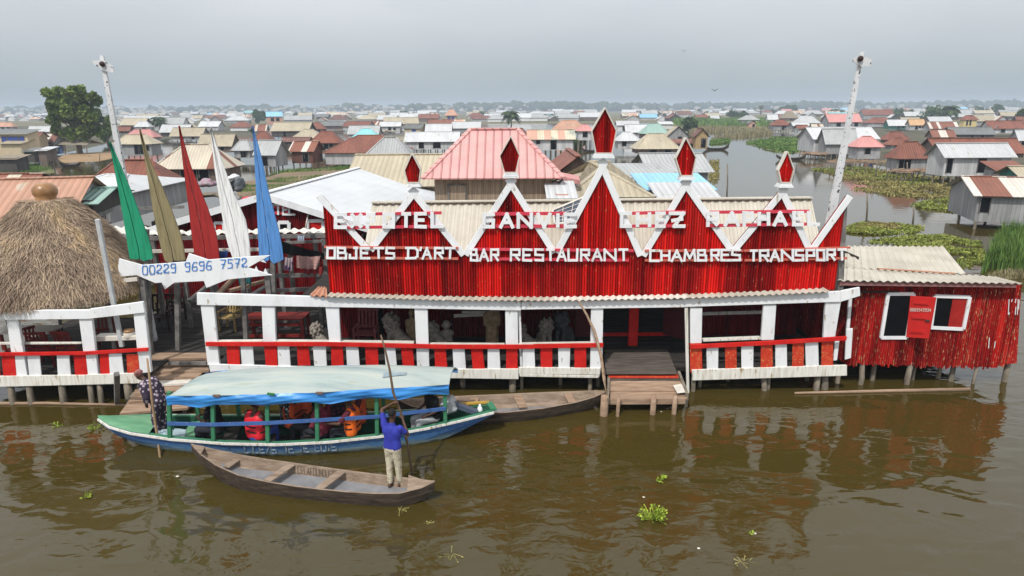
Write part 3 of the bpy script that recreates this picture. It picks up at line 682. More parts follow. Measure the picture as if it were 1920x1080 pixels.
# the dim rooms behind: side, back and ceiling boards
a, b = bx(634), bx(1575, Y=YB)
mb = MB(); mb.box(((a + b) / 2, 26.4, 1.9), (b - a, .05, 2.6)); mb.box((a, 23, 1.9), (.05, 6.9, 2.5)); mb.box((b + .3, 23, 1.9), (.05, 6.9, 2.5))
mb.box(((a + b) / 2, 26.5, .1), (b - a + 1, .05, 1.6)); mb.box((a, 23, .1), (.05, 6.9, 1.5)); mb.build('back_wall_and_light_block', DARKW, house)  # low boards on this line added to block light under the deck
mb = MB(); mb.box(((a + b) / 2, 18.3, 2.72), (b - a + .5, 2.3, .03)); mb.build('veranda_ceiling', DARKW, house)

# ---------------------------------------------------------------- veranda front: beam, posts, rail, balusters, skirting
def board(name, pts, Y, m, parent, th=.05, jit=0.0):
    """board face given by its four photo corners (tl, tr, br, bl) on the plane at Y"""
    P = [atY(x + rnd.uniform(-.9, .9), y + rnd.uniform(-.7, .7), Y) for x, y in pts]
    mb = MB(); mb.prism([P[3], P[2], P[1], P[0]], (0, th, 0)); return mb.build(name, m, parent, bevel=.008)
for t in ([(369, 550), (663, 559), (663, 577), (370, 572)], [(663, 559), (977, 566), (977, 582), (663, 577)], [(977, 565), (1283, 562), (1283, 577), (977, 581)], [(1283, 561), (1577, 546), (1577, 566), (1283, 576)]):
    board('beam', t, YP, WHITE, house, .09)
board('beam', [(1577, 546), (1613, 539), (1613, 555), (1577, 566)], YP + .02, WHITE, house, .06)
POSTS = [[(376, 572), (400, 572), (412, 684), (389, 684)], [(490, 574), (514, 574), (517, 642), (494, 642)], [(611, 576), (635, 576), (638, 642), (617, 642)], [(777, 579), (801, 579), (805, 690), (783, 690)],
         [(947, 581), (970, 581), (972, 647), (949, 647)], [(1109, 579), (1132, 579), (1130, 690), (1107, 690)], [(1295, 577), (1317, 577), (1315, 645), (1295, 645)], [(1432, 572), (1455, 572), (1452, 638), (1428, 638)], [(1548, 566), (1578, 565), (1566, 634), (1543, 634)]]
for p in POSTS: board('post', p, YP + .05, WHITE, house, .09)
board('post', [(1284, 577), (1290, 577), (1292, 741), (1287, 741)], YP + .03, WHITE2, house, .06)
board('post', [(971, 582), (977, 582), (981, 690), (976, 690)], YP + .15, WHITE, house, .06)
board('post', [(1593, 552), (1600, 551), (1594, 620), (1588, 620)], YP + .5, WHITE, house, .06)
board('post', [(1587, 618), (1600, 616), (1596, 672), (1584, 674)], YP + .35, WHITE, house, .05)
board('post', [(1566, 640), (1575, 639), (1570, 676), (1562, 677)], YP + .15, WHITE, house, .05)
for x0, y0, x1, y1 in ((386, 645, 615, 645), (615, 645, 838, 650), (838, 650, 1000, 650), (1000, 649, 1131, 647), (1295, 650, 1440, 643), (1440, 643, 1587, 634)):
    mb = MB(); mb.bar(atY(x0, y0, YP - .02), atY(x1, y1, YP - .02), .05, .115); mb.build('hand_rail', REDP, house, bevel=.006)
for x0, y0, x1, y1 in ((404, 640, 494, 639), (515, 639, 700, 641), (700, 641, 776, 642), (806, 645, 946, 646), (972, 645, 1108, 643)):
    mb = MB(); mb.bar(atY(x0, y0, YP + .1), atY(x1, y1, YP + .1), .17, .035); mb.build('rail_top', PALEW, house)
REDB = [(425, 449, 651, 680), (496, 519, 650, 686), (555, 578, 651, 681), (620, 642, 650, 685), (685, 708, 649, 684), (750, 773, 650, 686), (814, 836, 653, 690), (882, 904, 654, 691), (949, 971, 653, 691), (1014, 1036, 651, 687), (1077, 1100, 650, 688)]
WHB = [(451, 475, 651, 685), (519, 542, 651, 687), (586, 610, 651, 686), (650, 673, 650, 685), (719, 741, 650, 687), (849, 872, 654, 692), (915, 938, 653, 691), (981, 1003, 651, 687), (1047, 1069, 650, 688)]
REDB2 = [(1295, 1317, 645, 694), (1360, 1382, 649, 692), (1427, 1449, 646, 688), (1485, 1507, 643, 686), (1541, 1563, 640, 684)]
WHB2 = [(1326, 1347, 650, 691), (1391, 1413, 648, 689), (1455, 1477, 645, 686), (1511, 1535, 641, 684)]
for lst, m in ((REDB, REDP), (WHB, WHITE), (REDB2, REDW), (WHB2, WHITE)):
    for x0, x1, y0, y1 in lst:
        j = rnd.uniform(-1, 1); board('baluster', [(x0 + j, y0 - 2), (x1 + j, y0 - 2), (x1 + 3 + j * 2, y1 + 5) if x0 < 900 else (x1, y1 + 5), (x0 + 3 + j * 2, y1 + 5) if x0 < 900 else (x0, y1 + 5)], YP + .035 + rnd.uniform(0, .012), m, house, .03)
for t, m in (([(391, 683), (560, 688), (560, 706), (395, 698)], WHITE), ([(560, 687), (845, 691), (845, 711), (560, 706)], WHITE), ([(845, 692), (972, 691), (972, 711), (845, 710)], WHITE2), ([(973, 689), (1127, 690), (1125, 703), (973, 701)], WHITE2), ([(974, 702), (1124, 704), (1122, 709), (974, 707)], WHITE2), ([(1297, 694), (1589, 685), (1588, 705), (1298, 713)], WHITE2)):
    board('skirting', t, YP + .01, m, house, .06)
def stilt(x0, y0, x1, y1, Y, parent, r=.07, m=STILT, bend=0.0):
    a, b = atY(x0, y0, Y), atY(x1, y1, Y)
    b = Vector((b.x, b.y, -.6)) if b.z < .3 else b
    mb = MB(); k = Vector((bend, 0, 0))
    mb.tube([a + Vector((0, 0, .1)), a.lerp(b, .35) + k, a.lerp(b, .65) + k * .6, b], [r * .95, r * 1.05, r, r * .9], 8); return mb.build('stilt', m, parent, True)
for x, yb, Y, r, bd in ((420, 735, 17.0, .08, 0), (520, 738, 17.2, .07, .02), (640, 738, 17.2, .07, 0), (760, 738, 17.2, .07, 0), (866, 738, 17.3, .075, .03), (961, 738, 17.0, .10, 0), (978, 734, 17.1, .05, 0), (1051, 731, 17.4, .055, 0), (1107, 742, 17.0, .06, 0), (1122, 740, 17.3, .06, 0),
                        (1301, 743, 16.9, .06, 0), (1313, 736, 17.2, .05, 0), (1365, 729, 17.6, .06, 0), (1429, 741, 16.95, .08, .1), (1442, 739, 17.0, .05, 0), (1513, 730, 17.6, .06, 0), (1533, 741, 16.95, .085, 0), (1546, 741, 17.0, .09, .04), (1572, 728, 17.4, .06, 0)):
    stilt(x, 704, x - (x - 960) * .006, yb, Y, house, r, STILT, bd)
for x in range(450, 1560, 105): stilt(x, 700, x, 712, 20.5 + (x % 3) * .6, house, .08)

# ---------------------------------------------------------------- landing in front of the doors
RAMPW = mat('weathered_ramp_planks', [(.3, (.055, .046, .040)), (.55, (.10, .085, .073)), (.8, (.16, .135, .115))], scale=3, stretch=(.5, 4, 3), rough=.9, spec=.1, bump=.25)
ramp = thing('boarding_ramp', 'wide timber boarding ramp with red edged step below the dark doorway', 'ramp', atZ(1210, 760, 0))
rr = random.Random(9)
def plank(name, px, z0, m, parent, th=.05):
    P = [atZ(x, y, z) for (x, y), z in zip(px, z0)]
    mb = MB(); mb.prism([p for p in P], (0, 0, -th)); o = mb.build(name, m, parent, bevel=.005); return o
for t, b, zt, zb, m in ((698, 711, .68, .62, RAMPW), (700, 706, .70, .69, REDW), (713, 727, .58, .50, TANW), (726, 732, .50, .47, TANW), (731, 746, .44, .38, TANW)):
    plank('step', [(1141 + (t - 700) * .06, t), (1270 + (t - 700) * .42, t), (1270 + (b - 700) * .42, b), (1141 + (b - 700) * .06, b)], (zt, zt, zb, zb), m, ramp)
for t in (655, 664, 674, 683, 691):
    plank('step', [(1133, t), (1252 + (t - 655) * .4, t), (1252 + (t - 646) * .4, t + 9), (1135, t + 9)], (.80, .80, .78, .78), RAMPW, ramp, .03)
plank('patch', [(1262, 722), (1278, 719), (1288, 735), (1270, 737)], (.56, .56, .5, .5), PALEW, ramp, .01)
for a, b in (((1142, 705), (1139, 752)), ((1268, 655), (1272, 700)), ((1272, 700), (1288, 742))):
    mb = MB(); mb.bar(atZ(*a, .62), atZ(*b, .42), .07, .16); mb.build('stringer', STILT, ramp)
mb = MB(); mb.bar(atZ(1135, 752, .30), atZ(1284, 751, .30), .12, .14); mb.build('cross_beam', TANW, ramp)
for x, yb, Yo, r in ((1134, 770, 15.45, .1), (1160, 771, 15.4, .045), (1226, 766, 15.5, .07), (1266, 766, 15.5, .06)):
    stilt(x, 748, x - 3, yb, Yo, ramp, r, TANW)
pole = thing('mooring_pole', 'long bent bare pole standing against the boarding ramp and the veranda beam', 'pole', atZ(1137, 765, 0))
mb = MB(); mb.tube([atY(1086, 566, 16.55), atY(1100, 590, 16.5), atY(1115, 622, 16.3), atY(1127, 668, 16.1), atY(1133, 710, 15.8), atY(1138, 748, 15.5), atZ(1139, 765, -.4)], [.022, .03, .038, .042, .045, .05, .055], 8)
mb.build('shaft', TANW, pole, True)
stk = thing('stick', 'thin grey stick slanting from the water up to the stilts right of the ramp', 'stick', atZ(1255, 768, 0))
mb = MB(); mb.tube([atZ(1250, 768, -.02), atY(1345, 727, 17.2)], [.035, .02], 6); mb.build('rod', GREYW, stk, True)

# ================================================================ LANDING STAGE AND STEPS (left of the veranda)
stage = thing('landing_stage', 'dark plank landing stage with broad worn steps going down to the water', 'landing stage', (-7.2, 18, 0))
x0, x1 = atY(205, 670, 17.9).x, xL - .02
mb = MB(); y = 17.92; rr = random.Random(8)
while y < 26.5:
    w = rr.uniform(.2, .28); l = x0 - (.0 if y < 20.5 else .8)
    mb.box(((l + x1) / 2, y + w / 2, DZ - .03 + rr.uniform(-.01, .01)), (x1 - l, w - .014, .05)); y += w
mb.build('deck', DARKW, stage)
for x in (225, 300, 380):
    stilt(x, 690, x, 712, 18.6, stage, .09)
STEPS = [((285, 661), (390, 661), (391, 671), (284, 673), .76, TANW), ((283, 675), (391, 674), (392, 681), (282, 685), .68, TANW), ((272, 689), (391, 687), (392, 694), (268, 698), .60, TANW), ((268, 701), (380, 698), (372, 706), (266, 710), .53, TANW),
         ((262, 713), (362, 709), (352, 718), (256, 722), .46, PALEW), ((256, 725), (345, 721), (335, 731), (250, 737), .38, TANW), ((250, 741), (380, 736), (378, 746), (240, 752), .30, TANW), ((238, 756), (366, 750), (352, 764), (224, 775), .22, TANW)]
for a, b, c, d, z, m in STEPS:
    plank('step', [d, c, b, a], (z, z, z, z), m, stage, .07)
for l, r in ((286, 238), (385, 345)):
    mb = MB(); mb.bar(atZ(l, 668, .66), atZ(r, 770, .08), .09, .16); mb.build('stringer', STILT, stage)
for x, y in ((292, 672), (352, 672)): pass
mb = MB(); mb.bar(atZ(316, 681, .74), atZ(388, 681, .74), .07, .09); mb.build('tread_block', GREYW, stage)
pt = thing('mooring_post', 'square weathered post standing in the water beside the landing steps', 'post', atZ(220, 778, 0))
mb = MB(); mb.bar(atY(219, 701, 15.3), atZ(220, 778, -.5), .12, .12); mb.build('shaft', GREYW, pt, bevel=.01)
lg = thing('bamboo_log', 'long pale bamboo pole floating at the water line under the thatched pavilion', 'log', atZ(100, 757, 0))
mb = MB(); mb.tube([atZ(-80, 757, .02), atZ(90, 756, .03), atZ(262, 760, .02)], [.045, .04, .03], 8); mb.build('culm', TANW, lg, True)
lg = thing('bamboo_log', 'long pale bamboo pole floating in front of the red shack stilts', 'log', atZ(1580, 731, 0))
mb = MB(); mb.tube([atZ(1490, 737, .03), atZ(1660, 733, .03), atZ(1818, 730, .03)], [.03, .045, .05], 8); mb.build('culm', TANW, lg, True)

# ================================================================ THATCHED PAVILION
pav = thing('thatched_pavilion', 'round straw thatched pavilion with white posts and red striped railing', 'pavilion', (-12.2, 18.2, 0))
YL = 16.2
STRAW = mat('straw_thatch', [(.30, (.13, .095, .07)), (.44, (.25, .185, .135)), (.56, (.35, .265, .19)), (.70, (.46, .33, .19))], scale=.8, stretch=(1, 1, .8), rough=1, bump=.3, spec=.03, stripe=(1.0, 'flat', .55, .0))
cx, cy = atY(88, 380, 18.5).x, 18.5
za = atY(88, 374, 18.5).z; zb_, rb = 2.74, 2.36
def thp(a, t, off=0.0):   # t 0 apex .. 1 eave
    r = .25 + (rb - .25) * (t ** .86); z = za - (za - zb_) * (t ** 1.30) + .10 * math.exp(-((t - .14) / .07) ** 2)
    r += .06 * math.sin(a * 5 + t * 4) * t + off; return Vector((cx + r * math.cos(a), cy + r * math.sin(a), z + off * .7))
mb = MB(); mb.grid([[thp(2 * math.pi * k / 48, i / 14) for k in range(48)] for i in range(15)], closed=True)
mb.grid([[thp(2 * math.pi * k / 48, 1) for k in range(48)], [thp(2 * math.pi * k / 48, .97) - Vector((0, 0, .22)) for k in range(48)], [Vector((cx, cy, za - .6))] * 48], closed=True)
rr = random.Random(21)
for i in range(22000):
    a = rr.uniform(-math.pi * 1.08, .35 * math.pi); t = (rr.random()) ** .6
    L = rr.uniform(.18, .55); da = rr.gauss(0, .24) / (.3 + t); p = thp(a, t * .95, rr.uniform(.0, .05)); q = thp(a + da * L, min(1.045, t * .95 + L / 3.2), rr.uniform(.01, .12))
    if t > .9: q.z -= rr.uniform(0, .12)
    s = (q - p).cross(Vector((math.cos(a), math.sin(a), .6))).normalized() * rr.uniform(.004, .010)
    u = i + .5; mb.poly([p - s, p + s, q + s * .6, q - s * .6], [(u, 0)] * 4)
mb.build('thatch_roof', STRAW, pav)
pot = thing('clay_pot', 'round brown clay pot capping the tip of the thatched roof', 'pot', (cx, cy, za - .05))
CLAY = mat('glazed_clay', [(.3, (.20, .095, .035)), (.6, (.34, .18, .075)), (.8, (.42, .27, .14))], scale=4, rough=.35, spec=.5, bump=.05)
mb = MB(); mb.lathe((cx, cy, za - .05), [(.0, 0), (.26, .0), (.27, .06), (.24, .10), (.30, .2), (.315, .30), (.285, .40), (.20, .48), (.10, .515), (0, .52)], 24); mb.build('vessel', CLAY, pot, True)
board('beam', [(-90, 583), (170, 581), (170, 598), (-90, 602)], YL, WHITE, pav, .08)
board('beam', [(168, 580), (267, 566), (271, 587), (170, 598)], YL - .01, WHITE, pav, .08)
for p in ([(11, 598), (33, 598), (51, 705), (27, 705)], [(147, 598), (171, 597), (185, 703), (161, 703)], [(250, 588), (272, 586), (284, 698), (262, 700)], [(-75, 600), (-52, 600), (-32, 706), (-55, 706)]):
    board('post', p, YL + .05, WHITE, pav, .09)
for a, b in (((-90, 665), (165, 662)), ((163, 662), (278, 655))):
    mb = MB(); mb.bar(atY(*a, YL - .02), atY(*b, YL - .02), .05, .09); mb.build('hand_rail', REDP, pav, bevel=.005)
for x0_, x1_, m in ((3, 27, REDP), (51, 73, WHITE), (106, 129, WHITE), (138, 161, REDP), (186, 208, REDP), (203, 228, WHITE), (236, 259, REDW), (-24, -4, REDP)):
    board('baluster', [(x0_, 664), (x1_, 664), (x1_ + 4, 706), (x0_ + 3, 706)], YL + .035 + rnd.uniform(0, .01), m, pav, .03)
board('skirting', [(-90, 707), (160, 704), (160, 722), (-90, 727)], YL + .01, WHITE2, pav, .06)
board('skirting', [(160, 703), (266, 699), (266, 719), (160, 722)], YL + .012, WHITE2, pav, .06)
board('ledge', [(175, 632), (258, 630), (258, 638), (175, 641)], YL + .3, PALEW, pav, .3)
board('middle_rail', [(-90, 642), (152, 641), (152, 646), (-90, 647)], YL + .22, WHITE2, pav, .04)
mb = MB(); xa, xb = atY(-110, 700, YL).x, atY(262, 690, YL).x; y = YL + .08; rr = random.Random(4)
while y < 21.5:
    mb.box(((xa + xb) / 2, y + .1, .70), (xb - xa, .19, .05)); y += .205
mb.build('deck', DARKW, pav)
for k in range(9):
    a = 2 * math.pi * k / 9 + .2; p = Vector((cx + 2.05 * math.cos(a), cy + 2.05 * math.sin(a), 0))
    if p.y > YL + .5: mb = MB(); mb.tube([(p.x, p.y, .7), (p.x, p.y, 2.75)], .05, 8); mb.build('roof_pole', GREYW, pav)
for x, yb, r in ((20, 749, .08), (55, 750, .08), (116, 749, .085), (169, 746, .07), (187, 748, .07), (239, 747, .1)): stilt(x, 722, x + (4 if x > 200 else 0), yb, YL + .12, pav, r)
for x in (40, 120, 200): stilt(x, 712, x, 724, 18.4, pav, .09)
mb = MB(); mb.box(((xa + xb) / 2, 21.5, .1), (xb - xa, .05, 1.3)); mb.build('underfloor_light_block', DARKW, pav)  # unseen board added to keep light out from under the deck
lp = thing('leaning_pole', 'long grey painted pole leaning in front of the thatched roof', 'pole', atY(228, 640, 16.7))
mb = MB(); mb.bar(atY(183, 411, 16.4), atY(229, 650, 16.55), .11, .09, up=(0, -1, 0)); mb.build('shaft', mat('grey_painted_pole', [(.3, (.36, .37, .37)), (.7, (.50, .52, .53))], scale=4, rough=.7), lp, bevel=.01)

CHR = mat('red_chair_wood', [(.3, (.12, .012, .010)), (.7, (.22, .022, .016))], scale=5, rough=.6)
CHW = mat('worn_maroon_wood', [(.3, (.13, .03, .03)), (.6, (.22, .05, .05)), (.72, (.42, .30, .28))], scale=9, rough=.7)
CHB = mat('bamboo_yellow', [(.3, (.24, .16, .06)), (.7, (.42, .31, .13))], scale=6, rough=.6)
CHD = plain('dark_chair_wood', (.03, .012, .01), .6)
def slat_chair(label, loc, rz, m, w=.55, sc=1.0, group=None, name='wooden_chair'):
    t = thing(name, label, 'chair', loc, rz, group)
    mb = MB()
    for k in range(5): mb.box((0, -.2 + k * .1, .43), (w, .075, .025))
    mb.build('seat', m, t, local=True)
    mb = MB(); n = 6
    for k in range(n):
        x = -w / 2 + .04 + (w - .08) * k / (n - 1); mb.bar((x, -.24, .5), (x, -.36, 1.05), .05, .02, up=(0, -1, 0))
    mb.bar((-w / 2, -.27, .55), (w / 2, -.27, .55), .03, .06); mb.bar((-w / 2, -.37, 1.03), (w / 2, -.37, 1.03), .035, .07)
    mb.build('backrest', m, t, local=True)
    for sx_ in (-1, 1):
        mb = MB(); mb.bar((sx_ * w / 2, .22, 0), (sx_ * w / 2, .22, .62), .05, .05); mb.build('leg', m, t, local=True)
        mb = MB(); mb.bar((sx_ * w / 2, -.22, 0), (sx_ * w / 2, -.25, .55), .05, .05); mb.build('leg', m, t, local=True)
        mb = MB(); mb.bar((sx_ * w / 2, -.26, .63), (sx_ * w / 2, .26, .63), .07, .03); mb.build('armrest', m, t, local=True)
    return t
slat_chair('red slatted chair under the thatch, nearest to the first white post', (atY(86, 655, 17.3).x, 17.3, .73), R(6), CHR, group='red chairs under the thatch')
slat_chair('red slatted chair under the thatch, just left of the second white post', (atY(138, 655, 17.35).x, 17.35, .73), R(-8), CHR, group='red chairs under the thatch')
slat_chair('red slatted chair under the thatch, half hidden by a long white table', (atY(40, 655, 17.5).x, 17.5, .73), R(60), CHR, group='red chairs under the thatch')
slat_chair('red slatted chair far back under the thatch behind the second white post', (atY(195, 640, 18.3).x, 18.5, .73), R(200), CHR, group='red chairs under the thatch')
tb = thing('plank_table', 'pale plank table under the thatched roof behind the first white post', 'table', (atY(45, 640, 18.2).x, 18.2, .73))
mb = MB(); mb.box((tb.location.x, 18.2, 1.45), (2.0, .7, .05)); mb.build('tabletop', PALEW, tb)
for dx in (-.85, .85):
    for dy in (-.28, .28): mb = MB(); mb.bar((tb.location.x + dx, 18.2 + dy, .73), (tb.location.x + dx, 18.2 + dy, 1.42), .07, .07); mb.build('leg', CHR, tb)
jar = thing('storage_jar', 'brown and white jar standing on the pale ledge of the pavilion', 'jar', atY(244, 633, YL + .4))
mb = MB(); c = atY(244, 634, YL + .42); mb.lathe((c.x, c.y, c.z), [(0, 0), (.12, 0), (.145, .06), (.14, .14), (.125, .17)], 16, 0); mb.lathe((c.x, c.y, c.z), [(.125, .17), (.135, .2), (.12, .24), (.06, .255), (0, .255)], 16, 1); mb.build('vessel', [PALEW, CLAY], jar, True)

# ================================================================ PAINTED SPEAR BOARDS
SPEARS = [('green', 'tall green painted spear board with a broken lower edge, nearest the thatch', (.012, .26, .135), [(205, 266), (213, 310), (224, 370), (231, 410), (244, 492)], [(205, 266), (227, 315), (250, 372), (266, 416), (281, 457), (286, 485)], 18.1, (274, 520, 282, 672)),
          ('khaki', 'tall khaki painted spear board between the green and the dark red one', (.24, .20, .105), [(261, 242), (273, 310), (287, 398), (300, 460), (309, 490)], [(261, 242), (283, 310), (301, 345), (322, 397), (341, 448), (347, 488)], 18.25, (330, 520, 332, 640)),
          ('red', 'tall dark red painted spear board standing left of the white one', (.30, .018, .016), [(335, 236), (343, 310), (352, 378), (360, 450), (366, 488)], [(335, 236), (356, 310), (373, 352), (391, 396), (406, 443), (411, 486)], 18.4, (392, 520, 394, 560)),
          ('white', 'tall white painted spear board with a long split down the middle', (.74, .74, .73), [(394, 237), (401, 310), (412, 380), (424, 450), (436, 484)], [(394, 237), (418, 310), (436, 360), (460, 413), (467, 450), (469, 483)], 18.5, (450, 490, 452, 560)),
          ('blue', 'tall sky blue painted spear board nearest the red facade', (.085, .24, .54), [(473, 236), (477, 300), (481, 380), (484, 450), (486, 488)], [(473, 236), (491, 300), (500, 348), (517, 412), (527, 452), (531, 487)], 18.6, (508, 490, 508, 556))]
for nm_, lab, c, L_, R_, Yp, (a, b, c2, d2) in SPEARS:
    t = thing('painted_spear', lab, 'spear board', atY(c2, d2, Yp), 0, 'painted spear boards in a row')
    m = tintwood(nm_ + '_spear_paint', c, tuple(x * .35 for x in c))
    Lp, Rp = pl(L_, Yp), pl(R_, Yp)
    def at(poly, z):
        for p, q in zip(poly, poly[1:]):
            if q.z <= z <= p.z: return p.lerp(q, (p.z - z) / max(1e-6, p.z - q.z))
        return poly[-1]
    zt = Lp[0].z; zb2 = max(Lp[-1].z, Rp[-1].z)
    zs = [zt - (zt - zb2) * k / 10 for k in range(11)]
    l = [at(Lp, z) for z in zs]; r = [at(Rp, z) for z in zs]; mid = [p.lerp(q, .44 + .015 * math.sin(k * 2.3)) for k, (p, q) in enumerate(zip(l, r))]
    g = Vector((.007, 0, 0))
    rr = random.Random(nm_)
    for half, off in (((l, [p - g for p in mid]), 0), (([p + g for p in mid], r), .012)):
        A, B_ = half
        if half[0] is l: A = [l[0]] + l[1:]
        pts = [Vector((p.x, Yp + off, p.z)) for p in A] + [Vector((mid[-1].x + (-.07 if off == 0 else .1), Yp + off, zb2 - rr.uniform(.02, .16)))] + [Vector((p.x, Yp + off, p.z)) for p in reversed(B_)]
        k = MB(); k.prism(pts[::-1], (0, .045, 0)); k.build('plank', m, t, bevel=.006)
    p, q = atY(a, b - 90, Yp + .12), atY(c2, d2, Yp + .12)
    k = MB(); k.bar(p, (q.x, q.y, min(q.z, DZ)), .12, .12, up=(0, -1, 0)); k.build('post', GREYW, t)
# fish sign
fish = thing('fish_sign', 'white fish shaped board with a blue painted telephone number', 'sign', atY(340, 640, 17.9))
FP = [(223, 485), (266, 497), (348, 491), (354, 475), (390, 487), (468, 481), (506, 479), (488, 488), (493, 496), (483, 492), (476, 499), (465, 502), (482, 505), (497, 511), (500, 504), (503, 515), (510, 516), (427, 524), (387, 540), (382, 527), (327, 530), (309, 543), (303, 530), (291, 531), (256, 516), (225, 519), (221, 502)]
FP2 = [(223, 485), (266, 497), (348, 491), (354, 475), (390, 487), (468, 481), (506, 479), (465, 502), (510, 516), (427, 524), (387, 540), (382, 527), (327, 530), (309, 543), (303, 530), (291, 531), (256, 516), (225, 519), (221, 502)]
YFs = 17.8
k = MB(); k.prism(pl(FP2, YFs)[::-1], (0, .05, 0)); fb = k.build('fish_board', WHITE, fish, bevel=.005)
for tth in ([(485, 489), (492, 486), (499, 493)], [(494, 512), (497, 503), (502, 513)], [(476, 507), (480, 499), (485, 509)]):
    k = MB(); k.prism(pl(tth, YFs + .012)[::-1], (0, .02, 0)); k.build('tooth', WHITE, fb)
BLUEL = plain('blue_sign_paint', (.03, .20, .58), .6, bump=0)
tx = "00229 9696 7572"; its = []
for i, ch in enumerate(tx):
    if ch == ' ': continue
    x = 267 + i * 13.3; y = 499 - i * 1.02
    its.append((ch, x, x + 9.4, y - .5, y + 15.8))
for q0, q1 in ((0, 5), (5, 9), (9, 13)): lettering('lettering', its[q0:q1], YFs - .012, BLUEL, fb, .021, .006, .003)
for x, yb in ((266, 672), (500, 556)):
    k = MB(); p, q = atY(x, 505, 17.96), atY(x + (yb - 505) * .11, yb, 17.96); k.bar(p, (q.x, q.y, DZ), .13, .12, up=(0, -1, 0)); k.build('post', GREYW, fish)
# tall speckled poles
SPECK = mat('speckled_white_pole', [(.3, (.52, .53, .54)), (.7, (.70, .71, .72))], scale=2, rough=.7, spots=(11, .60, (.03, .03, .03)))
for lab, bot, top, Yp, w0, w1, arm in (('tall white pole with black specks and a cross piece, rising behind the green spear', (247, 420), (191, 104), 19.2, 13, 6.5, ((173, 117), (212, 128), (193, 120))),
                                       ('tall speckled white pole with broken cross piece behind the right end of the facade', (1562, 385), (1616, 97), 17.6, 13, 6.5, ((1600, 113), (1634, 116), (1612, 110)))):
    t = thing('speckled_pole', lab, 'pole', (atY(*bot, Yp).x, Yp, 0), 0, 'tall speckled poles')
    b, tp = atY(*bot, Yp), atY(*top, Yp); d = (b - tp).normalized(); low = b + d * ((b.z - (DZ if Yp > 18 else 3.0)) / max(.2, -d.z))
    s = Vector((1, 0, 0)); k = MB(); sc_ = Yp / 1250 / 2
    ws = [(low, w0 * 1.3), (b, w0), (b.lerp(tp, .5), (w0 + w1) / 2), (tp, w1)]
    rows = [[p + Vector((-w * sc_, -w * sc_ * .6, 0)), p + Vector((w * sc_, -w * sc_ * .6, 0)), p + Vector((w * sc_, w * sc_ * .6, 0)), p + Vector((-w * sc_, w * sc_ * .6, 0))] for p, w in ws]
    k.grid(rows, closed=True); k.poly(rows[-1]); k.build('shaft', SPECK, t)
    a0, a1, hb = [atY(*q, Yp - .12) for q in arm]
    k = MB(); mid_ = (a0 + a1) / 2
    k.prism([a0 - Vector((0, 0, .03)), mid_ - Vector((0, 0, .13)), a1 - Vector((0, 0, .11)), a1 + Vector((0, 0, .05)), mid_ + Vector((0, 0, .14)), a0 + Vector((0, 0, .04))], (0, .04, 0)); k.build('cross_arm', SPECK, t)
    k = MB(); k.ellipsoid(hb - Vector((0, .04, 0)), (.075, .05, .07)); k.build('hub', plain('dark_hub', (.035, .018, .016), .6), t, True)

# ================================================================ OPEN CRAFT SHELTER (left of the false front)
shel = thing('craft_shelter', 'open timber shelter with a white tin roof edge between the spears and the facade', 'shelter', (-6.5, 21, 0))
a, b = atY(268, 441, 20.5), atY(612, 435, 20.5)
corr('roof_sheet', WHITE2, a, b, b + Vector((0, .5, .03)), a + Vector((0, .5, .03)), shel, .3, .035, 1)
a, b = atY(137, 439, 20.6), atY(262, 440, 20.6)
corr('roof_sheet', WHITE2, a, b, b + Vector((0, .7, .12)), a + Vector((0, .7, .12)), shel, .3, .04, 1)
for x0_, y0_, x1_, y1_, Yq, m, h in ((172, 455, 240, 453, 20.3, PALEW, .07), (280, 447, 610, 442, 20.4, GREYW, .12), (285, 471, 520, 467, 20.3, PALEW, .1), (520, 456, 605, 452, 20.2, GREYW, .08), (515, 464, 545, 464, 20.2, PALEW, .12), (515, 517, 608, 515, 20.0, GREYW, .12), (515, 545, 608, 541, 19.8, GREYW, .12), (225, 392, 345, 388, 27, GREYW, .12), (192, 530, 258, 523, 17.8, PALEW, .1)):
    k = MB(); k.bar(atY(x0_, y0_, Yq), atY(x1_, y1_, Yq), .07, h); k.build('rail', m, shel)
for x in (285, 335, 392, 455, 520, 540, 590, 606):
    k = MB(); p = atY(x, 440, 20.45); k.bar((p.x, 20.45, DZ), p, .12, .12); k.build('post', GREYW, shel)
def cloth(label, pts, Y, m, waves=3, name='hanging_cloth'):
    P = [atY(x, y, Y) for x, y in pts]; k = MB(); rows = []
    for j in range(7):
        s = j / 6; rows.append([P[0].lerp(P[1], i / 16).lerp(P[3].lerp(P[2], i / 16), s) + Vector((0, .05 * math.sin(i / 16 * waves * 6.28) * (.3 + s), -.03 * math.sin(i / 16 * 3.14) * (1 - s))) for i in range(17)])
    k.grid(rows); k.grid([[p + Vector((0, .012, 0)) for p in r_] for r_ in rows])
    t = tag(k.build(name, m, None, True), label, 'cloth', 'cloths hung in the craft shelter')
    return t
def pattern(name, c1, c2, scale=14, kind='wave'):
    m, N, L, B = _nt(name); T = N.new('ShaderNodeTexCoord')
    w = N.new('ShaderNodeTexWave') if kind == 'wave' else N.new('ShaderNodeTexVoronoi')
    w.inputs['Scale'].default_value = scale
    if kind == 'wave': w.bands_direction = 'Z'; w.inputs['Distortion'].default_value = 6; w.inputs['Detail'].default_value = 1
    L.new(T.outputs['Object'], w.inputs['Vector']); r_ = N.new('ShaderNodeValToRGB'); r_.color_ramp.interpolation = 'CONSTANT'
    r_.color_ramp.elements[0].color = (*c1, 1); r_.color_ramp.elements[1].position = .5 if kind == 'wave' else .36; r_.color_ramp.elements[1].color = (*c2, 1)
    L.new(w.outputs[0] if kind == 'wave' else w.outputs['Distance'], r_.inputs[0]); L.new(r_.outputs[0], B.inputs['Base Color']); B.inputs['Roughness'].default_value = .85
    return m
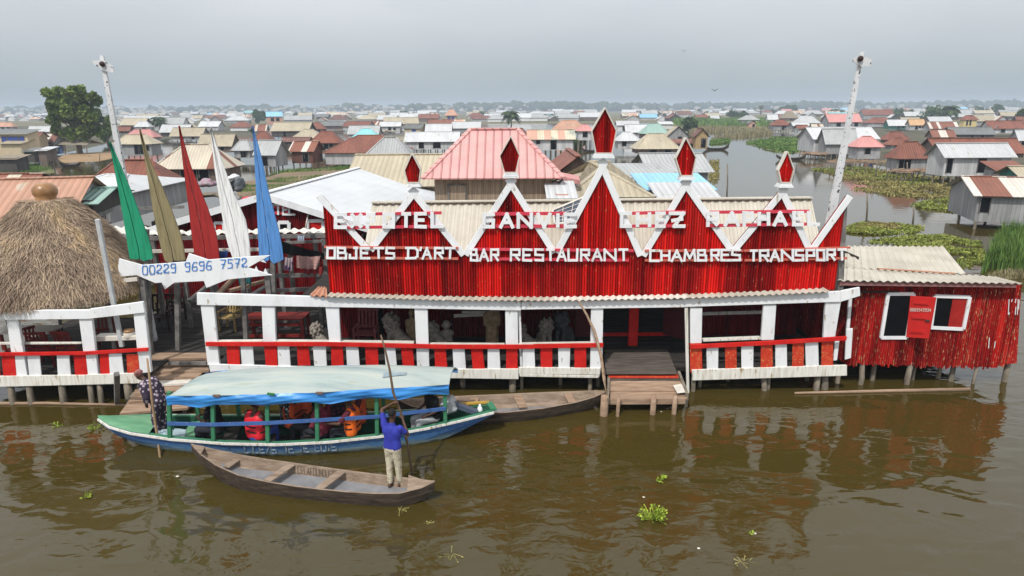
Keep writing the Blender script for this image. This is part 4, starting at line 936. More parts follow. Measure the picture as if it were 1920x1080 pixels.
cloth('black tarpaulin hanging in the shelter left of the red facade', [(528, 452), (608, 474), (608, 486), (530, 476)], 20.0, BLACK)
cloth('red and white patterned cloth hanging in the shelter beside the facade', [(556, 479), (601, 480), (594, 505), (556, 503)], 19.9, pattern('red_white_cloth', (.28, .02, .03), (.55, .48, .42), 9))
cloth('purple cloth hanging in the shelter behind the blue spear', [(534, 482), (549, 482), (548, 508), (531, 506)], 19.9, pattern('purple_cloth', (.12, .05, .18), (.40, .34, .36), 5, 'v'))
cloth('red striped cloth hanging lowest in the shelter beside the facade', [(568, 502), (604, 500), (604, 515), (570, 514)], 19.95, pattern('red_stripe_cloth', (.38, .02, .02), (.05, .012, .012), 12))
cloth('blue cloth hanging between the red and the white spear', [(411, 470), (428, 469), (425, 486), (412, 486)], 20.1, plain('blue_cloth', (.03, .07, .25), .8))
cloth('pale blue cloth hanging under the shelter roof edge', [(558, 441), (571, 441), (570, 452), (557, 452)], 20.3, plain('pale_blue_cloth', (.45, .52, .62), .8))
cloth('teal cloth hanging behind the fish shaped sign', [(447, 522), (472, 520), (470, 536), (450, 540)], 20.1, plain('teal_cloth', (.03, .18, .20), .8))
# loose timber pieces on the shelter floor
for i, (xa, ya, xb, yb) in enumerate(((355, 565, 400, 528), (430, 545, 500, 526), (470, 555, 510, 530), (405, 556, 440, 520))):
    t = thing('timber_beam', ['grey beam leaning right of the khaki spear', 'long pale beam lying behind the mouth of the fish sign', 'short beam propped beside the blue spear post', 'thin beam leaning under the belly of the fish sign'][i], 'beam', atY(xa, ya, 20), 0, 'loose beams in the craft shelter')
    k = MB(); k.bar(atY(xa, ya, 19.6), atY(xb, yb, 20.6), .16, .08); k.build('timber', [GREYW, TANW][i % 2], t)
# furniture on the open deck
slat_chair('yellow bamboo chair on the open deck behind the first veranda post', (atY(432, 598, 20.2).x, 20.2, DZ), R(170), CHB)
slat_chair('dark slatted chair beside the thatched roof edge', (atY(296, 598, 20.3).x, 20.3, DZ), R(185), CHD, .8, group='dark slatted chairs')
slat_chair('dark slatted chair behind the khaki spear post', (atY(322, 590, 21.2).x, 21.2, DZ), R(160), CHD, .7, group='dark slatted chairs')
bt = thing('bench_table', 'long red bench table on the open deck behind the veranda rail', 'table', (atY(520, 610, 19.3).x, 19.3, DZ))
xa, xb = atY(466, 600, 19.3).x, atY(572, 600, 19.3).x
k = MB(); k.box(((xa + xb) / 2, 19.3, DZ + .72), (xb - xa + .1, .7, .05)); k.build('tabletop', CHR, bt)
for x in (xa, xb):
    for yy in (19.0, 19.6): k = MB(); k.bar((x, yy, DZ), (x, yy, DZ + .7), .09, .09); k.build('leg', CHR, bt)
k = MB(); k.bar((xa, 19.0, DZ + .2), (xb, 19.0, DZ + .2), .06, .09); k.bar((xa, 19.0, DZ + .55), (xb, 19.0, DZ + .55), .06, .09); k.build('stretcher', CHR, bt)
slat_chair('worn maroon slatted chair on the veranda against the red wall', (atY(683, 625, 18.3).x, 18.55, DZ), R(178), CHW, .62)

# statues
def lion(label, px, py, Y, s, rz, m, group=None):
    c = atY(px, py, Y); t = thing('lion_statue', label, 'statue', (c.x, Y, DZ), rz, group)
    sh = [('e', V(0, -.30, .30), V(.26, .34, .30)), ((0, -.22, .40), (0, .22, .80), .25, .20), ((-.13, .2, .62), (-.14, .30, .08), .10, .075), ((.13, .2, .62), (.14, .30, .08), .10, .075), ((-.14, .28, .06), (-.14, .42, .05), .08, .06), ((.14, .28, .06), (.14, .42, .05), .08, .06),
          ((-.24, -.25, .2), (-.26, .1, .08), .14, .09), ((.24, -.25, .2), (.26, .1, .08), .14, .09), ('e', V(0, .22, .95), V(.29, .25, .34)), ('e', V(0, .36, 1.12), V(.17, .17, .19)), ((0, .42, 1.07), (0, .56, 1.06), .10, .085), ((0, .42, 1.02), (0, .52, .98), .08, .06),
          ((-.13, .26, 1.32), (-.14, .27, 1.37), .06, .04), ((.13, .26, 1.32), (.14, .27, 1.37), .06, .04), ((0, -.6, .12), (.3, -.45, .08), .06, .05)]
    for i in range(26):
        a = i * 2.4; z = .68 + .024 * i; r = .27 * math.sin(math.pi * min(1, (z - .5) / .95)) + .02
        sh.append(('e', V(r * math.cos(a), .2 + r * .85 * math.sin(a), z), V(.07, .07, .08)))
    b = blob('carved_body', [x if x[0] == 'e' else x for x in sh], m, t, .022, 2)
    b.scale = (s, s, s); return t
LG = 'carved statues on the veranda'
lion('large stone lion statue with raised head behind the red rail, beside the maroon chair', 745, 650, 18.3, .80, R(62), STONE, LG)
lion('small pale stone lion statue right of the wide white post', 820, 650, 18.3, .60, R(60), STONE, LG)
lion('pale stone lion statue facing forward, beside the black lion', 1021, 650, 18.5, .68, R(200), STONE, LG)
lion('black lion statue in the corner of the veranda beside the maroon door', 1056, 650, 18.7, .78, R(150), STONED, LG)
lion('dark lion statue on the open deck left of the third white post', 602, 650, 18.2, .62, R(60), STONE, LG)
lion('stone lion statue half hidden behind the wide middle post', 984, 650, 18.4, .55, R(70), STONE, LG)
st = thing('figure_statue', 'tan carved robed figure with hands folded, standing behind the rail', 'statue', (atY(923, 650, 18.5).x, 18.5, DZ), R(180), LG)
b = blob('carved_body', [((0, 0, .05), (0, 0, .75), .20, .19), ((-.08, 0, .7), (-.13, 0, 1.02), .14, .09), ((.08, 0, .7), (.13, 0, 1.02), .14, .09), ((0, 0, 1.0), (0, .02, 1.15), .07, .06), ('e', V(0, .03, 1.22), V(.085, .1, .115)), ((0, .12, 1.22), (0, .14, 1.19), .014, .02), ((-.2, 0, .98), (-.2, .08, .70), .055, .05), ((.2, 0, .98), (.2, .08, .70), .055, .05), ((-.2, .08, .70), (-.03, .2, .72), .05, .04), ((.2, .08, .70), (.03, .2, .72), .05, .04), ((-.09, .12, .1), (-.09, .16, .8), .06, .05), ((.09, .12, .1), (.09, .16, .8), .06, .05)], STONEB, st, .02, 2)
st2 = thing('bust_statue', 'small round headed stone bust just right of the small lion', 'statue', (atY(838, 650, 18.5).x, 18.5, DZ), R(200), LG)
blob('carved_body', [((0, 0, .05), (0, 0, .35), .2, .17), ((-.1, 0, .4), (.1, 0, .4), .13, .13), ((0, 0, .45), (0, .02, .6), .07, .06), ('e', V(0, .03, .68), V(.12, .13, .15)), ((0, .15, .68), (0, .17, .65), .02, .025), ((-.12, .02, .7), (-.13, .02, .66), .03, .03), ((.12, .02, .7), (.13, .02, .66), .03, .03)], STONE, st2, .02, 2)
for sx_ in (0,):
    st3 = thing('figure_statue', 'narrow tan carved figure half hidden behind the wide white post', 'statue', (atY(774, 650, 18.4).x, 18.45, DZ), R(190), LG)
    blob('carved_body', [((0, 0, .05), (0, 0, .7), .15, .13), ((-.09, 0, .8), (.09, 0, .8), .10, .10), ((0, 0, .85), (0, 0, 1.0), .06, .06), ('e', V(0, .02, 1.06), V(.085, .1, .12)), ((0, .11, 1.06), (0, .13, 1.03), .015, .02), ((-.15, 0, .82), (-.14, .08, .5), .05, .04), ((.15, 0, .82), (.14, .08, .5), .05, .04)], STONEB, st3, .02, 2)

# ================================================================ RED SHACK (right)
sh_ = thing('red_shack', 'red stem walled shack on stilts with cream tin roof at the right end', 'hut', (9.8, 18, 0))
YK = 17.25
stem_wall('wall', pl([(1606, 538), (1740, 536), (1916, 534)], YK), pl([(1606, 682), (1740, 686), (1850, 687), (1907, 682)], YK), YK, sh_, REDK, .06, .09)
pA, pB = atY(1607, 538, YK), atY(1916, 534, YK)
zlo = atY(1700, 684, YK).z
k = MB(); k.box((pA.x + .02, YK + 1.9, (pA.z + zlo) / 2), (.05, 3.7, pA.z - zlo)); k.box((pB.x - .1, YK + 1.9, (pA.z + zlo) / 2 - .25), (.05, 3.7, pA.z - zlo - .5)); k.box(((pA.x + pB.x) / 2, YK + 3.75, (pA.z + zlo) / 2 - .2), (pB.x - pA.x, .05, pA.z - zlo - .4)); k.build('side_wall', REDK, sh_)
k = MB(); k.box(((pA.x + pB.x) / 2, YK + 1.9, zlo + .05), (pB.x - pA.x - .2, 3.6, .08)); k.box(((pA.x + pB.x) / 2, YK + 3.7, zlo / 2 - .2), (pB.x - pA.x - .2, .05, zlo + .5)); k.build('floor', DARKW, sh_)  # upright rear board added below the floor to block light
corr('roof', CREAM, atY(1571, 526, 16.9), atY(1917, 532, 16.9), atY(1865, 519, 18.6), atY(1576, 500, 18.6), sh_, .21, .022)
corr('roof', CREAM, atY(1573, 501, 18.5), atY(1812, 514, 18.5), atY(1769, 462, 21.2), atY(1578, 461, 21.2), sh_, .21, .022)
k = MB(); k.bar(atY(1574, 531, 16.98), atY(1905, 535, 16.98), .05, .11); k.build('fascia', mat('maroon_board', [(.3, (.20, .09, .085)), (.7, (.30, .15, .14))], scale=4), sh_)
k = MB(); k.bar(atY(1645, 506, 18.3) + Vector((0, 0, .04)), atY(1790, 515, 18.3) + Vector((0, 0, .04)), .05, .03); k.build('batten', TERRA, sh_)
def frame(parent, px, Y, w, m=WHITE, name='window_frame', th=.05):
    P = [atY(x, y, Y) for x, y in px]; k = MB()
    for i in range(4):
        a, b = P[i], P[(i + 1) % 4]; d = (b - a).normalized(); o = Vector((0, -.003 * (i % 2), 0)); k.bar(a + o, b + o, w, th, up=(0, -1, 0))
    return k.build(name, m, parent)
def pane(parent, px, Y, m=BLACK, name='opening', th=.02):
    P = [atY(x, y, Y) for x, y in px]; k = MB(); k.prism([P[3], P[2], P[1], P[0]], (0, th, 0)); return k.build(name, m, parent)
w1 = frame(sh_, [(1665, 551), (1713, 551), (1700, 633), (1652, 633)], YK - .06, .09)
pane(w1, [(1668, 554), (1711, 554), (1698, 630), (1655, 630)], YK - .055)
w2 = frame(sh_, [(1753, 555), (1818, 557), (1806, 617), (1745, 614)], YK - .06, .09)
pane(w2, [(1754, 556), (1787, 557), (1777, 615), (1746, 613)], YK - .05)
pane(w2, [(1787, 557), (1817, 558), (1805, 616), (1777, 615)], YK - .05, plain('faded_red_shutter', (.33, .022, .018), .7, spec=.05), 'inner_shutter')
S4 = [atY(x, y, yy) for (x, y), yy in zip([(1707, 555), (1755, 558), (1741, 635), (1699, 632)], (YK - .1, YK - .55, YK - .55, YK - .1))]
k = MB(); nn = (S4[1] - S4[0]).cross(S4[3] - S4[0]).normalized(); nn = nn if nn.y < 0 else -nn
k.prism([S4[3], S4[2], S4[1], S4[0]], nn * -.04); shut = k.build('shutter', mat('bright_red_shutter', [(.3, (.50, .016, .014)), (.7, (.58, .024, .02))], scale=3, rough=.5), sh_)
for f in (.15, .5, .85):
    k = MB(); a = S4[0].lerp(S4[3], f); b = S4[1].lerp(S4[2], f); k.bar(a.lerp(b, .18) + nn * .012, a.lerp(b, .75) + nn * .012, .07, .025, up=nn); k.build('cross_batten', shut.data.materials[0], shut)
k = MB(); k.bar(S4[1].lerp(S4[2], .57).lerp(S4[0].lerp(S4[3], .57), .08) + nn * .01, S4[1].lerp(S4[2], .57).lerp(S4[0].lerp(S4[3], .57), .25) + nn * .01, .05, .03, up=nn); k.build('latch', plain('rusty_latch', (.06, .04, .035), .6), shut)
k = MB(); txt = '0069343934'
for i, ch in enumerate(txt):
    for stq in G[ch]:
        P = []
        for gx, gy in stq:
            u = .06 + (i + gx * .68) * .086; v = .36 - gy * .07 - i * .002
            P.append(S4[0].lerp(S4[1], u).lerp(S4[3].lerp(S4[2], u), v) + nn * .006)
        for a, b in zip(P, P[1:]): k.bar(a, b, .012, .006, up=nn)
k.build('lettering', PALEW, shut)
for x, y0_, y1_ in ((1892, 561, 590), (1898, 561, 566), (1905, 560, 568), (1909, 561, 590), (1905, 575, 590), (1893, 586, 590), (1855, 633, 653), (1866, 640, 652), (1911, 562, 580)):
    k = MB(); k.bar(atY(x, y0_, YK - .035), atY(x - 1.5, y1_, YK - .035), .018, .006, up=(0, -1, 0)); k.build('paint_mark', WHITE, sh_)
for x, yt, yb, Y, r, bd in ((1616, 682, 731, 17.3, .07, .06), (1640, 682, 728, 17.6, .07, 0), (1708, 684, 731, 17.3, .075, -.03), (1716, 684, 725, 17.6, .05, 0), (1764, 684, 724, 17.7, .06, 0), (1789, 684, 727, 17.5, .07, 0), (1832, 685, 729, 17.3, .045, 0), (1891, 676, 728, 17.45, .075, 0), (1755, 684, 708, 19.3, .07, 0), (1660, 684, 708, 19.8, .07, 0)):
    stilt(x, yt, x - (x - 960) * .012, yb, Y, sh_, r, STILT, bd)

# ================================================================ BOATS
def hull(parent, near, far, zs, zb, inset, mats, th=.05, floor=.05, bulge=.55, name='hull'):
    Ns = [atZ(x, y, z) for (x, y), z in zip(near, zs)]; Fs = [atZ(x, y, z) for (x, y), z in zip(far, zs)]
    secs = []
    for N_, F_, b, ins in zip(Ns, Fs, zb, inset):
        C_ = (N_ + F_) / 2; hw = (N_ - F_).length / 2; u = (N_ - C_) / max(hw, 1e-6)
        def p(f, z, t=0): return Vector((C_.x + u.x * (hw * f - t), C_.y + u.y * (hw * f - t), z))
        zt = N_.z; zm = b + (zt - b) * (1 - bulge); fm = ins + (1 - ins) * .62
        t = min(th, hw * .45)
        def q(sg, f, z, tt): return Vector((C_.x + u.x * sg * max(.004, hw * f - tt), C_.y + u.y * sg * max(.004, hw * f - tt), z))
        fl = max(b + floor, -1)
        secs.append([q(1, 1, zt, 0), q(1, fm, zm, 0), q(1, ins, b, 0), q(-1, ins, b, 0), q(-1, fm, zm, 0), q(-1, 1, zt, 0),
                     q(-1, 1, zt, t), q(-1, fm, max(zm, fl), t), q(-1, ins, fl, t), q(1, ins, fl, t), q(1, fm, max(zm, fl), t), q(1, 1, zt, t)])
    mb = MB(); n = 12; base = 0
    for s in secs: mb.v += s
    mi = [0, 0, 0, 0, 0, 2, 1, 1, 1, 1, 1, 2]
    for i in range(len(secs) - 1):
        for j in range(n):
            j2 = (j + 1) % n; mb.face((i * n + j, (i + 1) * n + j, (i + 1) * n + j2, i * n + j2), None, mi[j])
    for i in (0, len(secs) - 1):
        r_ = [i * n + j for j in range(6)]; mb.face(r_ if i else r_[::-1], None, 0)
    o = mb.build(name, mats, parent)
    return o, secs
def lerp_sec(secs, xs, x, j):
    for i in range(len(xs) - 1):
        if xs[i] <= x <= xs[i + 1]:
            t = (x - xs[i]) / (xs[i + 1] - xs[i]); return secs[i][j].lerp(secs[i + 1][j], t)
    return secs[-1][j] if x > xs[-1] else secs[0][j]

# ---------------------------------------------------------------- covered tour boat
tour = thing('tour_boat', 'long blue and green covered passenger boat with pale canopy and blue edge', 'boat', atZ(550, 820, 0))
def hull_blue():
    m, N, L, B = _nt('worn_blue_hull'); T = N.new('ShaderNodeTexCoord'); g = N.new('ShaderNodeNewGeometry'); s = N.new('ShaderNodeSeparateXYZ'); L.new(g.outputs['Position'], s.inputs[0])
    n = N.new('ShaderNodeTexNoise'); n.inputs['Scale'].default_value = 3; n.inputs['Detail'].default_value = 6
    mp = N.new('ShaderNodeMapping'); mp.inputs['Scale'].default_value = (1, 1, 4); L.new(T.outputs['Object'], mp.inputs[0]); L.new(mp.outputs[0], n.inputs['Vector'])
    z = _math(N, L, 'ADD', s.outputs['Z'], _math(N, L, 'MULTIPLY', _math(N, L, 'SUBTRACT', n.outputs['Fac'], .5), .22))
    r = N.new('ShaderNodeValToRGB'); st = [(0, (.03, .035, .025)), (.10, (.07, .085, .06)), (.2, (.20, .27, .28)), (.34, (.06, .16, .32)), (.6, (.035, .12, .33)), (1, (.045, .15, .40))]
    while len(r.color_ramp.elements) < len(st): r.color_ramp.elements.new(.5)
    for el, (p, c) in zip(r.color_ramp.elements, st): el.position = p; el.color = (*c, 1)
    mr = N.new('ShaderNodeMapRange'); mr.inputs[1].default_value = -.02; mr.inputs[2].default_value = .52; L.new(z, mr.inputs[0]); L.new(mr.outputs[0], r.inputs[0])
    n2 = N.new('ShaderNodeTexNoise'); n2.inputs['Scale'].default_value = 9; n2.inputs['Detail'].default_value = 5; L.new(mp.outputs[0], n2.inputs['Vector'])
    mr2 = N.new('ShaderNodeMapRange'); mr2.inputs[1].default_value = .60; mr2.inputs[2].default_value = .66; L.new(n2.outputs['Fac'], mr2.inputs[0])
    x = N.new('ShaderNodeMix'); x.data_type = 'RGBA'; L.new(mr2.outputs[0], x.inputs[0]); L.new(r.outputs[0], x.inputs[6]); x.inputs[7].default_value = (.20, .24, .25, 1)
    L.new(x.outputs[2], B.inputs['Base Color']); B.inputs['Roughness'].default_value = .5
    b = N.new('ShaderNodeBump'); b.inputs['Strength'].default_value = .3; b.inputs['Distance'].default_value = .02; L.new(n2.outputs['Fac'], b.inputs['Height']); L.new(b.outputs[0], B.inputs['Normal'])
    return m
HB = hull_blue()
XS = [184, 205, 245, 320, 420, 520, 620, 720, 800, 862, 926]
near = [(184, 784), (205, 798), (245, 810), (320, 821), (420, 829), (520, 831), (620, 826), (720, 815), (800, 801), (862, 787), (926, 771)]
far = [(184, 782), (232, 779), (280, 777), (350, 777), (440, 777), (530, 777), (625, 775), (720, 771), (800, 766), (860, 761), (917, 757)]
TZ = [.62, .57, .50, .44, .41, .40, .40, .42, .47, .54, .62]
TB = [.50, .25, .06, -.1, -.15, -.15, -.15, -.15, -.1, .16, .50]
TI = [.3, .35, .45, .6, .68, .7, .7, .7, .68, .6, .7]
hl, ts = hull(tour, near, far, TZ, TB, TI, [HB, plain('dark_green_inside', (.016, .07, .04), .8, spec=.1), GREENP], .10, .14)  # inside green darkened in the colour for canopy shade
# pale rubbing strake and green capping along both gunwales
for j, ins_ in ((0, 0), (5, 0)):
    mb = MB()
    pts = [s[j] for s in ts]
    for a, b in zip(pts, pts[1:]): mb.bar(a + Vector((0, -.015 if j == 0 else .015, -.03)), b + Vector((0, -.015 if j == 0 else .015, -.03)), .035, .05)
    mb.build('rubbing_strake', WHITE2, hl)
# bow deck
def lz(p, dz): return Vector((p.x, p.y, p.z + dz))
mb = MB(); rows = []
for i in range(4):
    a, b = ts[i][0], ts[i][5]
    if i == 3: a, b = ts[2][0].lerp(ts[3][0], .45), ts[2][5].lerp(ts[3][5], .45)
    rows.append([lz(a.lerp(b, k / 6), .012 + .05 * math.sin(math.pi * k / 6)) for k in range(7)])
mb.grid(rows); mb.build('bow_deck', GREEND, tour, True)
# stern transom cap and side decks
mb = MB(); a, b = ts[-1][0], ts[-1][5]; mb.bar(lz(a, .03), lz(b, .03), .14, .05); mb.build('transom_cap', GREENP, tour)
mb = MB(); a, b = ts[8][5], ts[10][5]; mb.bar(lz(a, .06), lz(b, .04), .1, .04); mb.build('yellow_board', plain('yellow_board', (.42, .26, .05), .6), tour)
mb = MB()
for i in range(3, 9):
    a, b = ts[i][9], ts[i][8]
    rows = None
mb.grid([[lz(ts[i][9].lerp(ts[i][8], k / 3), .02) for k in range(4)] for i in range(2, 9)]); mb.build('floor_boards', DARKW, tour)  # dark tone stands in for the canopy's shade on the floor
def bt(x, f, z):      # a point in the boat: photo x along it, f 0 near .. 1 far gunwale, height z
    a = lerp_sec(ts, XS, x, 0); b = lerp_sec(ts, XS, x, 5); p = a.lerp(b, f); return Vector((p.x, p.y, z))
# benches
for x in (345, 425, 500, 580, 655, 730, 800):
    mb = MB(); mb.bar(bt(x, .12, .31), bt(x, .88, .31), .3, .04); mb.build('bench', GREEND if x < 400 else DARKW, tour)  # benches under the canopy coloured dark to imitate its shade
# posts, rails
NP = [(318, 742), (400, 752), (502, 751), (595, 749), (707, 744), (835, 730)]
for x, yt in NP:
    b_ = bt(x, .02, 0); t_ = atY(x - 1, yt - 8, b_.y); mb = MB(); mb.bar(Vector((b_.x, b_.y, lerp_sec(ts, XS, x, 0).z - .02)), t_, .085, .075, up=(0, -1, 0)); mb.build('canopy_post', GREENP, tour, bevel=.006)
for x in (345, 430, 520, 612, 720, 838):
    b_ = bt(x, .97, 0); mb = MB(); mb.bar(Vector((b_.x, b_.y, lerp_sec(ts, XS, x, 5).z - .02)), (b_.x, b_.y, 1.34 if x < 400 else 1.46), .08, .07); mb.build('canopy_post', GREENP, tour)
RA = [(314, 794), (400, 796), (502, 793), (595, 788), (707, 781), (836, 766)]
rp = [atY(x, y, bt(x, .0, 0).y - .03) for x, y in RA]
for a, b in zip(rp, rp[1:]): mb = MB(); mb.bar(a, b, .04, .075); mb.build('side_rail', BLUED, tour)
# canopy
TARP = mat('faded_canopy', [(.3, (.235, .30, .30)), (.5, (.35, .40, .385)), (.7, (.42, .45, .41))], scale=1.6, stretch=(.35, 2.2, 1), rough=.9, spec=.08, bump=.12, spots=(3.5, .63, (.33, .35, .28)))
BLUET = mat('blue_tarpaulin', [(.3, (.025, .17, .48)), (.6, (.05, .27, .66)), (.8, (.10, .38, .72))], scale=2.2, stretch=(.5, 1, 3), rough=.35, bump=.3, spec=.5)
CX = [314, 325, 345, 380, 440, 520, 600, 680, 760, 842]
nearY = [743, 742, 742, 742, 741, 739, 736, 731, 727, 721]
crown = [.0, .10, .17, .21, .22, .23, .23, .23, .22, .20]
rows = []
for x, y, cr_ in zip(CX, nearY, crown):
    yn = bt(x, -.04, 0).y; n_ = atY(x, y, yn); f_ = bt(x, 1.03, 0); f_.z = n_.z
    f_.x = n_.x + .25 * (1 if x < 700 else .5)
    rows.append([n_.lerp(f_, k / 10) + Vector((0, 0, cr_ * math.sin(math.pi * (k / 10)) ** .75)) for k in range(11)])
mb = MB(); mb.grid(rows); mb.grid([[p - Vector((0, 0, .03)) for p in r_] for r_ in rows])
for r_ in (rows[0], rows[-1]): mb.grid([r_, [p - Vector((0, 0, .03)) for p in r_]])
can = mb.build('canopy', TARP, tour, True)
mb = MB(); P = [atY(711, 713, rows[7][3].y), atY(752, 711, rows[7][3].y), atY(754, 718, rows[7][2].y), atY(712, 721, rows[7][2].y)]
P = []
for (x, k) in ((7.36, 3.4), (7.6, 3.15), (7.93, 3.3), (7.94, 2.6), (7.6, 2.3), (7.38, 2.0)):
    i = int(x); j = int(k); a = rows[i][j].lerp(rows[i][j + 1], k - j); b = rows[i + 1][j].lerp(rows[i + 1][j + 1], k - j); P.append(a.lerp(b, x - i) + Vector((0, -.008, .02)))
mb.poly(P); mb.poly([p - Vector((0, 0, .01)) for p in P][::-1]); mb.build('patch', plain('grey_patch', (.23, .29, .33), .7), can)
# blue valance, folded and hanging
def valance(idx, sgn, drop):
    mb = MB(); top = [r_[idx] for r_ in rows]; fine = []
    for a, b in zip(top, top[1:]):
        n_ = max(2, int((b - a).length / .07)); fine += [a.lerp(b, k / n_) for k in range(n_)]
    fine.append(top[-1]); m_ = len(fine); R_ = []
    for j in range(8):
        s = j / 7; L_ = []
        for i, p in enumerate(fine):
            ph = i / m_ * 12.0; sag = 1 - .22 * abs(math.cos(i / m_ * math.pi * 4.4))
            fold = .030 * math.sin(ph * 2.1 + s * 6) + .030 * math.sin(s * 11 + ph * 1.1 + math.sin(ph * .37) * 2)
            L_.append(p + Vector((0, sgn * (-.02 - .035 * math.sin(s * math.pi) - abs(fold)), .015 - drop * sag * s)))
        R_.append(L_)
    mb.grid(R_); mb.grid([[p + Vector((0, sgn * .012, 0)) for p in r_] for r_ in R_]); return mb.build('valance', BLUET, can, True)
vl = valance(0, 1, .27); valance(10, -1, .12)
for x, y, m in ((406, 742, plain('brown_batten', (.16, .11, .09), .7)), (508, 739, plain('green_leaf_patch', (.03, .16, .05), .6)), (599, 737, plain('brown_batten2', (.16, .11, .09), .7))):
    p = atY(x, y, bt(x, -.04, 0).y - .10); mb = MB(); mb.box(p, (.16, .03, .06), Matrix.Rotation(R(8 if x == 508 else 0), 3, 'Y')); mb.build('clip', m, can, bevel=.008)
# outboard engine and stern gear
eng = thing('outboard_motor', 'grey and black outboard motor lying tilted in the stern of the covered boat', 'engine', bt(850, .5, .5))
mb = MB(); a, b = bt(838, .45, .95), bt(848, .42, .62); mb.bar(a, b, .34, .36); mb.build('engine_cover', plain('grey_cowling', (.38, .39, .40), .4), eng, bevel=.06)
mb = MB(); mb.bar(bt(846, .35, .85), bt(897, .3, .56), .13, .16); mb.build('shaft_housing', plain('dark_housing', (.06, .075, .11), .45), eng, bevel=.03)
mb = MB(); mb.tube([bt(836, .4, .72), bt(815, .3, .62), bt(800, .3, .6)], [.03, .025, .03], 8); mb.build('tiller', BLACK, eng, True)
mb = MB(); c = bt(890, .35, .5)
for k in range(3):
    a = 2.1 * k; mb.box(c + Vector((.02, math.cos(a) * .07, math.sin(a) * .07)), (.02, .05, .13), Matrix.Rotation(a + .4, 3, 'X'))
mb.build('propeller', plain('propeller_metal', (.12, .12, .12), .4), eng)
jug = thing('white_jug', 'small white jug on the stern of the covered boat', 'jug', bt(902, .4, .6))
mb = MB(); c = bt(902, .35, .56); mb.lathe(c, [(0, 0), (.06, 0), (.07, .06), (.05, .13), (.025, .16), (.025, .2), (0, .2)], 12); mb.build('vessel', WHITE, jug, True)
for i, (x, f, an) in enumerate(((300, .25, .5), (306, .3, .7), (326, .3, .35))):
    t = thing('pale_box', ['pale blue slab lying nearest the boatman in the bow', 'pale blue slab lying under the first green canopy post', 'pale blue slab leaning right of the first canopy post'][i], 'slab', bt(x, f, .3), 0, 'pale slabs in the bow of the covered boat')
    mb = MB(); mb.box(bt(x, f, .36), (.26, .42, .06), Matrix.Rotation(an, 3, 'Z') @ Matrix.Rotation(.35, 3, 'Y')); mb.build('slab', plain('pale_blue_slab', (.38, .50, .55), .6), t, bevel=.01)
# faded painted lettering along the hull
words = ['L', 'C', 'CE/S', 'IE', 'IE', 'EOIS']; starts = [426, 457, 473, 533, 561, 589]
WID = {'I': 7, '/': 10}
rr = random.Random(3); FLAKE = mat('flaking_white_letters', [(.42, (.05, .13, .28)), (.5, (.22, .28, .35)), (.7, (.38, .42, .44))], scale=11, rough=.7)
for text, xx in zip(words, starts):
    mb = MB()
    for ch in text:
        w = WID.get(ch, 12)
        for stq in G[ch]:
            P = []
            for gx, gy in stq:
                x = xx + gx * (w - 3); top, low = lerp_sec(ts, XS, x, 0), lerp_sec(ts, XS, x, 1)
                P.append(top.lerp(low, .92 - gy * .66) + Vector((0, -.014, -.002)))
            for a, b in zip(P, P[1:]): mb.bar(a, b, .034, .005, up=(0, -1, 0))
        xx += w
    mb.build('lettering', FLAKE, hl)

# ---------------------------------------------------------------- canoes
CANOE = mat('weathered_canoe_wood', [(.3, (.17, .12, .085)), (.55, (.28, .21, .155)), (.8, (.38, .305, .24))], scale=4, stretch=(.6, 3, 3), rough=.8, bump=.2)
CANOED = mat('wet_canoe_side', [(.3, (.022, .016, .012)), (.55, (.06, .044, .032)), (.75, (.12, .09, .066))], scale=4, stretch=(.5, 2, 4), rough=.6, bump=.25)
CANFL = mat('grey_wet_canoe_floor', [(.3, (.15, .15, .16)), (.7, (.24, .24, .25))], scale=3, rough=.45, spots=(14, .74, (.5, .5, .5)))
cano = thing('wooden_canoe', 'open weathered wooden canoe with three thwarts in front of the covered boat', 'canoe', atZ(600, 915, 0))
XC = [358, 378, 410, 450, 500, 550, 600, 650, 700, 750, 790, 815]
nr = [(358, 833), (376, 853), (404, 873), (447, 892), (500, 904), (550, 912), (600, 918), (650, 923), (700, 926), (748, 926), (790, 916), (815, 904)]
fr = [(358, 833), (385, 838), (418, 845), (455, 853), (505, 861), (555, 868), (605, 875), (655, 882), (703, 888), (752, 894), (790, 899), (815, 902)]
CZ = [.56, .50, .43, .37, .32, .30, .29, .29, .30, .32, .36, .42]
CB = [.40, .18, .02, -.08, -.1, -.1, -.1, -.1, -.1, -.06, .06, .26]
ch_, cs = hull(cano, nr, fr, CZ, CB, [.4, .5, .66, .78, .82, .84, .84, .84, .82, .76, .6, .5], [CANOED, CANOE, CANOE], .045, .19)
mb = MB(); mb.grid([[lz(cs[i][9].lerp(cs[i][8], k / 3), .015) for k in range(4)] for i in range(2, 11)]); mb.build('floor_boards', CANFL, cano)
for (xa, ya), (xb, yb), w in (((453, 856), (424, 876), .16), ((547, 871), (501, 902), .19), ((640, 885), (598, 917), .19)):
    mb = MB(); mb.bar(atZ(xa, ya, .27), atZ(xb, yb, .27), w, .035); mb.build('thwart', CANOE, cano, bevel=.005)
mb = MB(); mb.poly([lz(cs[0][0], .012), lz(cs[1][0], .012), lz(cs[1][5], .012)]); mb.prism([lz(cs[0][0], .012), lz(cs[1][0], .014), lz(cs[1][5], .014)], (0, 0, -.03)); mb.build('bow_board', CANOE, cano)
mb = MB(); mb.grid([[lz(cs[9][0].lerp(cs[9][5], k / 4) + (cs[10][0] - cs[9][0]) * .35, -.05 + .055) for k in range(5)], [lz(cs[10][0].lerp(cs[10][5], k / 4), .008) for k in range(5)], [lz(cs[11][0].lerp(cs[11][5], k / 4), .008) for k in range(5)]]); mb.build('stern_board', CANOE, cano)
mb = MB(); text = 'CELAFOUNOUSE'
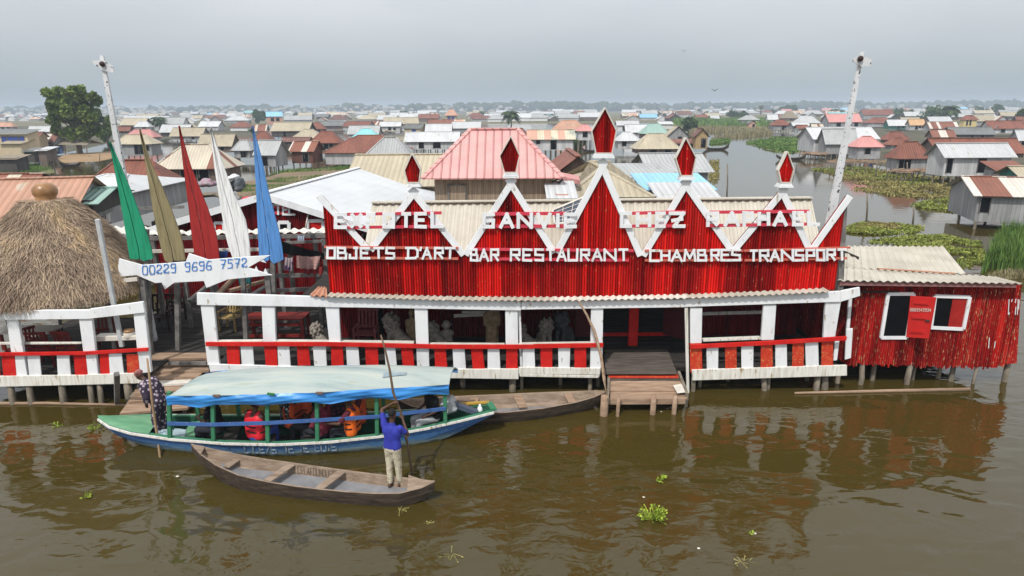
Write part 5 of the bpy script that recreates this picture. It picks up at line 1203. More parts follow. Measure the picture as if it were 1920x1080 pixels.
for i, c_ in enumerate(text):
    for stq in G[c_]:
        P = []
        for gx, gy in stq:
            x = 553 + (i + gx * .7) * 5.9; a, b = lerp_sec(cs, XC, x, 6), lerp_sec(cs, XC, x, 7); P.append(a.lerp(b, .95 - gy * .75) + Vector((0, -.006, .002)))
        for a, b in zip(P, P[1:]): mb.bar(a, b, .010, .004, up=(0, -1, .3))
mb.build('lettering', plain('carved_letters', (.11, .085, .065), .8, bump=0), ch_)

can2 = thing('wooden_canoe', 'grey open canoe moored under the veranda beside the boarding ramp', 'canoe', atZ(980, 755, 0))
X2 = [742, 770, 815, 880, 950, 1020, 1080, 1115, 1134]
n2 = [(742, 748), (772, 762), (815, 772), (880, 776), (950, 774), (1020, 766), (1080, 755), (1115, 745), (1134, 737)]
f2 = [(742, 746), (775, 747), (820, 744), (885, 741), (955, 738), (1022, 735), (1080, 733), (1115, 732), (1134, 733)]
h2, s2_ = hull(can2, n2, f2, [.62, .50, .40, .34, .32, .32, .34, .39, .46], [.45, .2, .02, -.08, -.1, -.1, -.06, .08, .28], [.4, .5, .62, .7, .7, .7, .62, .55, .5], [CANOED, CANOE, CANOE], .06, .10)
mb = MB(); mb.grid([[lz(s2_[i][9].lerp(s2_[i][8], k / 3), .015) for k in range(4)] for i in range(1, 8)]); mb.build('floor_boards', CANFL, can2)
for (xa, ya), (xb, yb), w in (((890, 744), (886, 772), .22), ((969, 741), (981, 764), .22), ((1064, 738), (1073, 755), .2)):
    mb = MB(); mb.bar(atZ(xa, ya, .28), atZ(xb, yb, .28), w, .035); mb.build('thwart', TANW, can2, bevel=.005)
mb = MB(); mb.grid([[lz(s2_[7][0].lerp(s2_[7][5], k / 3), .01) for k in range(4)], [lz(s2_[8][0].lerp(s2_[8][5], k / 3), .01) for k in range(4)]]); mb.build('bow_board', CANOE, can2)

# ================================================================ PEOPLE
BLUESH = mat('blue_tshirt', [(.3, (.018, .022, .22)), (.7, (.035, .05, .38))], scale=3, rough=.8, bump=.2)
CAMO = mat('khaki_print_trousers', [(.3, (.20, .16, .10)), (.48, (.46, .41, .30)), (.7, (.58, .53, .42))], scale=9, rough=.85, spots=(20, .64, (.13, .11, .07)), bump=.15)
PRINT = pattern('dark_floral_print', (.42, .35, .40), (.028, .016, .038), 11, 'v')
WRAP = mat('pink_brown_headwrap', [(.3, (.16, .05, .05)), (.7, (.38, .18, .16))], scale=9, rough=.85)
BLACKS = plain('black_shirt', (.010, .010, .012), .85, bump=0)
RVEST = mat('red_life_vest', [(.3, (.60, .012, .028)), (.7, (.74, .025, .04))], scale=4, rough=.55)
OVEST = mat('orange_life_vest', [(.3, (.60, .075, .02)), (.7, (.72, .12, .03))], scale=4, rough=.6)
OVEST2 = mat('bright_orange_vest', [(.3, (.85, .13, .012)), (.7, (.95, .19, .02))], scale=4, rough=.6)
PLAID = pattern('red_black_plaid', (.30, .02, .05), (.03, .012, .02), 16, 'wave')
SPOT = pattern('black_white_dots', (.38, .38, .38), (.012, .012, .014), 13, 'v')
MAROON = plain('maroon_shirt', (.085, .012, .022), .85, bump=0)
JEANS = plain('light_trousers', (.34, .35, .36), .85)
DARKT = plain('dark_trousers', (.02, .022, .03), .85)
BLUETR = plain('blue_trousers', (.035, .07, .33), .8)
# boy poling the canoe, seen from behind
bl = atZ(740, 913, .12)
boy = person('person in blue t-shirt and pale trousers standing barefoot on the canoe, pushing a long pole', bl, R(-22), STAND,
             dict(hipL=(-.085, 0, .86), hipR=(.085, 0, .86), anL=(-.075, -.04, .08), anR=(.085, .06, .08), knL=(-.085, .0, .47), knR=(.085, .04, .47), shL=(-.17, .02, 1.34), shR=(.17, .03, 1.30), neck=(0, .03, 1.39), head=(.0, .06, 1.545), elL=(-.30, .16, 1.55), haL=(-.06, .27, 1.70), elR=(.26, .16, 1.12), haR=(.06, .31, 1.38)),
             scale=1.02, skin=0, shirt=BLUESH, trousers=CAMO, sleeves=.62, voxel=.012)
bpy.context.view_layer.update()
pole2 = thing('punt_pole', 'long curved wooden pole held upright by the person in the blue shirt', 'pole', atZ(752, 905, 0))
hl_ = boy.matrix_world @ (Vector((-.06, .27, 1.72)) * 1.02); hr_ = boy.matrix_world @ (Vector((.06, .31, 1.38)) * 1.02)
yy = (hl_.y + hr_.y) / 2
mb = MB(); mb.tube([atY(714, 628, yy + .15), atY(722, 655, yy + .12), atY(731, 695, yy + .06), atY(737, 735, yy), hl_ + Vector((.02, .03, 0)), hr_ + Vector((0, .03, 0)), Vector((hr_.x + .09, hr_.y + .12, .6)), Vector((hr_.x + .15, hr_.y + .25, -.5))], [.016, .02, .024, .026, .027, .027, .027, .026], 8)
mb.build('shaft', plain('brown_pole', (.13, .085, .05), .6), pole2, True)
# boatman in the bow
bm = bt(287, .42, .22)
man = person('person in dark floral print and headwrap standing in the bow of the covered boat', bm, R(82), STAND,
             dict(hipL=(-.09, -.06, .88), hipR=(.09, -.06, .88), shL=(-.17, .16, 1.33), shR=(.17, .16, 1.33), neck=(0, .22, 1.40), head=(0, .33, 1.50), elL=(-.24, .05, 1.07), haL=(-.20, .12, .86), elR=(.24, .03, 1.08), haR=(.21, -.02, .82)),
             scale=1.0, skin=0, shirt=PRINT, trousers=PRINT, sleeves=1.5, hair=WRAP, face=(0, 1, -.75), loose=.022, voxel=.013)
pole3 = thing('punt_pole', 'pale wooden pole held by the person in floral print in the bow', 'pole', atZ(301, 863, 0))
mb = MB(); yb_ = bt(287, 0, 0).y - .02
mb.tube([atY(276, 672, yb_ + .2), atY(281, 715, yb_ + .1), atY(287, 765, yb_), atZ(296, 825, .25), atZ(301, 863, -.05), atZ(303, 880, -.4)], [.022, .026, .028, .028, .028, .028], 8)
mb.build('shaft', plain('tan_pole', (.30, .20, .11), .6), pole3, True)
# passengers
PG = 'passengers seated in the covered boat'
def pas(label, x, f, z, yaw, mods=None, **k): return person(label, bt(x, f, z), R(yaw), SIT, mods, voxel=.018, group=PG, scale=1.12, **k)
pas('person in black seated at the front of the covered boat, bent over a phone', 402, .45, .33, 90, dict(shL=(-.17, .12, .56), shR=(.17, .12, .56), neck=(0, .17, .63), head=(0, .25, .74), haL=(-.05, .40, .36), haR=(.06, .40, .36), elL=(-.2, .2, .3), elR=(.2, .2, .3)), shirt=BLACKS, trousers=DARKT, skin=1, face=(0, 1, -.6))
pas('person in red life vest seated with back turned in the covered boat', 478, .20, .30, -25, dict(elL=(-.27, .0, .30), haL=(-.2, .2, .12)), shirt=plain('brown_top', (.08, .04, .03)), trousers=BLUETR, sleeves=.3, vest=RVEST, hair='bun', skin=1)
pas('person in spotted dress and orange life vest seated behind the second canopy post', 530, .72, .34, -70, None, shirt=SPOT, skirt=SPOT, vest=None, sleeves=1.2, hair='bun')
pas('person with orange life vest facing the near side, between the two middle posts', 566, .78, .33, 175, None, shirt=BLACKS, trousers=DARKT, vest=OVEST)
pas('person in orange life vest seated beside the spotted dress', 545, .60, .33, -110, None, shirt=SPOT, trousers=DARKT, vest=OVEST, hair='long')
pas('person in red and black plaid shirt seated by the middle canopy post', 606, .28, .30, 60, None, shirt=PLAID, trousers=DARKT, sleeves=1.5, skin=1)
pas('person in dark maroon print seated behind the plaid shirt', 632, .66, .33, 150, None, shirt=pattern('maroon_print', (.20, .03, .07), (.02, .012, .02), 12, 'v'), trousers=DARKT, sleeves=1.2)
pas('person in bright orange life vest resting an arm over the blue side rail', 662, .20, .33, 80, dict(elL=(-.38, .12, .44), haL=(-.36, .38, .42)), shirt=MAROON, trousers=DARKT, vest=OVEST2, sleeves=.8)
pas('person in orange life vest seated farther in, behind the bright orange one', 676, .62, .36, 100, None, shirt=MAROON, trousers=DARKT, vest=OVEST)
pas('person in black shirt and pale trousers seated at the stern of the boat', 812, .52, .36, 125, dict(elR=(.3, .0, .3), haR=(.26, .25, .2)), shirt=BLACKS, trousers=JEANS, shoes=DARKT)

# ================================================================ VILLAGE
def tin(name, c, var=.12, rust=None, per=.26, patch=None, dark=.16, rough=.55, orand=.08):
    st_ = [(.28, tuple(x * (1 - var * 1.6) for x in c)), (.55, c), (.8, tuple(min(.86, x * (1 + var)) for x in c))]
    return mat(name, st_, scale=.55, stretch=(1, .5, 1), rough=rough, bump=.35, bdist=.03, stripe=(per, 'corr', .05, dark), patch=patch, spots=(1.4, .62, rust) if rust else None, orand=orand)
RUSTC = (.235, .085, .055)
T = dict(rust=tin('rusted_tin', RUSTC, .2, (.15, .06, .045)), rust2=tin('dull_rust_tin', (.19, .085, .065), .2, (.30, .24, .20)), grey=tin('grey_tin', (.42, .43, .43), .1, (.33, .32, .30)), white=tin('pale_tin', (.58, .59, .60), .08, (.47, .45, .41)),
         cream=tin('cream_tin', (.47, .41, .30), .12, (.36, .30, .22)), pink=tin('pink_tin', (.62, .29, .27), .08, None), salmon=tin('salmon_tin', (.52, .29, .20), .12, (.50, .40, .31)), cyan=tin('cyan_tin', (.28, .62, .66), .06, None), sky=tin('sky_blue_tin', (.27, .52, .72), .06, None, dark=.03), teal=tin('green_tin', (.30, .44, .39), .08, None),
         orange=tin('orange_tin', (.68, .42, .22), .07, None), slate=tin('dark_grey_tin', (.18, .185, .18), .12, (.13, .125, .12)), stripe=tin('rust_and_white_tin', (.62, .55, .44), .12, None, patch=(.75, .38, [(.3, (.20, .075, .05)), (.7, (.29, .12, .085))])), stripe2=tin('white_streaked_rust_tin', (.25, .10, .065), .15, None, patch=(.8, .35, [(.3, (.55, .5, .43)), (.7, (.68, .64, .58))])),
         multi=tin('patchwork_tin', (.62, .36, .27), .08, None, patch=(1.0, .5, [(.3, (.55, .47, .33)), (.5, (.66, .58, .45)), (.62, (.27, .33, .27)), (.7, (.27, .11, .07))])), thatch=mat('grey_thatch', [(.3, (.16, .135, .10)), (.7, (.32, .27, .20))], scale=3, stretch=(6, 1, 1), rough=.95, bump=.5))
def timber(name, c, var=.3): return mat(name, [(.28, tuple(x * (1 - var) for x in c)), (.55, c), (.8, tuple(x * (1 + var * .6) for x in c))], scale=1.4, stretch=(1.5, 1.5, .4), rough=.85, bump=.2, stripe=(.24, 'plank', .16, .55), orand=.12)
W = dict(grey=timber('grey_plank_wall', (.33, .33, .335)), pale=timber('pale_plank_wall', (.46, .46, .465), .2), brown=timber('brown_plank_wall', (.16, .12, .10)), dark=timber('dark_plank_wall', (.075, .065, .06)), teal=timber('teal_grey_wall', (.20, .26, .26)), green=timber('green_wall', (.04, .16, .13), .2),
         beige=plain('beige_render', (.52, .43, .29), .8, .1, 1.5), yellow=plain('yellow_render', (.58, .48, .22), .8, .1, 1.5), white=plain('white_render', (.62, .62, .62), .8, .1, 1.5), pinkw=plain('pink_render', (.52, .30, .24), .8, .1, 1.5), wood=WOODW, straw=mat('straw_bundle', [(.3, (.26, .17, .08)), (.7, (.46, .34, .18))], scale=3, stretch=(5, 5, 1), rough=.95, bump=.4), rustw=timber('rusty_sheet_wall', (.16, .07, .05)))
BLUEF = plain('blue_window_paint', (.03, .06, .26), .6)
STILTM = None
def village_house(label, x0, x1, yr, ye, yf, yb, kind='hip', roof='grey', wall='grey', Y=None, D=None, yaw=0.0, win=(), door=(), stilts=0, cat='house', ov=.35, group=None, name='stilt_house', inset=None, wm=None):
    xm = (x0 + x1) / 2
    if Y is None: Y = max(18, atZ(xm, yb, 0).y)
    a, b = atY(x0, ye, Y - ov), atY(x1, ye, Y - ov)
    Wd = (b.x - a.x) - 2 * ov
    if D is None: D = min(max(3.2, Wd * .62), 8.5)
    if Y > 36 and abs(xm - 960) > 90 and not (abs(yaw) > .13 and (yaw < 0) == (xm > 960)):       # seen obliquely: the photographed width also holds the near side wall
        lim = .19 * (x1 - x0) * Y / max(40, (x0 - 960) if xm > 960 else (960 - x1)); D = max(2.2, min(D, lim))
        a2, b2 = (atY(x0, ye, Y + D), b) if xm > 960 else (a, atY(x1, ye, Y + D))
        if b2.x - a2.x > .45 * (b.x - a.x): a, b = a2, b2
        Wd = (b.x - a.x) - 2 * ov
    if not win and not door and group is None and kind != 'shed' and Y > 37: door = ((.3 + (x0 % 7) * .06, .46, .75, min(1.7, 1.7)),); win = ((.72, .58, .6, .6),)
    ze = max(1.5, (a.z + b.z) / 2); zf = atY(xm, yf, Y).z; zf = min(zf, ze - .6)
    if kind == 'gy': zr_ = atY(xm, yr, Y - ov).z
    elif kind == 'shed': zr_ = atY(xm, yr, Y + D).z
    else: zr_ = atY(xm, yr, Y + D / 2).z
    zr_ = min(max(zr_, ze + .25), ze + 3.2)
    t = thing(name, label, cat, ((a.x + b.x) / 2, Y, 0), yaw, group)
    w2 = Wd / 2
    mb = MB()
    P = [(-w2, 0), (w2, 0), (w2, D), (-w2, D)]
    for i in range(4):
        p, q = P[i], P[(i + 1) % 4]; L = math.hypot(q[0] - p[0], q[1] - p[1])
        mb.poly([(p[0], p[1], zf), (q[0], q[1], zf), (q[0], q[1], ze), (p[0], p[1], ze)], [(0, 0), (L, 0), (L, ze - zf), (0, ze - zf)])
    if kind in ('gx', 'gy'):
        if kind == 'gx':
            for s in (-1, 1): mb.poly([(s * w2, 0, ze), (s * w2, D, ze), (s * w2, D / 2, zr_ - .06)][::s], [(0, 0), (D, 0), (D / 2, 1)][::s])
        else:
            for yy in (0, D): mb.poly([(-w2, yy, ze), (w2, yy, ze), (0, yy, zr_ - .06)][::(1 if yy == 0 else -1)], [(0, 0), (Wd, 0), (w2, 1)][::(1 if yy == 0 else -1)])
    if kind == 'shed':
        mb.poly([(w2, 0, ze), (w2, D, ze), (w2, D, zr_ - .05)]); mb.poly([(-w2, D, ze), (-w2, 0, ze), (-w2, D, zr_ - .05)]); mb.poly([(w2, D, ze), (-w2, D, ze), (-w2, D, zr_ - .05), (w2, D, zr_ - .05)])
    mb.poly([(-w2, 0, zf), (-w2, D, zf), (w2, D, zf), (w2, 0, zf)])
    mb.build('wall', wm or W[wall], t, local=True)
    mb = MB(); o = ov; X0, X1, Y0, Y1 = -w2 - o, w2 + o, -o, D + o; lowz = ze - .12
    def slope(pts, ax):
        u = [(p[ax], p[1 - ax]) for p in pts]; mb.poly(pts, u)
        mb.poly([(p[0], p[1], p[2] - .035) for p in pts][::-1], u[::-1])
    if kind == 'hip':
        ins_ = inset if inset is not None else min((D / 2 + o) * .9, (w2 + o) * .72)
        r0, r1 = (X0 + ins_, D / 2, zr_), (X1 - ins_, D / 2, zr_)
        slope([(X0, Y0, lowz), (X1, Y0, lowz), r1, r0], 0); slope([(X1, Y1, lowz), (X0, Y1, lowz), r0, r1], 0)
        slope([(X1, Y0, lowz), (X1, Y1, lowz), r1], 1); slope([(X0, Y1, lowz), (X0, Y0, lowz), r0], 1)
        mb.bar(r0, r1, .28, .06)
        for c_, r_ in (((X0, Y0, lowz), r0), ((X1, Y0, lowz), r1)): mb.bar(c_, r_, .2, .05)
    elif kind == 'gx':
        slope([(X0, Y0, lowz), (X1, Y0, lowz), (X1, D / 2, zr_), (X0, D / 2, zr_)], 0); slope([(X1, Y1, lowz), (X0, Y1, lowz), (X0, D / 2, zr_), (X1, D / 2, zr_)], 0)
        mb.bar((X0, D / 2, zr_ + .01), (X1, D / 2, zr_ + .01), .3, .05)
    elif kind == 'gy':
        slope([(X1, Y0, lowz), (X1, Y1, lowz), (0, Y1, zr_), (0, Y0, zr_)], 1); slope([(X0, Y1, lowz), (X0, Y0, lowz), (0, Y0, zr_), (0, Y1, zr_)], 1)
        mb.bar((0, Y0, zr_ + .01), (0, Y1, zr_ + .01), .3, .05)
    else:
        slope([(X0, Y0, lowz), (X1, Y0, lowz), (X1, Y1, zr_ + .05), (X0, Y1, zr_ + .05)], 0)
    mb.build('roof', T[roof] if isinstance(roof, str) else roof, t, local=True)
    H_ = ze - zf
    for k, (u, v, w_, h_) in enumerate(list(win) + list(door)):
        isd = k >= len(win); cx_ = -w2 + Wd * u; h_ = min(h_, H_ * .72); cz_ = min(zf + H_ * v, ze - .2 - h_ / 2)
        mb = MB(); mb.box((cx_, -.02, cz_), (w_, .06, h_)); pn = mb.build('door' if isd else 'window', BLUEF if wall == 'beige' else BLACK, t, local=True)
        mb = MB()
        for sx_ in (-1, 1): mb.box((cx_ + sx_ * (w_ / 2 + .03), -.035, cz_), (.06, .07, h_ + .12))
        mb.box((cx_, -.036, cz_ + h_ / 2 + .03), (w_, .07, .06)); mb.build('frame', GREYW, pn, local=True)
    global STILTM
    if stilts:
        if STILTM is None: q = MB(); q.tube([(0, 0, 0), (.03, .01, -.35), (-.02, 0, -.7), (0, .01, -1)], [.09, .085, .09, .08], 6); STILTM = q.mesh('stilt'); STILTM.materials.append(STILT)
        for i in range(stilts):
            for yy in (.08, D * .6):
                s_ = bpy.data.objects.new('stilt', STILTM); COL.objects.link(s_); s_.parent = t; s_.location = (-w2 + .12 + (Wd - .24) * i / max(1, stilts - 1), yy, zf); s_.scale = (1, 1, zf + .5)
                s_.rotation_euler = (0, 0, i * 1.7)
    return t
# --- near buildings behind the restaurant
VH = village_house
# red gabled hotel wing with the wide white roof
wing = thing('hotel_wing', 'red gabled wing with a wide white sheet roof and a sign ending in TEL', 'building', (-6.5, 24, 0))
YW = 24.0
ap, le, re = atY(500, 364, YW), atY(276, 431, YW), atY(640, 408, YW)
rdg = Vector((atY(738, 299, 41.5).x, 41.5, atY(738, 299, 41.5).z))
re2 = Vector((re.x + 5.0, YW, re.z - 5 * (ap.z - re.z) / (re.x - ap.x)))
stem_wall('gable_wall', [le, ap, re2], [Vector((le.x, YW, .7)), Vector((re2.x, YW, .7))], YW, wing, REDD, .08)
dv = rdg - ap
k = MB()
def sl(P): k.poly(P, [(0, 0), (18, 0), (18, 8), (0, 8)]); k.poly([Vector(p) - Vector((0, 0, .04)) for p in P][::-1])
up_ = Vector((0, -.25, .05))
sl([ap + up_, re2 + up_, re2 + dv + Vector((2.2, 0, .2)), rdg + Vector((0, 0, .05))]); sl([le + up_, ap + up_, rdg + Vector((0, 0, .05)), le + dv])
k.build('roof', WHITESH, wing)
for a, b in ((le, ap), (ap, re2)):
    k = MB(); k.bar(a + Vector((0, -.3, -.04)), b + Vector((0, -.3, -.04)), .24, .06, up=(0, -1, 0)); k.build('barge_board', WHITE, wing)
k = MB(); k.bar(ap + Vector((0, -.2, .08)), rdg + Vector((0, 0, .08)), .25, .04); k.build('ridge_cap', WHITE, wing)
f1 = frame(wing, [(522, 417), (542, 417), (542, 433), (522, 433)], YW - .06, .12); pane(f1, [(523, 418), (541, 418), (541, 432), (523, 432)], YW - .05)
f1 = frame(wing, [(577, 414), (606, 414), (606, 434), (577, 434)], YW - .06, .12); pane(f1, [(578, 415), (606, 415), (606, 433), (578, 433)], YW - .05, REDP, 'shutter')
f1 = frame(wing, [(402, 418), (420, 418), (420, 434), (402, 434)], YW - .06, .10); pane(f1, [(403, 419), (419, 419), (419, 433), (403, 433)], YW - .05, REDP, 'shutter')
k = MB(); k.bar(atY(484, 388, YW - .06), atY(540, 388, YW - .06), .12, .02, up=(0, -1, 0)); k.bar(atY(484, 399, YW - .06), atY(540, 399, YW - .06), .12, .02, up=(0, -1, 0)); bb_ = k.build('sign_batten', PINKB, wing)
lettering('lettering', [('H', 484, 495, 384, 402), ('O', 499, 511, 384, 402), ('T', 515, 528, 384, 402), ('E', 531, 539, 384, 402), ('L', 542, 552, 384, 402)], YW - .1, WHITE, bb_, .07, .02)
st_ = thing('stick', 'pale stick leaning on the red gable wall between the two windows', 'stick', atY(572, 434, YW - .3)); k = MB(); k.tube([atY(572, 434, YW - .3), atY(578, 400, YW - .12)], .03, 6); k.build('rod', PALEW, st_, True)
# pink roofed tower house
VH('tall timber tower house with a pink hipped roof rising behind the red facade', 791, 1057, 241, 328, 420, 0, 'hip', PINKR, 'wood', Y=26.0, D=4.2, ov=.42, cat='tower', name='tower_house', inset=1.75, win=((.19, .62, .62, .62),), stilts=0)
bpy.data.objects['tower_house'].children[2].data.materials[0] = WOODW
k = MB(); P = [atY(1048, 330, 26.2), atY(1088, 338, 26.5), atY(1086, 346, 26.5), atY(1046, 338, 26.2)]; k.prism([P[3], P[2], P[1], P[0]], (0, .8, .1)); k.build('roof_wing', T['pink'], bpy.data.objects['tower_house'])
for a, b in (((1030, 345), (1048, 334)), ((1027, 368), (1055, 336))):
    k = MB(); k.bar(atY(*a, 26.1), atY(*b, 25.9), .06, .06); k.build('brace', DARKW, bpy.data.objects['tower_house'])
VH('house with a ribbed cream roof between the white roof and the pink tower', 640, 880, 289, 345, 400, 0, 'gx', 'cream', 'wood', Y=33.0, D=6)
VH('house with cream ribbed hip roof and pale blue hips behind the tallest peak', 1058, 1228, 302, 364, 400, 0, 'hip', 'cream', 'green', Y=26.5, D=6, inset=2.2)
VH('low house with sky blue roof sheet behind the fourth peak', 1206, 1346, 334, 351, 380, 0, 'shed', 'sky', 'white', Y=29, D=2.6)
VH('low white roof sheet in front of the sky blue roof', 1232, 1354, 352, 366, 380, 0, 'shed', 'white', 'white', Y=27.2, D=1.4)
VH('long grey roofed timber house standing at the channel edge', 1182, 1342, 287, 312, 345, 349, 'gx', 'grey', 'grey', Y=42, D=7)
VH('low house with flat grey roof below the long grey roofed one', 1165, 1300, 312, 334, 350, 0, 'shed', 'grey', 'grey', Y=34, D=5)
VH('small brown roofed house with a blue gable beside the pink tower', 1040, 1128, 293, 322, 345, 0, 'gy', 'rust', 'brown', Y=34, D=6)
VH('tiny white tin shed between the pink tower and the tallest peak', 1025, 1085, 358, 366, 376, 0, 'shed', 'white', 'pinkw', Y=24.5, D=1.4)
VH('house with a wide salmon tin roof behind the thatched pavilion', -60, 115, 333, 412, 440, 0, 'gx', 'salmon', 'grey', Y=25, D=6, yaw=R(14))
VH('house with green and salmon tin eave beside the clay pot', 96, 176, 352, 378, 400, 0, 'gx', 'teal', 'dark', Y=27, D=4, yaw=R(12))
VH('grey timber house with white rust streaked hip roof and a dark window behind the thatch', 40, 206, 327, 366, 420, 0, 'hip', 'white', 'grey', Y=32, D=8, win=((.80, .55, .8, .9),))
VH('house with long grey white tin roof at the left edge behind the salmon roof', -80, 112, 325, 346, 372, 0, 'gx', 'stripe', 'grey', Y=37, D=5)
VH('teal grey timber house with rust hip roof and a pale strip behind the green spear', 150, 350, 299, 341, 390, 398, 'hip', 'rust', 'teal', Y=40, D=9, door=((.86, .42, .8, 1.5),), win=((.2, .5, .6, .6),))
VH('brown house with rust and white striped hip roof behind the khaki and red spears', 280, 458, 270, 310, 340, 350, 'hip', 'stripe', 'brown', Y=54, D=10, door=((.70, .45, .9, 1.6),), win=((.5, .6, 1.4, .6),))
# --- middle distance, left
VH('beige two storey house with blue windows at the left edge', -40, 76, 243, 250, 296, 303, 'shed', 'slate', 'beige', win=((.48, .72, .9, 1.1), (.60, .72, .9, 1.1), (.74, .72, .9, 1.1), (.86, .72, .9, 1.1)))
VH('low beige house with brown tin roof beside the blue windowed one', 48, 92, 247, 256, 284, 292, 'gx', 'rust2', 'beige')
VH('long pale roofed house on the marsh left of the big tree', 50, 106, 236, 246, 252, 258, 'gx', 'white', 'grey')
VH('gabled grey house with rust patched roof behind the market shelter', 74, 122, 250, 264, 284, 290, 'gx', 'stripe2', 'grey', yaw=R(-12))
VH('tilted shack with a cream sheet wall in the left foreground bank', -5, 38, 262, 268, 298, 305, 'shed', 'cream', 'beige', yaw=R(8))
VH('small wooden hut with white tin top on stilts by the grassy bank', 62, 110, 276, 280, 303, 316, 'shed', 'white', 'brown', stilts=4, name='small_hut', cat='hut')
VH('dark boarded hut joined to the white topped one', 36, 64, 280, 283, 305, 314, 'shed', 'slate', 'dark', name='small_hut', cat='hut')
VH('ragged brown hut at the left edge in front of the grassy bank', -20, 30, 292, 297, 322, 328, 'shed', 'thatch', 'dark', name='small_hut', cat='hut')
VH('house with pink tin roof on the far left marsh', -12, 34, 229, 237, 243, 248, 'hip', 'salmon', 'grey')
VH('grey stilt house with cream hip roof between the green and khaki spears', 206, 305, 252, 268, 292, 302, 'hip', 'cream', 'grey', door=((.62, .5, .8, 1.7), (.72, .5, .7, 1.7)), win=((.88, .6, .7, .7),), stilts=7)
VH('wide pink roofed house behind the khaki spear', 230, 304, 242, 256, 266, 275, 'hip', 'pink', 'grey')
VH('house with a bright white hip roof left of the palm', 250, 288, 227, 237, 243, 250, 'hip', 'white', 'grey')
VH('small red roofed house just right of the big tree', 218, 252, 237, 245, 250, 258, 'gx', 'rust', 'dark')
VH('house with white slatted tin roof right of the small palm', 297, 368, 233, 247, 256, 262, 'gx', 'white', 'dark')
VH('house with long cream roof behind the red spear', 316, 395, 239, 254, 262, 268, 'gx', 'cream', 'grey', stilts=4)
VH('house with wavy cream roof behind the white spear', 368, 452, 251, 272, 286, 292, 'gx', 'cream', 'brown')
VH('grey house with pale hip roof between the white and blue spears', 432, 482, 262, 280, 296, 304, 'hip', 'grey', 'grey')
# --- middle distance, centre left
VH('grey timber hut with pale gable roof right of the blue spear', 470, 536, 262, 288, 312, 322, 'gx', 'grey', 'grey', door=((.45, .42, .7, 1.7),), stilts=5, yaw=R(-16), D=6)
VH('maroon boarded hut with rust streaked roof beside the grey timber hut', 538, 604, 264, 281, 306, 318, 'gx', 'stripe2', 'rustw', stilts=4, yaw=R(-8))
VH('house with wide dark rust hip roof behind the streaked hut', 578, 648, 245, 266, 280, 290, 'hip', 'rust', 'brown')
VH('long pale plank house with broad rust hip roof above the bare ground', 602, 776, 253, 281, 308, 315, 'hip', 'rust', 'pale', stilts=7, D=9, door=((.72, .45, .8, 1.6),))
VH('house with pale grey hip roof in front of the broad rust roof', 686, 776, 257, 284, 300, 312, 'hip', 'grey', 'grey', Y=66, win=((.3, .55, .8, .8), (.75, .55, .8, .8)))
VH('house with low cream hip roof between two rust roofs', 545, 612, 242, 257, 266, 272, 'hip', 'cream', 'brown')
VH('long cream roofed house over a dark open porch', 505, 594, 229, 244, 257, 264, 'gx', 'cream', 'dark', stilts=5)
VH('small house with pinkish cream striped roof right behind the blue spear', 474, 506, 233, 245, 252, 258, 'gx', 'stripe', 'grey')
VH('pink two storey house with pale blue roof beside the round bush', 499, 529, 209, 218, 234, 238, 'gx', 'sky', 'pinkw', win=((.35, .6, 1.4, 1.4), (.7, .6, 1.4, 1.4)), yaw=R(20))
VH('house with dull rust roof left of the long white roof', 576, 614, 229, 241, 248, 254, 'hip', 'rust', 'brown')
VH('house with dark rust roof at the foot of the blue spear', 470, 518, 246, 262, 268, 276, 'hip', 'rust', 'brown')
VH('rust roofed lean-to between cream and rust hip roofs', 522, 590, 257, 264, 270, 280, 'gx', 'rust2', 'dark')
VH('house with a long pale roof behind the cyan one', 650, 718, 235, 251, 258, 262, 'gx', 'grey', 'grey')
VH('house with a bright cyan hip roof', 660, 714, 241, 255, 262, 268, 'hip', 'cyan', 'grey', win=((.42, .5, 1, .8),))
VH('grey walled house with white roof edge right of the cyan roof', 710, 756, 228, 236, 250, 258, 'gx', 'white', 'pale')
VH('small house with rust striped white roof right of the cyan one', 714, 744, 236, 245, 252, 258, 'gx', 'stripe', 'brown')
VH('beige gabled house with dark roof left of the long white roof', 752, 796, 232, 240, 254, 258, 'gx', 'slate', 'beige', yaw=R(-25), win=((.6, .5, 1.2, 1.2),))
VH('long white roofed grey stilt house left of the pink tower', 756, 866, 247, 263, 280, 290, 'gx', 'white', 'pale', win=((.3, .6, .8, 1.0), (.6, .5, 1.2, 1.4)), stilts=8)
VH('cream church like tower with red pagoda roof among far roofs', 833, 860, 205, 216, 226, 232, 'hip', 'salmon', 'beige', win=((.3, .45, 1.6, 2.2), (.7, .45, 1.6, 2.2)), name='pagoda_tower', cat='tower', D=8, ov=.8)
VH('wide house with pinkish roof under the pagoda tower', 824, 874, 224, 234, 238, 243, 'gx', 'multi', 'grey')
VH('house with white roof just left of the pink tower roof', 796, 850, 232, 246, 254, 258, 'gx', 'white', 'grey')
VH('house with pale roof touching the pink tower top', 846, 902, 228, 240, 248, 252, 'gx', 'white', 'grey')
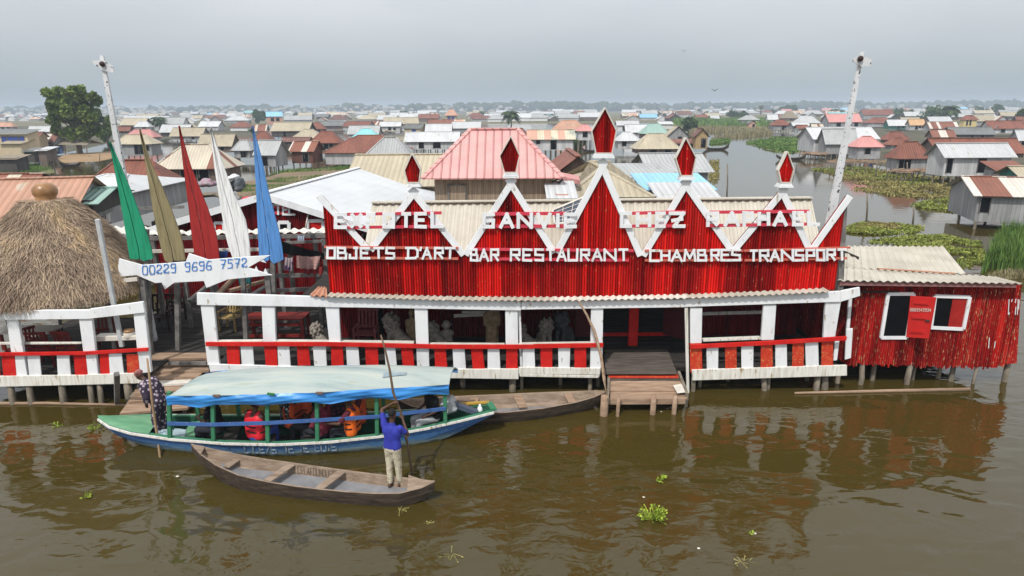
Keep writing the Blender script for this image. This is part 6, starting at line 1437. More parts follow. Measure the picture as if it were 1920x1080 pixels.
# --- centre right
VH('grey plank stilt house with patchwork coloured roof between two finials', 988, 1080, 243, 260, 282, 303, 'gx', 'multi', 'pale', door=((.55, .45, .8, 1.8),), win=((.2, .7, .5, .5),), stilts=9)
VH('house with salmon patchwork hip roof behind the patchwork stilt house', 1032, 1102, 225, 243, 250, 258, 'hip', 'salmon', 'brown')
VH('house with brown roof right of the pink tower top', 958, 992, 240, 252, 264, 276, 'hip', 'rust2', 'brown')
VH('grey stilt hut with pink roof left of the tallest finial', 1078, 1114, 233, 244, 263, 283, 'hip', 'pink', 'pale', stilts=4, win=((.5, .6, .8, 1.0),))
VH('house with white hip roof right of the tallest finial', 1150, 1202, 247, 262, 280, 288, 'hip', 'white', 'pale', win=((.3, .6, .7, .7),))
VH('brown plank house with cream hip roof behind the long grey roof', 1181, 1277, 250, 279, 288, 296, 'hip', 'cream', 'brown', win=((.4, .5, 1.0, .7), (.75, .5, 1.0, .7)))
VH('house with pale green hip roof left of the reed bank', 1196, 1256, 231, 249, 260, 266, 'hip', 'teal', 'brown')
VH('house with white roof and blue window left of the green roof', 1168, 1218, 233, 247, 256, 262, 'gx', 'white', 'grey', win=((.8, .4, 1.2, 1.0),))
VH('gabled grey hut facing the channel beside the reed bank', 1243, 1294, 236, 254, 264, 272, 'gy', 'cream', 'grey', win=((.6, .5, .8, .8),), stilts=4)
VH('white walled house right of the tallest finial, far row', 1152, 1200, 226, 234, 246, 250, 'gx', 'white', 'white', win=((.3, .5, .8, 1.2), (.7, .5, .8, 1.2)))
VH('pale walled flat house behind the gabled grey hut', 1232, 1264, 228, 232, 242, 247, 'shed', 'white', 'white')
VH('open gabled hut stacked with straw bundles at the channel', 1294, 1332, 241, 255, 279, 285, 'gy', 'rust2', 'straw', D=3.5, name='straw_hut', cat='hut')
VH('low rust roofed shed left of the straw hut', 1252, 1316, 261, 270, 278, 284, 'shed', 'rust', 'dark')
# --- right bank
VH('long grey stilt house with pale roof on the right bank', 1493, 1652, 238, 258, 285, 293, 'gx', 'white', 'pale', door=((.42, .45, .5, 1.5),), stilts=9, D=7)
VH('grey stilt house with sagging pale roof left of the leaning white pole', 1530, 1612, 241, 268, 289, 297, 'gx', 'grey', 'grey', door=((.6, .5, .7, 1.6), (.85, .5, .6, 1.6)), stilts=6, D=5)
VH('grey stilt house with pink hip roof right of the leaning white pole', 1588, 1660, 255, 273, 298, 310, 'hip', 'pink', 'grey', win=((.45, .6, .7, .7),), stilts=6)
VH('long grey walled house with bright pink roof on the right bank', 1538, 1618, 213, 228, 240, 245, 'gx', 'pink', 'grey', win=((.3, .5, 1.4, 1.4), (.85, .5, 1.2, 1.4)))
VH('collapsing leaning grey hut with rust hip roof on the right bank', 1658, 1752, 265, 294, 318, 330, 'hip', 'rust', 'grey', door=((.12, .5, .5, 1.6), (.32, .45, .7, 1.8)), stilts=7, D=6)
VH('large pale plank stilt house with long white roof on the right bank', 1734, 1910, 268, 291, 330, 346, 'gx', 'white', 'pale', door=((.56, .58, .75, 1.6),), win=((.07, .6, .5, 1.4),), stilts=9, D=6.5)
VH('long rust roofed house behind the large white roof', 1715, 1930, 259, 284, 296, 310, 'gx', 'rust', 'brown', Y=82, D=9)
VH('rust roofed lean-to at the right edge below the large white roof', 1838, 1945, 303, 320, 345, 352, 'shed', 'rust', 'grey', Y=58, D=5)
VH('teal walled hut with cream roof at the right edge', 1866, 1990, 311, 326, 345, 352, 'gx', 'cream', 'green', Y=50, D=5, win=((.2, .5, .7, .8),))
VH('nearest grey plank hut with rust and white striped roof at the right edge', 1843, 2020, 331, 366, 418, 428, 'gx', 'stripe2', 'grey', Y=41, D=5, yaw=R(-16), win=((.09, .6, .5, .9),), stilts=4)
VH('small rust hip roofed house among the right bank roofs', 1648, 1708, 247, 261, 268, 276, 'hip', 'rust', 'brown')
VH('rust hip roof with a pale patch beside the leaning hut', 1653, 1712, 258, 272, 280, 288, 'hip', 'rust', 'grey')
VH('white roofed house with green wall on the right bank', 1655, 1708, 224, 235, 242, 246, 'gx', 'white', 'green')
VH('house with orange roof beside the green walled one', 1697, 1736, 223, 234, 244, 248, 'gx', 'orange', 'pale')
VH('house with rust roof and white end below the tall palm', 1728, 1800, 228, 240, 246, 252, 'gx', 'stripe2', 'grey')
VH('yellow two storey house with rust roof right of the palm', 1798, 1836, 216, 224, 238, 243, 'hip', 'rust', 'yellow', win=((.25, .6, .5, 2.4), (.5, .6, .5, 2.4)), D=8)
VH('dark grey gabled house in front of the yellow one', 1788, 1866, 238, 252, 258, 264, 'gx', 'slate', 'slate' if 'slate' in W else 'dark', yaw=R(-10))
VH('house with rust streaked white wall like roof below the palm', 1734, 1794, 243, 258, 262, 270, 'gx', 'stripe2', 'brown')
VH('long rust roofed white house near the right edge', 1836, 1925, 226, 240, 250, 256, 'gx', 'rust', 'pale', win=((.4, .5, 1, .9), (.75, .5, 1, .9)))
VH('small pale gabled house in front of the long rust roof', 1842, 1882, 236, 246, 250, 256, 'gy', 'white', 'pale')
VH('pale roofed house at the right edge above the rust roof', 1890, 1950, 243, 262, 272, 282, 'gx', 'white', 'grey')
VH('brown roofed stilt hut left of the pink right bank roof', 1440, 1484, 224, 234, 244, 247, 'hip', 'rust', 'grey', stilts=4)
VH('house with a wide thatched roof on the marsh', 1460, 1498, 209, 221, 226, 230, 'hip', 'thatch', 'brown')
VH('grey walled house with pale hip roof on the marsh edge', 1382, 1426, 216, 224, 232, 236, 'hip', 'grey', 'grey')
VH('tiny pinkish hut standing at the marsh edge', 1399, 1420, 226, 231, 239, 242, 'gy', 'slate', 'pinkw', stilts=2)
VH('house with white roof right of the tiny pinkish hut', 1434, 1460, 214, 224, 232, 236, 'gx', 'white', 'pale')
VH('low white roofed shelter beside the brown stilt hut', 1478, 1520, 229, 235, 243, 248, 'gx', 'white', 'grey')
VH('wide grey white roofed house left of the bright pink roof', 1484, 1540, 217, 230, 236, 240, 'hip', 'white', 'grey')
VH('small rust and white roofed lean-to in front of the long grey house', 1516, 1546, 232, 239, 244, 250, 'gx', 'stripe', 'grey')
VH('pale house with small red roof left of the long grey stilt house', 1488, 1518, 234, 240, 254, 258, 'gx', 'rust', 'pale')
VH('small white gabled house in the reeds', 1329, 1350, 216, 222, 225, 228, 'gx', 'white', 'grey')
VH('maroon roofed house far along the reeds', 1300, 1328, 215, 220, 224, 227, 'gx', 'rust', 'brown')
VH('cream roofed house far along the reeds', 1318, 1352, 212, 217, 221, 224, 'gx', 'cream', 'brown')
# --- far rows filled with individual houses
ZONES = [(-20, 85, 'at the far left'), (205, 330, 'behind the green spear tip'), (330, 470, 'behind the red spear tip'), (530, 660, 'left of the cyan roof'), (660, 832, 'left of the pagoda tower'), (870, 985, 'beyond the pink tower ridge'), (985, 1110, 'left of the tallest finial'), (1158, 1300, 'right of the tallest finial'), (1300, 1440, 'beyond the reed bank'), (1440, 1600, 'left of the leaning pole'), (1620, 1770, 'left of the tall palm'), (1790, 1935, 'right of the tall palm')]
ROWS = [(243, 'front row'), (213.5, 'farthest row'), (217.5, 'second farthest row'), (222.5, 'middle row'), (229, 'nearest row')]
RN = dict(stripe2='rust patched', rust='rust brown', grey='pale grey', white='bright white', cream='cream', salmon='salmon', stripe='rust striped', rust2='dull brown', slate='dark grey', cyan='cyan', sky='light blue', multi='patchwork', teal='pale green', pink='pink')
WN = dict(grey='grey', brown='brown', pale='pale', dark='dark', white='white')
rr = random.Random(77)
bag = ['white'] * 8 + ['grey'] * 7 + ['cream'] * 6 + ['rust'] * 3 + ['rust2'] * 2 + ['salmon'] + ['stripe'] * 2 + ['sky', 'cyan', 'multi', 'pink', 'slate']
for zx0, zx1, zl in ZONES:
    for ri, (yb, rl_) in enumerate(ROWS):
        ri -= 1
        if ri == -1 and (zx0 in (1158, 1300, 1440, 870, 985) or zx0 < 0): continue
        if ri == 3 and (1240 < zx0 < 1440 or zx0 < 100): continue
        if ri == 2 and zx0 == 1300: continue
        seen = set()
        wpx = [20, 26, 34, 48, 62][ri]; x = zx0 + rr.uniform(0, wpx * .3)
        while x < zx1 - wpx * .3:
            for _ in range(30):
                key = (rr.choice(bag if ri >= 0 else ['rust', 'rust2', 'rust', 'stripe', 'stripe2', 'grey', 'cream', 'slate', 'white']), rr.choice(('hip', 'gx', 'gx', 'gy')), rr.choice(('grey', 'brown', 'pale', 'dark', 'white')))
                if key not in seen: break
            seen.add(key); ro, ki, wa = key
            w = wpx * rr.uniform(.7, 1.15) * (.6 if ki == 'gy' else 1); y = yb + rr.uniform(-1.2, 1.2) - (x - 960) * .0055
            hgt = w * rr.uniform(.20, .27) * (1.4 if ki == 'gy' else 1)
            VH(f"far house, {RN[ro]} {dict(hip='hipped', gx='gabled', gy='front-gabled')[ki]} roof, {WN[wa]} wall, {rl_} {zl}", x, x + w, y - hgt * 1.45, y - hgt * .72, y - hgt * .12, y, ki, ro, wa, group='far village houses', yaw=R(rr.uniform(-14, 14)))
            x += w * rr.uniform(.78, 1.18)

# ================================================================ LAND, MARSH AND PLANTS
def land(name, px, m, z=.06, sub=26, bumpy=.05):
    P = [atZ(x, y, 0) for x, y in px]
    mb = MB(); n = len(P); ring = []
    for i in range(n):
        a, b = P[i], P[(i + 1) % n]; k_ = max(2, min(40, int((b - a).length / 1.2)))
        for j in range(k_): ring.append(a.lerp(b, j / k_) + Vector((rnd.uniform(-.15, .15), rnd.uniform(-.3, .3), 0)))
    c = sum(ring, Vector()) / len(ring); rows = [[Vector((p.x, p.y, -.1)) for p in ring]]
    for f, h in ((.985, .6), (.9, 1.0), (.7, 1.1), (.4, 1.1), (.05, 1.1)):
        rows.append([Vector((c.x + (p.x - c.x) * f, c.y + (p.y - c.y) * f, z * h + bumpy * noise.noise(Vector((p.x * f * .6, p.y * f * .6, f))) * (h > .7))) for p in ring])
    mb.grid(rows, closed=True); return tag(mb.build(name, m, None, True), kind='structure')
MUD = mat('trodden_mud', [(.3, (.13, .10, .065)), (.6, (.22, .16, .10)), (.8, (.30, .22, .14))], scale=.35, rough=.95, bump=.4, detail=8)
GRASSY = mat('marsh_ground', [(.3, (.07, .085, .030)), (.55, (.13, .13, .05)), (.8, (.19, .165, .08))], scale=.12, rough=.95, bump=.3, detail=8)
SAND = mat('sandy_bank', [(.3, (.24, .15, .075)), (.7, (.36, .245, .14))], scale=.4, rough=.95, bump=.3, detail=8)
VMUD = mat('village_mud', [(.3, (.045, .040, .028)), (.5, (.085, .075, .048)), (.7, (.10, .11, .05))], scale=.2, rough=.95, bump=.3, detail=8)
land('mud_ground', [(440, 345), (500, 332), (560, 316), (640, 309), (720, 312), (700, 345), (640, 380), (450, 392)], MUD)
land('sandy_bank', [(105, 297), (130, 288), (215, 284), (226, 293), (190, 302), (120, 305)], SAND)
land('grass_bank', [(-30, 322), (30, 311), (60, 310), (95, 316), (105, 324), (60, 328), (-30, 334)], GRASSY)
land('village_ground', [(-60, 308), (30, 300), (110, 290), (212, 268), (330, 262), (480, 258), (480, 222), (100, 226), (-60, 240)], VMUD, .03)
land('bank_ground', [(1500, 291), (1600, 303), (1680, 320), (1760, 336), (1900, 346), (2000, 346), (2000, 224), (1480, 226), (1490, 262)], VMUD, .03)
land('reed_bank', [(1236, 254), (1300, 246), (1440, 245), (1445, 228), (1330, 224), (1240, 232)], GRASSY, .1)
land('marsh_bank', [(1396, 268), (1460, 259), (1496, 258), (1500, 280), (1470, 288), (1440, 281)], GRASSY, .05)
# far marsh up to the opposite shore
mb = MB(); ys = [330, 420, 560, 760, 1000, 1400, 1900, 2600, 3600]; n_ = 40
mb.grid([[Vector((-2600 + 5200 * i / n_, yv + (30 * noise.noise(Vector((i * .7, yv * .01, 0))) if yv < 3600 else 0), .04 + (.25 if yv > 340 else -.1))) for i in range(n_ + 1)] for yv in ys])
FARM = mat('far_marsh', [(.3, (.075, .085, .035)), (.5, (.16, .135, .075)), (.7, (.11, .12, .05))], scale=.008, stretch=(1, 2.5, 1), rough=1, bump=0, detail=6)
tag(mb.build('far_marsh', FARM), kind='structure')

LEAFS = {}
def leafmat(name, a, b, c, scale=.8):
    m = mat(name, [(.28, a), (.5, b), (.75, c)], scale=scale, rough=.65, spec=.2, bump=0, stripe=(1.0, 'flat', .48, 0))
    return m
LG1 = leafmat('tree_leaves', (.07, .11, .022), (.13, .185, .036), (.21, .25, .055), .35)
LG2 = leafmat('bush_leaves', (.035, .065, .020), (.06, .105, .03), (.09, .15, .045), .6)
LPALM = leafmat('palm_leaves', (.03, .05, .018), (.05, .08, .025), (.08, .11, .04), .8)
HYA = leafmat('hyacinth_leaves', (.10, .14, .03), (.19, .22, .045), (.29, .29, .07), 1.3)
HYB = leafmat('dry_hyacinth', (.15, .14, .05), (.24, .21, .07), (.31, .25, .11), 1.0)
REED = leafmat('reed_blades', (.055, .11, .022), (.10, .18, .035), (.17, .25, .06), .5)
DRYR = leafmat('dry_reed_blades', (.13, .12, .06), (.22, .19, .10), (.30, .26, .15), .5)
BRIGHTL = leafmat('fresh_leaves', (.12, .19, .02), (.22, .30, .03), (.34, .40, .06), 5)
BARK = mat('grey_bark', [(.3, (.06, .05, .04)), (.7, (.15, .125, .10))], scale=5, stretch=(3, 3, .6), rough=.9, bump=.4)
def leaf(mb, p, size, d=None, u=0.0, rr=rnd):
    d = d or Vector((rr.gauss(0, 1), rr.gauss(0, 1), rr.gauss(0, .7))).normalized(); s = d.cross(Vector((rr.gauss(0, 1), rr.gauss(0, 1), rr.gauss(0, 1)))).normalized()
    L = size * rr.uniform(.7, 1.3); w = L * .42
    mb.poly([p, p + d * L * .5 + s * w, p + d * L, p + d * L * .5 - s * w], [(u, 0)] * 4)
def tree(label, base, h, lobes, leaf_size, n, m=LG1, trunk_r=.3, seed=1, cat='tree', name='leafy_tree', group=None):
    """lobes: (dx, dz, dy, r) clump centres relative to the base"""
    rr = random.Random(seed); t = thing(name, label, cat, base, 0, group)
    mb = MB(); z0 = min(l[1] - l[3] for l in lobes)
    mb.tube([(0, 0, -.3), (.05, .02, h * .18), (-.06, .05, h * .36), (.0, .0, h * .55)], [trunk_r * 1.25, trunk_r, trunk_r * .8, trunk_r * .5], 9)
    for l in lobes:
        a = Vector((0, 0, h * rr.uniform(.2, .42))); e_ = Vector((l[0], l[2], l[1])); mb.tube([a, a.lerp(e_, .5) + Vector((0, 0, -.04 * h)), e_], [trunk_r * .45, trunk_r * .26, trunk_r * .08], 6)
    mb.build('trunk', BARK, t, True, local=True)
    mb = MB(); tot = sum(l[3] ** 2 for l in lobes)
    for dx, dz, dy, r in lobes:
        k_ = int(n * r * r / tot); c = Vector((dx, dy, dz))
        subs = [c + Vector((rr.gauss(0, 1), rr.gauss(0, 1), rr.gauss(0, .8))).normalized() * r * rr.uniform(.55, .95) for _ in range(max(5, int(10 * r / max(.5, leaf_size * 6))))]
        per = max(1, k_ // len(subs))
        for s_ in subs:
            u = rr.randrange(9999) + .5; rs = r * rr.uniform(.38, .60)
            for _ in range(per):
                v = Vector((rr.gauss(0, 1), rr.gauss(0, 1), rr.gauss(0, .8))); v = v.normalized() * rs * (rr.random() ** .4)
                leaf(mb, s_ + v, leaf_size, (v.normalized() + Vector((rr.gauss(0, .5), rr.gauss(0, .5), rr.gauss(0, .5) - .15))).normalized(), u, rr)
    mb.build('crown', m, t, local=True); return t
bt_ = atZ(150, 289, 0); s_ = bt_.y * 1.0 / F * 1.0
def pxm(n, base): return n * base.y / F          # photo points to metres at that distance
def pl_lobes(base, xb, yb, lst): return [(pxm(x - xb, base), pxm(yb - y, base), pxm(d, base), pxm(r, base)) for x, y, d, r in lst]
tree('big leafy tree with an uneven crown on the sandy bank at the left', bt_, pxm(120, bt_), pl_lobes(bt_, 141, 289, [(104, 188, 0, 10), (122, 182, 8, 11), (142, 179, 0, 11), (164, 180, -5, 11), (182, 188, 0, 8), (108, 205, -6, 11), (134, 200, 4, 13), (160, 202, 0, 13), (186, 196, 2, 6), (101, 230, 0, 9), (120, 226, -8, 11), (148, 228, 5, 13), (174, 226, 0, 11), (113, 247, -4, 9), (136, 250, 0, 10), (160, 250, 0, 10), (178, 246, 0, 8), (140, 215, -8, 12), (158, 214, 8, 12)]), .55, 19000, LG1, .42, 5)
b2 = atZ(203, 272, 0); tree('smaller leafy tree leaning against the big one, left of the white pole', b2, pxm(60, b2), pl_lobes(b2, 203, 272, [(196, 220, 0, 9), (206, 228, 4, 9), (190, 238, -3, 9), (204, 245, 0, 9), (196, 256, 0, 7)]), .62, 4500, LG1, .22, 6)
BUSH = [(484, 232, 14, 24, 'round dense green bush right of the blue spear tip'), (1685, 222, 20, 15, 'broad bush right of the leaning white pole'), (1742, 229, 30, 25, 'widest bush on the right bank, left of the palm'), (1866, 217, 14, 19, 'dark bushy tree right of the tall palm'), (1838, 215, 12, 12, 'small bush beyond the yellow house'), (1916, 236, 14, 32, 'tall bush at the right edge'), (1290, 248, 14, 28, 'dark bush at the start of the reed bank'), (1382, 224, 26, 15, 'low wide bush in the reed bank'), (1478, 213, 18, 14, 'bushy tree beyond the thatched marsh house'), (1448, 214, 10, 6, 'tiny bush left of the thatched marsh house'), (558, 221, 7, 8, 'tiny tree alone on the marsh beyond the pink house'), (905, 221, 16, 9, 'low bush left of the dark palm'), (762, 218, 22, 8, 'low bush behind the far roofs left of the pagoda tower'), (1570, 214, 12, 8, 'low bush beyond the pink right bank roof'), (70, 225, 4, 5, 'lone tiny tree on the far left marsh'), (1232, 218, 14, 7, 'low bush behind the far roofs right of the tallest finial'), (480, 250, 9, 10, 'small bush low beside the blue spear'), (1085, 277, 9, 16, 'light green shrub under the patchwork stilt house'), (1340, 226, 22, 8, 'long low bush behind the reeds'), (1000, 219, 12, 7, 'low bush right of the dark palm')]
for i, (x, y, rw, hh, lab) in enumerate(BUSH):
    b = atZ(x, y, 0); rr = random.Random(i + 50)
    lob = [(pxm(rr.uniform(-.7, .7) * rw, b), pxm(hh * rr.uniform(.3, .78), b), pxm(rr.uniform(-.4, .4) * rw, b), pxm(min(rw, hh) * rr.uniform(.3, .45), b)) for _ in range(7)] + [(0, pxm(hh * .72, b), 0, pxm(min(rw, hh) * .4, b))]
    tree(lab, b, pxm(hh, b), lob, max(.5, pxm(2.2, b)), 3600 if hh > 12 else 900, LG2, max(.1, pxm(1.0, b)), i + 9, 'bush', 'bush')
def palm(label, x, yb, yt, n=13, L=14, seed=1):
    b = atZ(x, yb, 0); h = pxm(yb - yt, b); rr = random.Random(seed); t = thing('palm_tree', label, 'palm', b, 0)
    mb = MB(); mb.tube([(0, 0, -.2), (.15, 0, h * .4), (-.05, 0, h * .8), (0, 0, h)], [pxm(1.5, b), pxm(1.1, b), pxm(1.0, b), pxm(.9, b)], 8); mb.build('trunk', BARK, t, True, local=True)
    mb = MB(); FL = pxm(L, b)
    for i in range(n * 2):
        a = i * 2.4; el = rr.uniform(-.35, .95); d = Vector((math.cos(a), math.sin(a), 0)); pts = []
        for j in range(9):
            s = j / 8; pts.append(Vector((0, 0, h)) + d * FL * s * math.cos(el * (1 - s * .5)) + Vector((0, 0, FL * (math.sin(el) * s - .75 * s * s))))
        u = i + .5
        for j in range(8):
            dr = (pts[j + 1] - pts[j]).normalized(); sd_ = dr.cross(Vector((0, 0, 1))).normalized()
            for k in range(3):
                p = pts[j].lerp(pts[j + 1], k / 3); w = FL * .36 * math.sin(math.pi * min(1, (j + k / 3) / 8 * .85 + .14))
                for sg in (-1, 1):
                    q = p + (sd_ * sg + dr * .5).normalized() * w - Vector((0, 0, w * .35)); mb.poly([p, p + dr * FL * .10, q], [(u, 0)] * 3)
    mb.build('crown', LPALM, t, local=True); return t
palm('tall coconut palm on the right bank', 1778, 232, 204, L=19, seed=2); palm('dark bushy palm right of the pink tower roof', 958, 244, 214, n=18, L=20, seed=3); palm('small palm behind the gap between the green and khaki spears', 300, 248, 224, n=18, L=17, seed=4); palm('slender palm on the far reed marsh', 1426, 215, 200, n=9, L=7, seed=5); palm('tiny palm on the far marsh left of the slender one', 1311, 213, 205, n=8, L=5, seed=6); palm('tiny palm far behind the reed bank', 1355, 213, 206, n=8, L=5, seed=7)

def patch(name, px, n, size, m, up=.3, h=.12, kind='leaf', seed=1, clump=.35):
    rr = random.Random(seed); P = [atZ(x, y, 0) for x, y in px]
    xs, ys = [p.x for p in P], [p.y for p in P]; mb = MB()
    def inside(x, y):
        c = False; j = len(P) - 1
        for i in range(len(P)):
            if (P[i].y > y) != (P[j].y > y) and x < (P[j].x - P[i].x) * (y - P[i].y) / (P[j].y - P[i].y) + P[i].x: c = not c
            j = i
        return c
    k = tries = 0
    while k < n and tries < n * 12:
        tries += 1; x, y = rr.uniform(min(xs), max(xs)), rr.uniform(min(ys), max(ys))
        if not inside(x, y): continue
        nv = noise.noise(Vector((x * clump, y * clump, seed)))
        if nv < -.06 + rr.uniform(-.34, .34): continue
        k += 1; u = int(nv * 40) * 7 + rr.randrange(4) + .5
        if kind == 'leaf':
            for _ in range(3):
                d = Vector((rr.gauss(0, 1), rr.gauss(0, 1), abs(rr.gauss(up, .4)) + .05)).normalized(); leaf(mb, Vector((x + rr.gauss(0, size * .4), y + rr.gauss(0, size * .4), rr.uniform(0, h) * (.5 + nv))), size, d, u, rr)
        else:
            hh = h * rr.uniform(.5, 1.1) * (.8 + .5 * nv); a = rr.uniform(0, 6.28); lean = rr.uniform(.05, .4) * hh; w = Vector((math.cos(a + 1.57), math.sin(a + 1.57), 0)) * size
            b0 = Vector((x, y, -.02)); m_ = b0 + Vector((math.cos(a) * lean * .3, math.sin(a) * lean * .3, hh * .6)); t_ = b0 + Vector((math.cos(a) * lean, math.sin(a) * lean, hh))
            mb.poly([b0 - w, b0 + w, m_ + w * .8, m_ - w * .8], [(u, 0)] * 4); mb.poly([m_ - w * .8, m_ + w * .8, t_], [(u, 0)] * 3)
    return tag(mb.build(name, m), kind='stuff')
patch('water_hyacinth', [(1582, 428), (1620, 416), (1680, 418), (1730, 428), (1715, 437), (1640, 441), (1590, 437)], 2200, .12, HYA, .5, .11, seed=2)
patch('dry_hyacinth', [(1600, 426), (1640, 419), (1690, 424), (1670, 436), (1610, 437)], 1500, .12, HYB, .5, .14, seed=3)
patch('water_hyacinth', [(1620, 456), (1660, 446), (1760, 440), (1830, 446), (1850, 480), (1870, 500), (1800, 505), (1790, 480), (1700, 466)], 2600, .11, HYA, .5, .10, seed=4, clump=.5)
patch('water_hyacinth', [(1700, 385), (1760, 374), (1840, 366), (1850, 400), (1790, 398), (1720, 390)], 1500, .14, HYA, .5, .12, seed=5)
patch('dry_hyacinth', [(1540, 322), (1640, 320), (1740, 332), (1850, 345), (1845, 372), (1700, 372), (1600, 356), (1590, 340)], 2800, .16, HYB, .5, .14, seed=6, clump=.25)
patch('water_hyacinth', [(1520, 318), (1600, 312), (1680, 322), (1760, 340), (1720, 350), (1620, 336)], 1500, .17, HYA, .5, .14, seed=7)
patch('reeds', [(1838, 512), (1862, 470), (1895, 452), (1990, 452), (1990, 500), (1900, 512)], 5200, .018, REED, h=1.5, kind='blade', seed=8, clump=.6)
patch('dry_reeds', [(1850, 520), (1990, 500), (1990, 520), (1880, 524)], 900, .02, DRYR, h=.45, kind='blade', seed=9)
patch('reeds', [(1262, 243), (1300, 238), (1450, 238), (1440, 228), (1340, 224), (1262, 228)], 6000, .12, REED, h=3.2, kind='blade', seed=10, clump=.05)
patch('dry_reeds', [(1290, 250), (1450, 246), (1480, 240), (1300, 240)], 2600, .10, DRYR, h=1.4, kind='blade', seed=11, clump=.05)
patch('dry_reeds', [(1330, 266), (1400, 258), (1450, 252), (1440, 246), (1380, 250), (1340, 258)], 1800, .06, DRYR, h=1.3, kind='blade', seed=12, clump=.08)
patch('water_hyacinth', [(1400, 268), (1450, 259), (1497, 259), (1500, 282), (1480, 290), (1440, 280)], 4200, .34, REED, .4, .3, seed=13, clump=.1)
patch('water_hyacinth', [(1332, 272), (1366, 268), (1368, 262), (1335, 262)], 900, .34, REED, .4, .4, seed=14, clump=.1)
patch('grass', [(-30, 330), (35, 311), (70, 311), (98, 318), (60, 327)], 3000, .03, REED, h=.6, kind='blade', seed=15, clump=.2)
patch('grass', [(450, 350), (520, 336), (600, 330), (640, 335), (560, 352), (480, 368), (450, 372)], 5200, .018, REED, h=.35, kind='blade', seed=16, clump=.35)
patch('grass', [(500, 327), (560, 318), (690, 312), (690, 318), (560, 324)], 1400, .03, REED, h=.5, kind='blade', seed=17, clump=.3)
patch('marsh_plants', [(1330, 306), (1348, 306), (1346, 340), (1330, 342)], 700, .14, HYB, .6, .9, seed=18, clump=.5)
# floating plants near the camera, each a thing
def float_plant(label, px, py, r, n, m, size, seed, group=None):
    rr = random.Random(seed); c = atZ(px, py, 0); mb = MB()
    for i in range(n):
        a = rr.uniform(0, 6.28); q = r * rr.random() ** .6; b0 = c + Vector((math.cos(a) * q * .5, math.sin(a) * q * .3, 0)) * (1.0 if m is not HYB else .7 + .6 * (i % 3)); d = Vector((math.cos(a) * .6 + rr.gauss(0, .4), math.sin(a) * .6 + rr.gauss(0, .4), rr.uniform(.15, 1.1) * (.25 if m is HYB else 1))).normalized()
        st = b0 + d * (size * .5 + r * rr.uniform(.1, .9)); s = d.cross(Vector((0, 0, 1))).normalized() * .006; mb.poly([b0 - s, b0 + s, st + s, st - s], [(i + .5, 0)] * 4)
        leaf(mb, st, size * .95, (d + Vector((0, 0, -.35))).normalized(), i + .5, rr)
    o = mb.build('floating_plant', m); return tag(o, label, 'plant', group)
float_plant('largest floating clump of bright green leaves in the open water', 1222, 972, .24, 110, BRIGHTL, .06, 1)
float_plant('small floating sprig above the largest green clump', 1238, 901, .07, 16, BRIGHTL, .07, 2)
float_plant('floating sprig beside the bow of the covered boat', 181, 803, .10, 22, BRIGHTL, .08, 3)
float_plant('floating sprig left of the covered boat near the bamboo log', 108, 800, .08, 12, BRIGHTL, .06, 4)
float_plant('small floating leaves at the left below the covered boat', 163, 932, .07, 14, BRIGHTL, .06, 5)
float_plant('spindly yellow floating stems below the canoe', 848, 1038, .17, 9, HYB, .045, 6)
float_plant('dark floating weed just under the canoe stern', 752, 957, .12, 12, HYB, .04, 7)
float_plant('brownish floating weed at the bottom right of centre', 1392, 1052, .14, 14, HYB, .04, 8)
float_plant('tiny floating scrap right of the canoe', 806, 981, .05, 8, HYB, .05, 9)
float_plant('tiny pale floating scrap right of the largest clump', 1410, 1003, .04, 7, BRIGHTL, .04, 10)
for i, (x, y, s) in enumerate(((1207, 932, .03), (1415, 1000, .035), (1240, 772, .025), (333, 893, .04), (1310, 1028, .03))):
    mb = MB(); mb.ellipsoid(atZ(x, y, .0), (s, s * .8, s * .3), None, 8, 5)
    tag(mb.build('floating_scrap', PALEW, None, True), ['pale scrap floating just above the largest green clump', 'pale round scrap floating at the lower right', 'pale scrap floating before the red striped right railing', 'pale scrap floating below the pole of the covered boat', 'pale scrap floating near the bottom centre'][i], 'scrap', 'floating scraps')
# stakes standing in the channel
for i, (x, yb, yt, Yo) in enumerate(((1363, 372, 307, 0), (1625, 417, 363, 0), (1712, 420, 385, 0), (1487, 330, 318, 0), (1565, 330, 300, 0), (1700, 334, 304, 0), (186, 306, 286, 0), (1643, 334, 296, 0))):
    b = atZ(x, yb, 0); mb = MB(); t_ = atY(x + 1, yt, b.y); mb.tube([b - Vector((0, 0, .4)), b.lerp(t_, .5) + Vector((.03, 0, 0)), t_], [.07, .06, .05], 7)
    th_ = thing('stake', ['tall bare stake standing alone in the open channel', 'brown stake above the round hyacinth island', 'thin slanting stake reflected in calm water right of the hyacinth island', 'short stake right of the smallest finial', 'stake beside the leaning white pole foot', 'stake in front of the leaning rust roofed hut', 'forked bare stake in the pool by the sandy bank', 'pale post under the pink roofed stilt house'][i], 'stake', b, 0, 'stakes in the water'); mb.build('shaft', STILT, th_, True)
